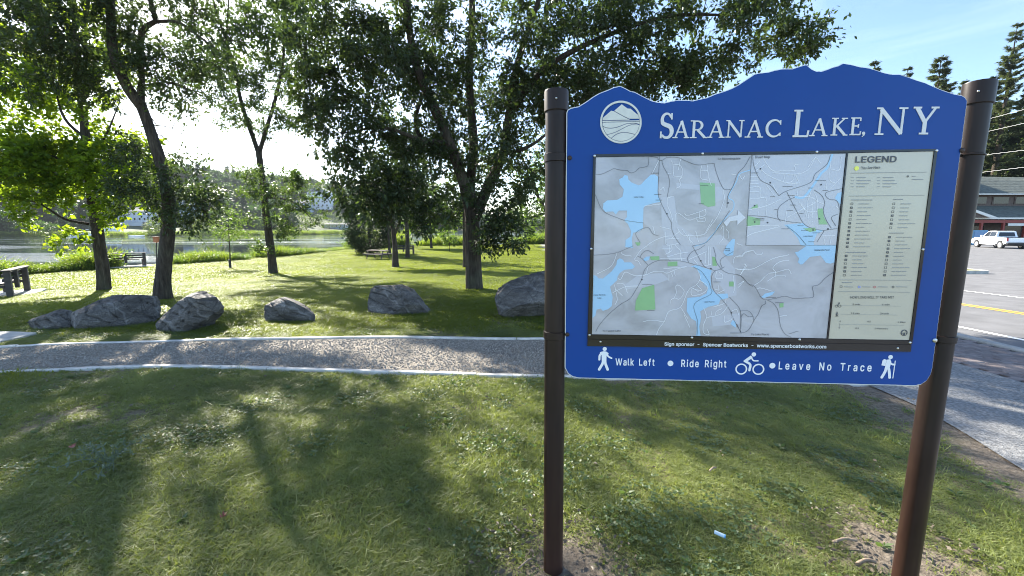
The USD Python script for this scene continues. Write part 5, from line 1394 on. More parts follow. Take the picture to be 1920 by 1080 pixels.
# ---------------------------------------------------------------- wood on the far side, as one mass
def far_tree_mesh(rng, h, w, conifer):
    n = 520
    if conifer:
        z = h * rng.uniform(0.12, 1, n) ** 0.8
        r = w * (1 - z / h) * rng.uniform(0.4, 1, n) + 0.1
    else:
        c = rng.normal(0, 1, (n, 3))
        c /= np.linalg.norm(c, axis=1, keepdims=True)
        c *= rng.uniform(0.4, 1, (n, 1)) ** 0.5
        c *= 1 + 0.5 * (meshkit.noise(c * 1.7 + h, 3)[:, None] - 0.5)
    an = rng.uniform(0, 2 * math.pi, n)
    pos = np.c_[r * np.cos(an), r * np.sin(an), z] if conifer else np.c_[c[:, 0] * w, c[:, 1] * w, h * 0.58 + c[:, 2] * h * 0.42]
    ax = np.c_[pos[:, :2] / (np.linalg.norm(pos[:, :2], axis=1, keepdims=True) + 0.1), np.full(n, -0.1 if conifer else 0.2)]
    lv, lf = leaves(rng, pos, ax, 1.7 if not conifer else 1.9, 0.75 if not conifer else 0.4, droop=0.1)
    tr = tube([(0, 0, -0.5), (0, 0, h * 0.7)], [0.22, 0.1], 5)
    return cat([(lv, lf), tr])


rf = np.random.default_rng(19)
protos = [(nm, far_tree_mesh(rf, h, w, c), m) for nm, h, w, c, m in (('pine', 15, 3.4, True, 'needle'), ('oak', 12, 5.0, False, 'leaf_far'), ('birch', 10, 4.2, False, 'leaf_light'), ('fir', 18, 3.6, True, 'needle'), ('beech', 13, 5.6, False, 'leaf_far'))]
n = 15000
fx, fy = rf.uniform(-620, 300, n), rf.uniform(-60, 900, n)
d = -side(FAR, fx, fy)
HOUSES = [(at(255, 405, 235)[:2], 24), (at(605, 410, 400)[:2], 30), (at(345, 405, 262)[:2], 16), (at(208, 428, 196)[:2], 16), (at(300, 420, 222)[:2], 10), (at(630, 435, 330)[:2], 26)]
ok = (d > 9) & (d < 330) & (rf.random(n) < np.where(d < 26, 0.25, 1.0))
for c, r in HOUSES:
    ok &= np.hypot(fx - c[0], fy - c[1]) > r
    tn = np.array(c) / np.hypot(*c)
    t_ = (fx * tn[0] + fy * tn[1])
    ok &= ~((np.abs(fx * tn[1] - fy * tn[0]) < r * 0.7) & (t_ < np.hypot(*c)) & (rf.random(n) < 0.93))
fx, fy, d = fx[ok], fy[ok], d[ok]
# right background: the wood that closes the end of the park and the street
n = 1300
gx2, gy2 = rf.uniform(-30, 260, n), rf.uniform(95, 330, n)
az = np.degrees(np.arctan2(gx2, gy2))
ok = ((az > 3.5) & (az < 62) & (np.hypot(gx2, gy2) > 120) & (side(SHORE, gx2, gy2) > 6) & ~((gx2 > 4) & (gx2 < 20) & (gy2 < 220)))
fx, fy = np.r_[fx, gx2[ok]], np.r_[fy, gy2[ok]]
zz = np.r_[hill_z(fx[:len(d)], fy[:len(d)]), terrain(gx2[ok], gy2[ok], False)]
idx = rf.choice(5, len(fx), p=[0.12, 0.32, 0.20, 0.08, 0.28])
ft = instancer('/World/far_wood', protos, np.c_[fx, fy, zz], idx, rf.uniform(0, 6.28, len(fx)), rf.uniform(0.65, 1.2, len(fx)))
tag(ft, 'hazy mixed wood covering the hillside across the lake', 'wood', kind='stuff')

# ---------------------------------------------------------------- boulders
STONES = []


def boulder(label, sil, Ydist, thick, seed, ridge=None, rough=0.05, cuts=5, crease=0.02):
    """A boulder from its outline as seen in the photograph (pixels), rounded back and front by cut planes."""
    rng = np.random.default_rng(seed)
    base = hit(sum(p[0] for p in sil) / len(sil), max(p[1] for p in sil) - 3)
    Yb = base[1] + thick * 0.35 if Ydist is None else Ydist
    q = np.array([at(x, y, Yb) for x, y in sil])
    q[:, 2] = np.maximum(q[:, 2], base[2] - 0.02)
    c = q.mean(0)
    pts = []
    for s, k in ((-1.0, 0.50), (-0.72, 0.80), (-0.25, 1.0), (0.35, 0.97), (0.8, 0.72), (1.0, 0.45)):
        for p in q:
            w = c + (p - c) * k * rng.uniform(0.93, 1.04)
            w[1] += s * thick / 2 * rng.uniform(0.8, 1.1)
            w[2] = max(w[2], base[2] - 0.1) - 0.04 * (s < 0) * (p[2] > c[2]) * thick * 2
            pts.append(w)
    if ridge:
        for (x, y, dy) in ridge:
            pts.append(at(x, y, Yb - thick * dy))
    m = trimesh.convex.convex_hull(np.array(pts))
    v, f = trimesh.remesh.subdivide_to_size(m.vertices, m.faces, 0.06)
    m = trimesh.Trimesh(v, f)
    m.merge_vertices()
    v = np.asarray(m.vertices).copy()
    cc = v.mean(0)
    for k in range(cuts * 6):                      # broken faces: what stands beyond a plane is planed off
        nrm = np.array([rng.normal(0, 0.55), -1.0 if k % 3 else 1.0, rng.normal(0.1, 0.55)])
        nrm /= np.linalg.norm(nrm)
        h = (v - cc) @ nrm
        lim = h.max() - rng.uniform(0.01, 0.05 if k > 7 else 0.28)
        v -= np.maximum(h - lim, 0)[:, None] * nrm * 0.96
    m = trimesh.Trimesh(v, m.faces, process=False)
    q3 = v - EYEP
    px_, py_ = 960 + F * (q3 @ CX) / (q3 @ CF), 540 + F * (q3 @ CD) / (q3 @ CF)
    sx0, sx1, sy0 = min(p[0] for p in sil), max(p[0] for p in sil), min(p[1] for p in sil)
    gz_ = base[2] - 0.03
    top = (at((sx0 + sx1) / 2, sy0, Yb)[2] - gz_) / (v[:, 2].max() - gz_)
    kx = (sx1 - sx0) / (px_.max() - px_.min())
    v[:, 2] = gz_ + (v[:, 2] - gz_) * np.clip(top, 0.8, 1.7)
    xc = (v[:, 0].max() + v[:, 0].min()) / 2
    v[:, 0] = at((sx0 + sx1) / 2, sy0, Yb)[0] + (v[:, 0] - xc) * kx
    v[:, 2] = np.where(v[:, 2] < gz_ + 0.06, v[:, 2] - 0.12, v[:, 2])
    m = trimesh.Trimesh(v, m.faces, process=False)
    vn = m.vertex_normals
    n1 = meshkit.fbm(v * 2.6 + seed, 3, seed) - 0.5
    n2 = meshkit.fbm(v * 14 + seed, 3, seed + 9) - 0.5
    t = v @ np.array([0.55, 0.25, 0.8]) * 6 + 2.2 * meshkit.fbm(v * 1.8, 3, seed + 3)
    lay = np.abs((t % 1) - 0.5)
    m.vertices = v + vn * (n1 * rough * 1.1 + n2 * 0.022 - crease * smooth(0.42, 0.5, lay))[:, None]
    STONES.append((v[:, 0].min(), v[:, 0].max(), v[:, 1].min(), v[:, 1].max()))
    return solo('boulder', m, 'rock', label, 'boulder', None, smooth_=16)


boulder('small low brownish boulder, leftmost of the row', [(41, 606), (52, 598), (78, 592), (98, 582), (118, 583), (131, 592), (136, 612), (118, 624), (80, 627), (52, 622), (44, 612)], None, 0.75, 1)
boulder('long low dark boulder with pale veins, second from the left', [(131, 585), (142, 578), (160, 562), (185, 557), (225, 555), (258, 559), (278, 559), (288, 575), (294, 600), (270, 612), (235, 616), (190, 622), (160, 614), (136, 606)], None, 1.2, 2)
boulder('angular grey boulder with a pale left face, in front of the leaning ash', [(291, 622), (300, 600), (322, 570), (345, 556), (365, 548), (385, 553), (408, 562), (416, 575), (408, 592), (396, 602), (380, 618), (350, 624), (310, 626)], None, 1.1, 3, ridge=[(333, 566, 0.6), (327, 622, 0.62)])
boulder('small pale wedge shaped boulder, alone in the gap of the row', [(492, 585), (496, 570), (512, 560), (525, 558), (545, 567), (568, 578), (589, 594), (588, 602), (570, 609), (540, 611), (505, 612), (495, 604)], None, 0.8, 4, ridge=[(520, 563, 0.4), (560, 583, 0.55)])
boulder('dark overhanging slab boulder with a sharp left corner, left of the big ash trunk', [(684, 543), (700, 539), (735, 537), (754, 536), (776, 545), (792, 562), (804, 582), (808, 596), (780, 592), (740, 594), (712, 597), (699, 585), (692, 562)], None, 0.95, 5, ridge=[(768, 560, 0.6), (705, 590, 0.6), (750, 546, 0.5)], cuts=3)
boulder('large rounded speckled boulder partly behind the left sign post', [(928, 560), (935, 545), (958, 528), (980, 514), (1005, 509), (1030, 511), (1052, 530), (1060, 560), (1056, 590), (1040, 606), (985, 607), (950, 600), (932, 590)], None, 1.1, 6, cuts=3, crease=0.008)

# ---------------------------------------------------------------- benches and picnic tables
def bench_parts(t, M):
    T = lambda m: (m.apply_transform(M), m)[1]
    for sx in (-0.95, 0.95):
        part(t, 'post', T(bx(sx, 0.0, 0.42, 0.15, 0.15, 0.86, 0.012)), 'dark_timber', world=False)
        part(t, 'front_leg', T(bx(sx, 0.50, 0.20, 0.14, 0.14, 0.42, 0.012)), 'dark_timber', world=False)
        part(t, 'seat_support', T(bx(sx, 0.25, 0.36, 0.10, 0.34, 0.10, 0.01)), 'dark_timber', world=False)
    part(t, 'middle_post', T(bx(0, 0.02, 0.54, 0.14, 0.10, 0.62, 0.012)), 'dark_timber', world=False)
    part(t, 'top_rail', T(bx(0, 0.0, 0.875, 2.2, 0.22, 0.05, 0.012)), 'dark_timber', world=False)
    for z in (0.56, 0.72):
        part(t, 'back_slat', T(bx(0, 0.10, z, 2.0, 0.045, 0.10, 0.008)), 'dark_timber', world=False)
    for y in (0.20, 0.345, 0.49):
        part(t, 'seat_board', T(bx(0, y, 0.445, 2.05, 0.135, 0.05, 0.01)), 'dark_timber', world=False)


I4 = np.eye(4)


def ground_at(x, y):
    return np.array([x, y, float(terrain(x, y))])


# second bench: seen from behind, facing the water
pa, pb = hit(208, 503), hit(266, 500)
c2 = ground_at(*((pa + pb)[:2] / 2))
r2_ = math.atan2(pb[1] - pa[1], pb[0] - pa[0])
bench = thing('park_bench', 'dark timber bench seen from behind, between the maple and the leaning ash', 'bench', c2 + (0, 0, 0.05), r2_)
bench_parts(bench, I4)
pa, pb = hit(20, 559), hit(51, 551)
dv = (pb - pa)[:2] / np.linalg.norm((pb - pa)[:2])
c1 = ground_at(*(pa[:2] + dv * 0.98))
b1_ = copy(bench, 'heavy dark timber bench at the left edge of the picture', c1 + (0, 0, 0.05), math.atan2(dv[1], dv[0]))
pc = hit(742, 477)
b3_ = copy(bench, 'timber bench far off beside the evergreen bush', ground_at(pc[0] + 0.8, pc[1]) + (0, 0, 0.03), 0.15)
for c, rot, lb in ((c2, r2_, 'concrete slab under the bench between the maple and the leaning ash'), (c1, math.atan2(dv[1], dv[0]), 'concrete slab under the bench at the left edge')):
    m = bx(0, 0.25, 0, 2.7, 1.3, 0.12, 0.01)
    M = trimesh.transformations.rotation_matrix(rot, (0, 0, 1))
    M[:3, 3] = c + (0, 0, 0.0)
    m.apply_transform(M)
    solo('bench_slab', m, 'concrete', lb, 'slab', kind='structure')

pt = hit(709, 486)
pic = thing('picnic_table', 'weathered picnic table in front of the evergreen bush', 'picnic table', ground_at(*pt[:2]), -0.35)
for k in range(5):
    part(pic, 'table_board', bx(0, -0.3 + 0.15 * k, 0.735, 1.85, 0.14, 0.04, 0.006), 'picnic_wood', world=False)
for s in (-1, 1):
    for k in range(2):
        part(pic, 'seat_board', bx(0, s * (0.62 + 0.15 * k), 0.44, 1.85, 0.14, 0.04, 0.006), 'picnic_wood', world=False)
    part(pic, 'seat_beam', bx(s * 0.68, 0, 0.39, 0.045, 1.5, 0.10, 0.006), 'picnic_wood', world=False)
    part(pic, 'top_beam', bx(s * 0.68, 0, 0.68, 0.045, 0.7, 0.08, 0.006), 'picnic_wood', world=False)
    for d_ in (-1, 1):
        part(pic, 'leg', bx(s * 0.73, d_ * 0.42, 0.35, 0.045, 0.10, 0.80, 0.006, rx=d_ * 0.42), 'picnic_wood', world=False)
pt2 = hit(967, 471)
copy(pic, 'small dark picnic table far out on the lawn, seen end on', ground_at(*pt2[:2]), math.pi / 2 + 0.1)

# orange box on a thin post beside the leaning ash
pe = hit(293, 499)
pbx = thing('post_box', 'small orange brown box on a thin post, left of the leaning ash trunk', 'box on post', ground_at(*pe[:2]))
pz_ = at(293, 450, pe[1])
part(pbx, 'post', tube([ground_at(*pe[:2]) - (0, 0, 0.1), (pz_[0], pz_[1], pz_[2] - 0.1)], 0.035, 8), 'dark_timber')
part(pbx, 'box', bx(pz_[0], pz_[1], pz_[2], 0.30, 0.2, 0.34, 0.02), 'orange_box')
part(pbx, 'lid', bx(pz_[0], pz_[1], pz_[2] + 0.19, 0.36, 0.26, 0.04, 0.01), 'orange_box')

# ---------------------------------------------------------------- bank plants along the near shore, one object of growth per stretch
def tuft(rng, n, h, w, leafy):
    an, r = rng.uniform(0, 6.28, n), w * rng.uniform(0, 1, n) ** 0.5
    base = np.c_[r * np.cos(an), r * np.sin(an), np.zeros(n)]
    lean = rng.normal(0, 0.28, (n, 2)) + base[:, :2] / w * 0.35
    H = h * rng.uniform(0.5, 1.1, n)
    wd = rng.uniform(0.008, 0.02, n)
    yaw = rng.uniform(0, 6.28, n)
    s = np.c_[np.cos(yaw), np.sin(yaw), 0 * yaw] * wd[:, None]
    mid = base + np.c_[lean * H[:, None] * 0.35, H * 0.55]
    tip = base + np.c_[lean * H[:, None] * 1.1, H * 0.95]
    v = np.stack([base - s, base + s, mid + s * 0.8, mid - s * 0.8, tip], 1).reshape(-1, 3)
    k = np.arange(n)[:, None] * 5
    f = np.hstack([k, k + 1, k + 2, k, k + 2, k + 3, k + 3, k + 2, k + 4]).reshape(-1, 3)
    if leafy:
        m = n * leafy
        t = rng.uniform(0.25, 1, (m, 1))
        src = rng.integers(0, n, m)
        pos = base[src] * (1 - t) + tip[src] * t + rng.normal(0, 0.05, (m, 3))
        lv, lf = leaves(rng, pos, np.c_[rng.normal(0, 1, (m, 2)), rng.uniform(0, 0.6, m)], 0.13, 0.45)
        v, f = np.vstack([v, lv]), np.vstack([f, lf + len(v)])
    return v, f


rt = np.random.default_rng(23)
tp = [('grass_tuft', tuft(rt, 120, 1.0, 0.6, 0), 'reed'), ('leafy_tuft', tuft(rt, 90, 0.75, 0.65, 5), 'leaf_light'), ('weed_tuft', tuft(rt, 80, 0.85, 0.6, 4), 'reed'), ('low_tuft', tuft(rt, 110, 0.55, 0.6, 2), 'leaf_maple')]


def shore_growth(label, s0, s1, dens, hmul, d0, d1, gaps, seed):
    rng = np.random.default_rng(seed)
    line = resample(SHORE[2:14], 0.5)
    s = np.r_[0, np.cumsum(np.linalg.norm(np.diff(line, axis=0), axis=1))]
    n = int((s1 - s0) * dens)
    u = rng.uniform(s0, s1, n)
    p = np.stack([np.interp(u, s, line[:, k]) for k in range(2)], 1)
    p2 = np.stack([np.interp(u + 0.3, s, line[:, k]) for k in range(2)], 1)
    d = (p2 - p) / np.maximum(np.linalg.norm(p2 - p, axis=1, keepdims=True), 1e-6)
    off = rng.uniform(d0, d1, n)
    p = p + np.c_[d[:, 1], -d[:, 0]] * off[:, None]
    nz = meshkit.noise(np.c_[u * 0.22, u * 0, u * 0], seed)
    keep = nz > gaps
    p, nz = p[keep], nz[keep]
    z = terrain(p[:, 0], p[:, 1], False) - 0.05
    return p, z, nz, rng


line = resample(SHORE[2:14], 0.5)
sl = np.r_[0, np.cumsum(np.linalg.norm(np.diff(line, axis=0), axis=1))]


def s_at(px, py):
    return sl[np.argmin(np.abs(np.arctan2(line[:, 0], line[:, 1]) - math.atan2(px - 960, F)))]


for lb, a_, b_, dens, gaps, hs, seed in (('tall yellow green weeds along the water at the left edge', s_at(0, 520) - 8, s_at(190, 503), 26, 0.05, 1.5, 1), ('low bank weeds behind the bench and the leaning ash', s_at(190, 503), s_at(330, 496), 7, 0.45, 0.6, 2),
                                         ('clumps of bank grass on both sides of the staked sapling', s_at(330, 496), s_at(500, 484), 12, 0.5, 0.8, 3), ('long strip of pale bank grass leading to the evergreen bush', s_at(500, 484), s_at(665, 466), 16, 0.1, 0.9, 4),
                                         ('reeds and shrubs along the far water beyond the picnic tables', s_at(665, 466), sl[-1], 7, 0.2, 2.2, 5)):
    p, z, nz, rng = shore_growth(lb, a_, b_, dens, 1, -1.2, 0.5, gaps, seed)
    path = numbered('/World', 'bank_growth')
    sc = hs * (0.3 + 1.1 * nz) * rng.uniform(0.6, 1.3, len(p))
    o = instancer(path, tp, np.c_[p, z], rng.choice(4, len(p), p=[0.35, 0.25, 0.25, 0.15]), rng.uniform(0, 6.28, len(p)), np.c_[np.maximum(sc, 0.8), np.maximum(sc, 0.8), sc])
    tag(o, lb, 'bank plants', kind='stuff')

# ---------------------------------------------------------------- across the lake
def far_ground(px, py, Y):
    p = at(px, py, Y)
    p[2] = float(hill_z(p[0], p[1]))
    return p


def house(name, label, px, Y, w, d, h, roof_h, wall, roof, nwin, floors, porch=False, zoff=0.0, rot=0.0, gable_front=False):
    c = far_ground(px, 430, Y)
    c[2] += zoff
    t = thing(name, label, 'house', c, rot)
    part(t, 'wall', bx(0, 0, h / 2 - 1, w, d, h + 2), wall, world=False)
    if gable_front:
        pr = Polygon([(-w / 2 - 0.4, 0), (w / 2 + 0.4, 0), (0, roof_h)])
        m = prism(pr, -d / 2 - 0.4, d / 2 + 0.4)
        m.apply_transform(trimesh.transformations.rotation_matrix(math.pi / 2, (1, 0, 0)))
        m.apply_translation((0, 0, h))
    else:
        pr = Polygon([(-d / 2 - 0.5, 0), (d / 2 + 0.5, 0), (0, roof_h)])
        m = prism(pr, -w / 2 - 0.4, w / 2 + 0.4)
        m.apply_transform(np.array([[0, 0, 1, 0], [1, 0, 0, 0], [0, 1, 0, h], [0, 0, 0, 1.0]]))
    part(t, 'roof', m, roof, world=False)
    fl = h / floors
    for f_ in range(floors):
        for k in range(nwin):
            x = -w / 2 + w * (k + 0.5) / nwin
            wn = part(t, 'window', bx(x, -d / 2 - 0.03, fl * (f_ + 0.55), w / nwin * 0.42, 0.1, fl * 0.5), 'fascia_white', world=False)
            part(wn, 'pane', bx(x, -d / 2 - 0.08, fl * (f_ + 0.55), w / nwin * 0.34, 0.04, fl * 0.42), 'dark_glass', world=False)
    if porch:
        part(t, 'porch_floor', bx(0, -d / 2 - 1.6, 0.0, w * 0.95, 3.0, 0.3), wall, world=False)
        part(t, 'porch_wall', bx(0, -d / 2 - 3.0, -1.2, w * 0.95, 0.2, 2.2), wall, world=False)
        for k in range(7):
            part(t, 'porch_post', bx(-w * 0.46 + w * 0.92 * k / 6, -d / 2 - 3.0, 1.5, 0.3, 0.3, 2.8), wall, world=False)
        part(t, 'railing', bx(0, -d / 2 - 3.0, 1.0, w * 0.95, 0.1, 0.12), wall, world=False)
    return t


house('lake_house', 'white house with a posted porch across the lake, between the two left trunks', 262, 250, 17, 8, 6.0, 2.5, 'white_wall', 'grey_roof', 6, 2, porch=True, zoff=1.0)
house('lake_house', 'bluish house across the lake just right of the leaning ash', 362, 275, 9, 8, 9.0, 4.0, 'blue_wall', 'grey_roof', 3, 2, zoff=3.0, gable_front=True)
house('lake_house', 'big pale hotel like building across the lake, seen left of the evergreen bush', 605, 425, 21, 12, 15.0, 5.0, 'white_wall', 'grey_roof', 5, 4, zoff=2.0, gable_front=True)
house('lake_house', 'low bluish building across the lake beside the pale hotel', 572, 400, 14, 10, 6, 3, 'blue_wall', 'grey_roof', 4, 2)
house('lake_house', 'long low blue grey boathouse at the water left of the evergreen bush', 630, 345, 20, 6, 3.0, 1.2, 'blue_wall', 'grey_roof', 6, 1, zoff=0.3)
# white covered trailer by the far water
c = far_ground(208, 432, 206)
tr = thing('white_trailer', 'long white covered trailer parked by the far water right of the maple trunk', 'trailer', c)
part(tr, 'body', bx(0, 0, 1.9, 7.4, 2.4, 2.4, 0.35), 'boat_white', world=False)
for s in (-1.2, 0.0):
    part(tr, 'wheel', (lambda m: (m.apply_transform(trimesh.transformations.rotation_matrix(math.pi / 2, (1, 0, 0))), m.apply_translation((s, -1.2, 0.4)), m)[2])(trimesh.creation.cylinder(0.4, 0.25, sections=14)), 'tyre', world=False)
part(tr, 'drawbar', bx(-4.2, 0, 0.6, 1.4, 0.15, 0.12), 'black_trim', world=False)
# boats
wz = WATER_Z
pb_ = at(152, 443, 186)
pon = thing('pontoon_boat', 'white pontoon boat with a canopy moored at the far shore left of the maple trunk', 'boat', (pb_[0], pb_[1], wz))
for s in (-0.9, 0.9):
    m = trimesh.creation.capsule(6.4, 0.34)
    m.apply_transform(trimesh.transformations.rotation_matrix(math.pi / 2, (0, 1, 0)))
    m.apply_translation((-3.2, s, 0.1))
    part(pon, 'pontoon', m, 'alloy', world=False)
part(pon, 'deck', bx(0, 0, 0.52, 7.2, 2.5, 0.12, 0.02), 'boat_white', world=False)
for x, y, sx, sy in ((0, -1.2, 7.0, 0.08), (0, 1.2, 7.0, 0.08), (-3.45, 0, 0.08, 2.3), (3.45, 0, 0.08, 2.3)):
    part(pon, 'fence_panel', bx(x, y, 0.95, sx, sy, 0.72), 'boat_white' if x else 'boat_blue', world=False)
for x in (-1.6, 2.2):
    for y in (-1.1, 1.1):
        part(pon, 'canopy_pole', tube([(x, y, 1.2), (x * 1.05, y, 2.9)], 0.05, 6), 'alloy', world=False)
part(pon, 'canopy', bx(0.3, 0, 2.95, 4.6, 2.5, 0.18, 0.06), 'boat_white', world=False)


def hull_boat(label, px, py, Y, L, rot=0.0):
    p = at(px, py, Y)
    t = thing('rowing_boat', label, 'boat', (p[0], p[1], wz), rot)
    secs = []
    for s, w, h0 in ((-0.5, 0.5, 0.05), (-0.2, 0.62, 0), (0.15, 0.6, 0), (0.38, 0.36, 0.08), (0.5, 0.03, 0.25)):
        secs.append([(s * L, -w, 0.55 + 0.15 * max(s, 0)), (s * L, -w * 0.75, h0), (s * L, w * 0.75, h0), (s * L, w, 0.55 + 0.15 * max(s, 0))])
    part(t, 'hull', trimesh.convex.convex_hull(np.array(secs).reshape(-1, 3)), 'boat_white', world=False)
    part(t, 'thwart', bx(-0.1 * L, 0, 0.63, 0.3, 1.0, 0.05), 'dark_timber', world=False)
    part(t, 'motor', bx(-0.53 * L, 0, 0.6, 0.35, 0.3, 0.6, 0.06), 'black_trim', world=False)
    return t


hull_boat('small white boat moored at the far shore left of the leaning ash', 257, 443, 190, 7.0)
hull_boat('small white boat at the far shore just right of the leaning ash', 350, 441.5, 215, 6.0)


def far_bush(label, px, py, Y, w, h, leaf, seed):
    c = far_ground(px, py, Y)
    rng = np.random.default_rng(seed)
    t = thing('willow_bush', label, 'bush', c)
    part(t, 'trunk', tube([c - (0, 0, 0.5), c + (0, 0, h * 0.5)], [0.25, 0.1], 6), 'bark')
    n = 1500
    q = rng.normal(0, 1, (n, 3))
    q /= np.linalg.norm(q, axis=1, keepdims=True)
    q *= rng.uniform(0.3, 1, (n, 1)) ** 0.5
    q *= 1 + 0.35 * (meshkit.noise(q * 2.2, seed)[:, None] - 0.5)
    part(t, 'crown', leaves(rng, c + np.array([0, 0, h * 0.5]) + q * (w / 2, w / 2, h * 0.5), q, 0.9, 0.4), leaf)


far_bush('round pale willow bush on the far shore left of the leaning ash', 298, 435, 212, 11, 8.0, 'leaf_willow', 1)
far_bush('blue green willow bush on the far shore right of the leaning ash', 388, 435, 228, 13, 9.0, 'leaf_willow', 2)
far_bush('broad willow on the far shore in front of the pale hotel', 618, 434, 335, 26, 14.0, 'leaf_willow', 3)
far_bush('rounded pale tree on the far shore left of the pale hotel', 566, 433, 300, 18, 13.0, 'leaf_willow', 4)
far_bush('low bush on the far shore left of the pontoon boat', 70, 440, 186, 14, 6.0, 'leaf_far', 5)
far_bush('dark bush on the far shore at the left edge', 10, 438, 184, 16, 9.0, 'leaf_far', 6)
# grassy far bank
rr_ = np.random.default_rng(4)
fl_ = resample(FAR[1:7], 1.0)
u = rr_.uniform(0, len(fl_) - 1, 2600)
p = np.stack([np.interp(u, np.arange(len(fl_)), fl_[:, k]) for k in range(2)], 1)
dn = np.array([-0.80, 0.6])
p = p + dn * rr_.uniform(0.5, 7, (len(p), 1)) + rr_.normal(0, 0.5, p.shape)
o = instancer('/World/far_bank_growth', tp, np.c_[p, hill_z(p[:, 0], p[:, 1]) - 0.1], rr_.integers(0, 4, len(p)), rr_.uniform(0, 6.28, len(p)), rr_.uniform(1.3, 2.6, len(p)))
tag(o, 'pale weeds along the far bank of the lake', 'bank plants', kind='stuff')

# ---------------------------------------------------------------- building, pickup and wires at the right
YB = 60.0
gz = float(terrain(70, YB, False)) - 0.11
zpx = lambda py, Y=YB: float(at(1870, py, Y)[2])
xl, xr = float(at(1793, 430, YB)[0]), 104.0
bd = thing('brown_building', 'long brown building with a dark green shingle roof and red porch beams', 'building', ((xl + xr) / 2, YB + 5, gz))
z_f0, z_f1 = zpx(411), zpx(408)
z_eave, z_ridge = zpx(361), zpx(333, YB + 9)
z_c0, z_c1 = zpx(386, YB + 3), zpx(363, YB + 3)
part(bd, 'wall', bx((xl + xr) / 2 + 1, YB + 7, (gz + z_f0) / 2, xr - xl - 2, 8.0, z_f0 - gz), 'brown_wall', label='shaded brown ground floor wall behind the porch')
part(bd, 'upper_wall', bx((xl + xr) / 2 + 1, YB + 7, (z_c0 + z_eave) / 2 - 0.4, xr - xl - 2, 8.0, z_eave - z_c0 + 0.8), 'brown_wall')
# lower skirt roof and upper hipped roof
Vr = np.array([(xl - 0.5, YB, z_f1 + 0.05), (xr, YB, z_f1 + 0.05), (xr, YB + 3.0, z_c0), (xl + 1.2, YB + 3.0, z_c0), (xl - 0.5, YB, z_f1 - 0.1), (xr, YB, z_f1 - 0.1), (xr, YB + 3, z_c0 - 0.2), (xl + 1.2, YB + 3, z_c0 - 0.2)])
part(bd, 'porch_roof', trimesh.convex.convex_hull(Vr), 'green_roof')
Vu = np.array([(xl - 0.2, YB + 2.0, z_eave + 0.02), (xr, YB + 2.0, z_eave + 0.02), (xr, YB + 12.4, z_eave + 0.02), (xl - 0.2, YB + 12.4, z_eave + 0.02), (xl + 3.5, YB + 7.2, z_ridge), (xr - 4, YB + 7.2, z_ridge - 0.4)])
part(bd, 'roof', trimesh.convex.convex_hull(Vu), 'green_roof')
part(bd, 'eave_board', bx((xl + xr) / 2, YB + 1.97, z_eave - 0.06, xr - xl + 0.5, 0.06, 0.16), 'fascia_white')
part(bd, 'fascia', bx((xl + xr) / 2, YB - 0.06, z_f1 - 0.10, xr - xl + 1.0, 0.08, 0.22), 'fascia_white')
part(bd, 'porch_beam', bx((xl + xr) / 2, YB + 0.25, z_f1 - 0.52, xr - xl, 0.3, 0.42), 'red_trim')
k = 0
xp = xl + 0.6
while xp < xr:
    part(bd, 'porch_post', bx(xp, YB + 0.25, (gz + z_f1 - 0.7) / 2, 0.26, 0.26, z_f1 - 0.7 - gz), 'red_trim')
    xp += 3.1
for k in range(9):
    x = float(at(1876, 375, YB + 3)[0]) + (k - 1) * 3.25
    wn = part(bd, 'window', bx(x, YB + 2.97, (z_c0 + z_c1) / 2 - 0.1, 2.5, 0.08, 1.15), 'brown_wall')
    part(wn, 'pane', bx(x, YB + 2.93, (z_c0 + z_c1) / 2 - 0.1, 2.2, 0.06, 0.95), 'dark_glass')
# small white gable over the entrance
xg0, xg1 = float(at(1812, 400, YB)[0]), float(at(1869, 408, YB - 0.6)[0])
xm = xl + 1.0
zt = zpx(391)
gpoly = Polygon([(xm - (xg1 - xm) - 0.2, z_f1), (xg1, z_f1), (xm, zt)])
inner = Polygon([(xm - (xg1 - xm) + 0.9, z_f1 - 0.01), (xg1 - 1.1, z_f1 - 0.01), (xm, zt - 0.35)])
toxz = np.array([[1, 0, 0, 0], [0, 0, 1, 0], [0, 1, 0, 0], [0, 0, 0, 1.0]])


def facing(pl, y0, y1):
    m = prism(pl, y0, y1)
    m.apply_transform(toxz)
    m.faces = m.faces[:, ::-1]
    return m


part(bd, 'gable_trim', facing(gpoly.difference(inner), YB - 0.75, YB - 0.45), 'fascia_white')
part(bd, 'gable_panel', facing(inner, YB - 0.55, YB - 0.46), 'brown_wall')
part(bd, 'gable_roof', facing(gpoly.buffer(-0.08), YB - 0.44, YB + 2.2), 'green_roof')
for k in range(5):
    part(bd, 'shop_window', bx(xl + 5.6 + k * 6.2, YB + 2.96, gz + 1.75, 3.2, 0.06, 1.7), 'dark_glass')
# sign board hung under the porch: pale board
part(bd, 'porch_board', bx(float(at(1908, 420, YB)[0]), YB + 0.04, zpx(421), 2.6, 0.06, 0.36), 'fascia_white')

pm = at(1836, 446, 57)
vm = thing('ice_machine', 'blue vending machine standing under the porch behind the pickup', 'vending machine', (pm[0], 57.5, gz))
part(vm, 'cabinet', bx(0, 0, 1.0, 2.3, 0.9, 1.95, 0.04), 'machine_blue', world=False)
part(vm, 'front_panel', bx(0.15, -0.47, 1.05, 1.7, 0.05, 1.5, 0.02), 'boat_blue', world=False)
part(vm, 'handle', bx(0.7, -0.52, 1.0, 0.06, 0.06, 0.5), 'alloy', world=False)


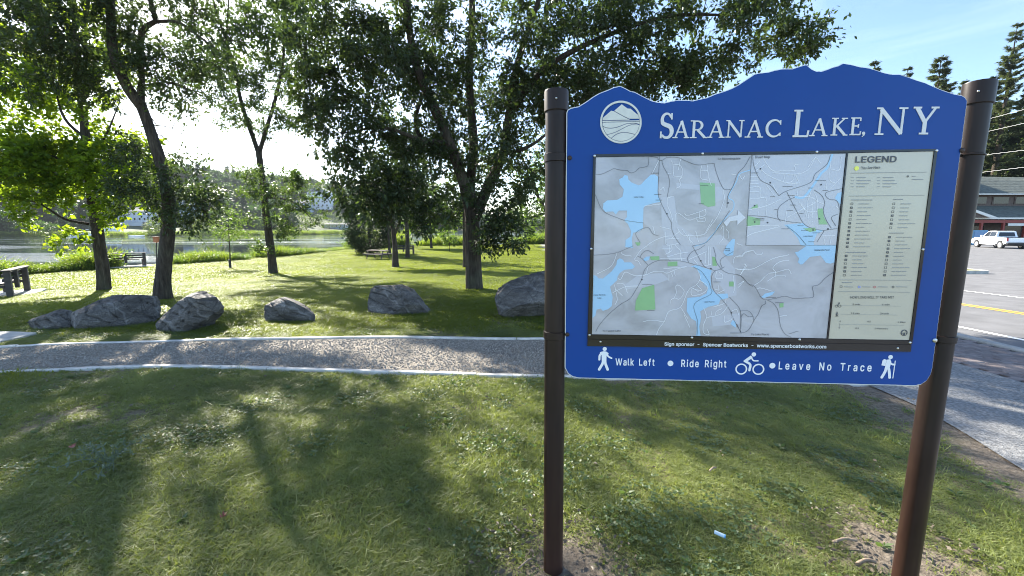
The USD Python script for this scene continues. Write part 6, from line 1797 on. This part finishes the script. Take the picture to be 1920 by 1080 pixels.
def pickup():
    # wheels located from the photograph; heading away from the camera to the left
    YT = 47.0
    rear, front = at(1893, 460, YT), at(1854, 458, YT + 2.4)
    h = np.array([front[0] - rear[0], front[1] - rear[1]])
    mid = (rear + front)[:2] / 2
    yaw = math.atan2(h[1], h[0])
    # choose the heading whose wheelbase of 3.6 m spans the measured pixels
    best = None
    for a in np.linspace(0, math.pi, 361):
        dvec = np.array([math.cos(a), math.sin(a)]) * 1.85
        px_ = []
        for s in (-1, 1):
            q = np.array([mid[0] + dvec[0] * s, mid[1] + dvec[1] * s, gz + 0.4]) - EYEP
            px_.append(960 + F * (q @ CX) / (q @ CF))
        err = abs((px_[0] - px_[1]) - 39)
        if a > 0.6 * 0 and (best is None or err < best[0]) and a > math.radians(70):
            best = (err, a)
    yaw = best[1]
    z = float(terrain(mid[0], mid[1], False)) - 0.112
    t = thing('pickup_truck', 'white crew cab pickup parked facing away in front of the brown building', 'pickup truck', (mid[0], mid[1], z), yaw)
    w = 1.0
    prof = [(-2.75, 0.62), (-2.75, 1.12), (-2.72, 1.18), (-1.05, 1.20), (-1.0, 1.24), (-0.95, 1.28), (1.05, 1.26), (1.30, 1.20), (2.35, 1.10), (2.72, 1.0), (2.82, 0.85), (2.82, 0.55), (2.5, 0.45), (-2.4, 0.48)]
    body = Polygon(prof)
    for x in (-1.85, 1.85):
        body = body.difference(Point(x, 0.40).buffer(0.50))
    m = prism(body, -w, w)
    m.apply_transform(np.array([[1, 0, 0, 0], [0, 0, -1, 0], [0, 1, 0, 0], [0, 0, 0, 1.0]]))
    part(t, 'body', m, 'truck_white', world=False)
    part(t, 'bed_liner', bx(-1.9, 0, 1.215, 1.5, 1.7, 0.05), 'black_trim', world=False)
    for s in (-1, 1):
        part(t, 'bed_rail', bx(-1.88, s * 0.93, 1.22, 1.66, 0.12, 0.08, 0.02), 'black_trim', world=False)
    cab = trimesh.convex.convex_hull(np.array([(-1.0, s * 0.93, 1.2) for s in (-1, 1)] + [(-0.88, s * 0.76, 1.88) for s in (-1, 1)] + [(-0.6, s * 0.75, 1.93) for s in (-1, 1)] + [(0.35, s * 0.75, 1.92) for s in (-1, 1)] + [(0.55, s * 0.76, 1.86) for s in (-1, 1)] + [(1.30, s * 0.93, 1.2) for s in (-1, 1)]))
    cb = part(t, 'cab', cab, 'truck_white', world=False)
    for s in (-1, 1):
        for x0, x1, xt0, xt1 in ((-0.86, 0.02, -0.80, 0.02), (0.10, 1.02, 0.10, 0.50)):
            q = np.array([(x0, s * 0.925, 1.28), (x1, s * 0.925, 1.28), (xt1, s * 0.80, 1.80), (xt0, s * 0.80, 1.80)])
            q2 = q + (0, s * 0.012, 0)
            part(t, 'side_window', trimesh.convex.convex_hull(np.vstack([q, q2])), 'dark_glass', world=False)
        part(t, 'mirror', bx(0.98, s * 1.08, 1.34, 0.14, 0.22, 0.22, 0.03), 'truck_white', world=False)
        part(t, 'headlight', bx(2.74, s * 0.78, 0.95, 0.16, 0.34, 0.22, 0.03), 'alloy', world=False)
        part(t, 'tail_light', bx(-2.755, s * 0.92, 1.0, 0.05, 0.15, 0.34, 0.015), 'lamp_red', world=False)
        part(t, 'running_board', bx(0.05, s * 0.98, 0.42, 2.4, 0.12, 0.06, 0.02), 'boat_white', world=False)
        part(t, 'door_handle', bx(-0.05, s * 1.005, 1.08, 0.2, 0.03, 0.05), 'black_trim', world=False)
    part(t, 'rear_window', trimesh.convex.convex_hull(np.array([(-1.0, -0.7, 1.32), (-1.0, 0.7, 1.32), (-0.915, 0.62, 1.78), (-0.915, -0.62, 1.78), (-0.95, -0.7, 1.32), (-0.95, 0.7, 1.32), (-0.86, 0.62, 1.78), (-0.86, -0.62, 1.78)])), 'dark_glass', world=False)
    part(t, 'windscreen', trimesh.convex.convex_hull(np.array([(1.24, -0.78, 1.27), (1.24, 0.78, 1.27), (0.64, 0.68, 1.80), (0.64, -0.68, 1.80), (1.28, -0.78, 1.27), (1.28, 0.78, 1.27), (0.68, 0.68, 1.80), (0.68, -0.68, 1.80)])), 'dark_glass', world=False)
    part(t, 'tailgate', bx(-2.765, 0, 0.94, 0.03, 1.62, 0.42, 0.01), 'boat_white', world=False)
    part(t, 'rear_bumper', bx(-2.86, 0, 0.58, 0.18, 1.9, 0.2, 0.03), 'black_trim', world=False)
    part(t, 'front_bumper', bx(2.86, 0, 0.6, 0.16, 1.9, 0.24, 0.04), 'alloy', world=False)
    part(t, 'underbody', bx(0, 0, 0.42, 4.6, 1.5, 0.22), 'black_trim', world=False)
    for x in (-1.85, 1.85):
        for s in (-1, 1):
            m = trimesh.creation.cylinder(0.40, 0.26, sections=28)
            m.apply_transform(trimesh.transformations.rotation_matrix(math.pi / 2, (1, 0, 0)))
            m.apply_translation((x, s * 0.86, 0.40))
            wl = part(t, 'wheel', m, 'tyre', world=False)
            m = trimesh.creation.cylinder(0.27, 0.28, sections=20)
            m.apply_transform(trimesh.transformations.rotation_matrix(math.pi / 2, (1, 0, 0)))
            m.apply_translation((x, s * 0.865, 0.40))
            part(wl, 'rim', m, 'alloy', world=False)
    return t


pickup()
# wires and their pole, beyond the right edge and behind the sign
for k, (y1, y2, lb) in enumerate(((224, 204, 'topmost pale overhead wire crossing the spruces at the right edge'), (247, 230, 'second overhead wire below the topmost one'), (290, 281, 'third overhead wire above the brown roof'), (322, 313, 'lowest overhead wire just above the brown roof'))):
    a_, b_ = at(1850, y1, 40), at(1925, y2, 34)
    d_ = b_ - a_
    pts = [a_ + d_ * t + np.array([0, 0, -0.10 * (1 - abs(t) / 3) * 0]) for t in np.linspace(-3.0, 2.2, 18)]
    solo('overhead_wire', tube(pts, 0.015, 6), 'wire', lb, 'wire', smooth_=True)
a_, b_ = at(1850, 247, 40), at(1925, 230, 34)
pend = a_ + (b_ - a_) * -3.0
zp = float(terrain(pend[0], pend[1], False))
pole = thing('utility_pole', 'wooden utility pole carrying the overhead wires, hidden behind the sign', 'utility pole', (pend[0], pend[1], zp))
part(pole, 'pole', tube([(pend[0], pend[1], zp - 0.3), (pend[0], pend[1], pend[2] + 1.6)], [0.16, 0.11], 10), 'pole_wood', smooth_=True)
part(pole, 'crossarm', bx(pend[0], pend[1], pend[2] + 0.9, 2.2, 0.1, 0.12), 'pole_wood')

# ---------------------------------------------------------------- lawn grass, weeds and litter
rg = np.random.default_rng(77)


def patch(rng, n, size, h, w, clump=0):
    if clump:
        c = rng.uniform(-size / 2, size / 2, (n // clump, 2))
        ch = rng.uniform(0.45, 1.25, n // clump) ** 1.3
        k = rng.integers(0, len(c), n)
        off = rng.normal(0, 0.011, (n, 2))
        x, y = (c[k] + off).T
        H = h * ch[k] * rng.uniform(0.55, 1.1, n)
        lean = off / 0.011 * 0.42 + rng.normal(0, 0.45, (n, 2))
    else:
        x, y = rng.uniform(-size / 2, size / 2, (2, n))
        cl = meshkit.noise(np.c_[x * 16 / size * 0.35, y * 16 / size * 0.35, 0 * x], int(rng.integers(99)))
        H = h * rng.uniform(0.45, 1.1, n) * (0.6 + 0.8 * cl)
        lean = rng.normal(0, 0.75, (n, 2))
    base = np.c_[x, y, np.full(n, -0.012)]
    yaw = rng.uniform(0, 6.28, n)
    s = np.c_[np.cos(yaw), np.sin(yaw), 0 * x] * (w * rng.uniform(0.6, 1.2, n))[:, None]
    mid = base + np.c_[lean * H[:, None] * 0.35, H * 0.6]
    tip = base + np.c_[lean * H[:, None] * 1.15, H * 0.9]
    v = np.stack([base - s, base + s, mid + s * 0.75, mid - s * 0.75, tip], 1).reshape(-1, 3)
    k = np.arange(n)[:, None] * 5
    return v, np.hstack([k, k + 1, k + 2, k, k + 2, k + 3, k + 3, k + 2, k + 4]).reshape(-1, 3)


def clover_patch(rng, n, size):
    x, y = rng.normal(0, size / 2.6, (2, n))
    pos = np.c_[x, y, rng.uniform(0.015, 0.05, n)]
    ang = rng.uniform(0, 6.28, n)
    vs, fs = [], []
    for k in range(3):
        ax = np.c_[np.cos(ang + k * 2.09), np.sin(ang + k * 2.09), np.full(n, 0.25)]
        v, f = leaves(rng, pos, ax, 0.018, 0.9, fold=0.1, droop=0.0, jitter=0.12)
        fs.append(f + sum(len(q) for q in vs))
        vs.append(v)
    return np.vstack(vs), np.vstack(fs)


def broad_weed(rng, n, L):
    ang = np.arange(n) * 2.4
    ax = np.c_[np.cos(ang), np.sin(ang), rng.uniform(0.15, 0.6, n)]
    return leaves(rng, np.zeros((n, 3)) + (0, 0, 0.01), ax, L, 0.5, droop=0.0, jitter=0.1)




def free(x, y, m=0.07):
    return ~shapely.contains_xy(path_poly.buffer(m), x, y) & ~shapely.contains_xy(Polygon(slab).buffer(m), x, y) & (x < walk_left(y) - 0.05 + 0.1 * np.sin(y * 9)) & (side(SHORE, x, y) > 0.2)


def scatter(n, r0, r1, az0, az1, power=1.0):
    r = np.sqrt(rg.uniform(r0 ** 2, r1 ** 2, n))
    a = np.radians(rg.uniform(az0, az1, n))
    return r * np.sin(a), r * np.cos(a)


gp = [('tuft', patch(rg, 640, 0.34, 0.038, 0.0029, 13), 'blade') for _ in range(5)]
gp = [(f'turf_{"abcdefgh"[k]}', q[1], q[2]) for k, q in enumerate(gp)]
gp.append(('clover', clover_patch(rg, 70, 0.3), 'clover'))
x, y = scatter(6200, 0.9, 7.2, -62, 62)
xb, yb = scatter(26000, 5.0, 13.5, -64, 25)
kb = shapely.contains_xy(path_poly.buffer(0.75).union(Polygon(slab).buffer(0.6)), xb, yb) & ((np.hypot(xb, yb) > 7.0) | (rg.random(len(xb)) < 0.2))
x, y = np.r_[x, xb[kb]], np.r_[y, yb[kb]]
s_ = soil(x, y)
ok = free(x, y, 0.15) & (rg.random(len(x)) > 1.05 * s_ - 0.08)
x, y, s_ = x[ok], y[ok], s_[ok]
nz = meshkit.noise(np.c_[x * 1.3, y * 1.3, 0 * x], 9)
idx = np.where(rg.random(len(x)) < 0.02 + 0.10 * smooth(0.62, 0.85, nz), 5, rg.integers(0, 5, len(x)))
hz = (0.45 + 0.75 * meshkit.noise(np.c_[x * 0.8, y * 0.8, 0 * x], 14)) * rg.uniform(0.75, 1.2, len(x)) * (1 - 0.5 * s_)
g1 = instancer('/World/lawn_grass', gp, np.c_[x, y, terrain(x, y)], idx, rg.uniform(0, 6.28, len(x)), np.c_[np.ones(len(x)), np.ones(len(x)), hz])
tag(g1, 'short patchy grass with clover in the shaded foreground', 'grass', kind='stuff')
gf = [(f'sward_{"abcd"[k]}', patch(rg, 700, 0.9, 0.065, 0.0055), 'blade_far') for k in range(4)]
x, y = scatter(9000, 6.6, 24, -62, 30)
ok = free(x, y, 0.45) & (rg.random(len(x)) > soil(x, y) * 1.0)
x, y = x[ok], y[ok]
g2 = instancer('/World/lawn_grass_beyond', gf, np.c_[x, y, terrain(x, y)], rg.integers(0, 4, len(x)), rg.uniform(0, 6.28, len(x)), np.c_[np.ones(len(x)), np.ones(len(x)), rg.uniform(0.6, 1.1, len(x))])
tag(g2, 'sunlit mown grass beyond the gravel path', 'grass', kind='stuff')
gq = [(f'meadow_{"abc"[k]}', patch(rg, 700, 2.4, 0.085, 0.014), 'blade_far') for k in range(3)]
x, y = scatter(6500, 22, 75, -60, 8)
ok = free(x, y)
x, y = x[ok], y[ok]
g3 = instancer('/World/lawn_grass_far', gq, np.c_[x, y, terrain(x, y)], rg.integers(0, 3, len(x)), rg.uniform(0, 6.28, len(x)), np.c_[np.ones(len(x)), np.ones(len(x)), rg.uniform(0.5, 1.0, len(x))])
tag(g3, 'far lawn grass running to the water', 'grass', kind='stuff')
# longer wisps, broad weeds, fallen leaves
wp = [(f'wisp_{"ab"[k]}', patch(rg, 26, 0.10, 0.085, 0.0026), 'blade') for k in range(2)] + [(f'plantain_{"ab"[k]}', broad_weed(rg, 8, 0.042), 'clover') for k in range(2)]
x, y = scatter(950, 0.9, 7.0, -60, 62)
for x0, x1, y0, y1 in STONES:
    a = rg.uniform(0, 6.28, 130)
    k = rg.uniform(0.82, 1.06, 130)
    x = np.r_[x, (x0 + x1) / 2 + (x1 - x0) / 2 * np.cos(a) * k]
    y = np.r_[y, (y0 + y1) / 2 + (y1 - y0) / 2 * np.sin(a) * k]
ok = free(x, y)
x, y = x[ok], y[ok]
g4 = instancer('/World/lawn_weeds', wp, np.c_[x, y, terrain(x, y)], rg.choice(4, len(x), p=[0.36, 0.36, 0.14, 0.14]), rg.uniform(0, 6.28, len(x)), rg.uniform(0.5, 1.15, len(x)))
tag(g4, 'broad leaved weeds and longer grass wisps in the foreground lawn', 'weeds', kind='stuff')
lp = [(f'chip_{"abc"[k]}', leaves(rg, np.zeros((1, 3)), np.array([[1.0, 0, 0.1]]), L, a, droop=0, jitter=0.05), 'litter') for k, (L, a) in enumerate(((0.05, 0.5), (0.07, 0.18), (0.03, 0.6)))]
xs, ys_ = [], []
for q, n, r in ((SIGN_L, 900, 0.40), (SIGN_R, 900, 0.42)):
    a, rr = rg.uniform(0, 6.28, n), r * rg.uniform(0.1, 1, n) ** 0.6
    xs.append(q[0] + rr * np.cos(a))
    ys_.append(q[1] + rr * np.sin(a))
x2, y2 = scatter(2600, 0.9, 6.5, -60, 62)
k = free(x2, y2) & ((soil(x2, y2) > 0.25) | (rg.random(len(x2)) < 0.16))
x, y = np.r_[np.concatenate(xs), x2[k]], np.r_[np.concatenate(ys_), y2[k]]
g5 = instancer('/World/ground_litter', lp, np.c_[x, y, terrain(x, y) + rg.uniform(0.015, 0.04, len(x))], rg.integers(0, 3, len(x)), rg.uniform(0, 6.28, len(x)), rg.uniform(0.25, 0.62, len(x)))
tag(g5, 'dry wood chips and leaf scraps on the bare patches and round the posts', 'litter', kind='stuff')
# loose stones on the path
st = []
for k in range(3):
    m = trimesh.creation.icosphere(1, 0.008)
    m.vertices *= rg.uniform(0.6, 1.25, m.vertices.shape)
    st.append((f'stone_{"abc"[k]}', m, 'gravel_stone'))
n = 15000
t, w_ = rg.uniform(0.05, 0.95, n), rg.uniform(0.03, 0.97, n)
kk = t * (K - 1)
pn_ = np.stack([np.interp(kk, np.arange(K), ne[:, j]) for j in range(2)], 1)
pf_ = np.stack([np.interp(kk, np.arange(K), fe[:, j]) for j in range(2)], 1)
p = pn_ * (1 - w_[:, None]) + pf_ * w_[:, None]
o = instancer('/World/path_stones', st, np.c_[p, terrain(p[:, 0], p[:, 1]) + 0.008], rg.integers(0, 3, n), rg.uniform(0, 6.28, n), rg.uniform(0.5, 1.3, n))
tag(o, 'loose crushed stones on the gravel path', 'gravel', kind='stuff')

# silvery trailing weed in the left foreground
sw = hit(205, 890)
rs = np.random.default_rng(6)
t = thing('silver_weed', 'sprawling silvery leaved weed lying in the grass at the left', 'plant', ground_at(*sw[:2]))
stems, lp_, la_ = [], [], []
for (x1, y1, hgt) in ((108, 882, 0.05), (125, 872, 0.10), (150, 868, 0.13), (170, 862, 0.15), (195, 862, 0.16), (220, 862, 0.15), (245, 856, 0.14), (275, 845, 0.12), (285, 832, 0.10), (130, 910, 0.04), (185, 905, 0.05), (260, 868, 0.1)):
    e_ = hit(x1, y1 + 12)
    e_[2] += hgt
    o_ = ground_at(*sw[:2]) + (rs.normal(0, 0.03), rs.normal(0, 0.03), 0.02)
    mid = (o_ + e_) / 2 + (0, 0, 0.05)
    pts = resample([o_, mid, e_], 0.012)
    stems.append(tube(pts, 0.0022, 4, False))
    q = pts[len(pts) // 4:]
    lp_.append(q)
    la_.append(rs.normal(0, 1, (len(q), 3)) + (0, 0, 0.5))
part(t, 'stems', cat(stems), 'silver_leaf')
part(t, 'leaves', leaves(rs, np.vstack(lp_), np.vstack(la_), 0.034, 0.42, droop=0, jitter=0.2), 'silver_leaf')


def stick(px0, py0, px1, py1, r, label):
    a, b = hit(px0, py0), hit(px1, py1)
    a[2] = terrain(a[0], a[1]) + r + 0.02
    b[2] = terrain(b[0], b[1]) + r + 0.025
    m_ = (a + b) / 2 + (0.01, 0.012, 0.006)
    solo('stick', tube(resample([a, m_, b], 0.02), r, 7), 'stick', label, 'stick', smooth_=True)


stick(1560, 1032, 1605, 1027, 0.007, 'short grey stick lying left of the foot of the right post')
stick(1606, 1074, 1640, 1072, 0.008, 'brown stick on the bare soil at the bottom edge near the right post')
stick(1330, 892, 1342, 886, 0.006, 'small twig in the grass under the middle of the sign')
stick(972, 1078, 998, 1062, 0.004, 'thin twig lying left of the foot of the left post')
stick(374, 650, 386, 645, 0.012, 'dark twig lying on the gravel path')
a, b = hit(1338, 1015), hit(1359, 1025)
a[2], b[2] = terrain(a[0], a[1]) + 0.04, terrain(b[0], b[1]) + 0.035
wr = thing('litter_tube', 'small pale blue plastic tube lying in the grass below the sign', 'litter', (a + b) / 2 - (0, 0, 0.03))
part(wr, 'tube', tube([a, (a + b) / 2, b - (b - a) * 0.12], 0.009, 12), 'wrapper', smooth_=40)
part(wr, 'blue_end', tube([b - (b - a) * 0.12, b], 0.0093, 12), 'wrapper_blue', smooth_=40)
for px, py, lb, m in ((419, 985, 'curled red brown leaf lying in the left foreground', 'red_leaf'), (135, 850, 'small dark red leaf near the silvery weed', 'red_leaf')):
    q = hit(px, py)
    q[2] = terrain(q[0], q[1]) + 0.04
    rl2 = np.random.default_rng(int(px))
    v, f = leaves(rl2, np.repeat([q], 5, 0), np.array([[math.cos(a), math.sin(a), 0.4] for a in np.linspace(0, 2.6, 5)]), 0.032, 0.6, droop=0, jitter=0.1)
    solo('fallen_leaf', (v, f), m, lb, 'leaf')

# ---------------------------------------------------------------- summer haze
hb_ = trimesh.creation.box((3200, 2200, 88))
hb_.apply_translation((0, 700, 36))
hz_ = usdkit.mesh(stage, '/World/haze', hb_, MAT['air'])
tag(hz_, 'thin bright summer haze over the lake', 'haze', kind='stuff')
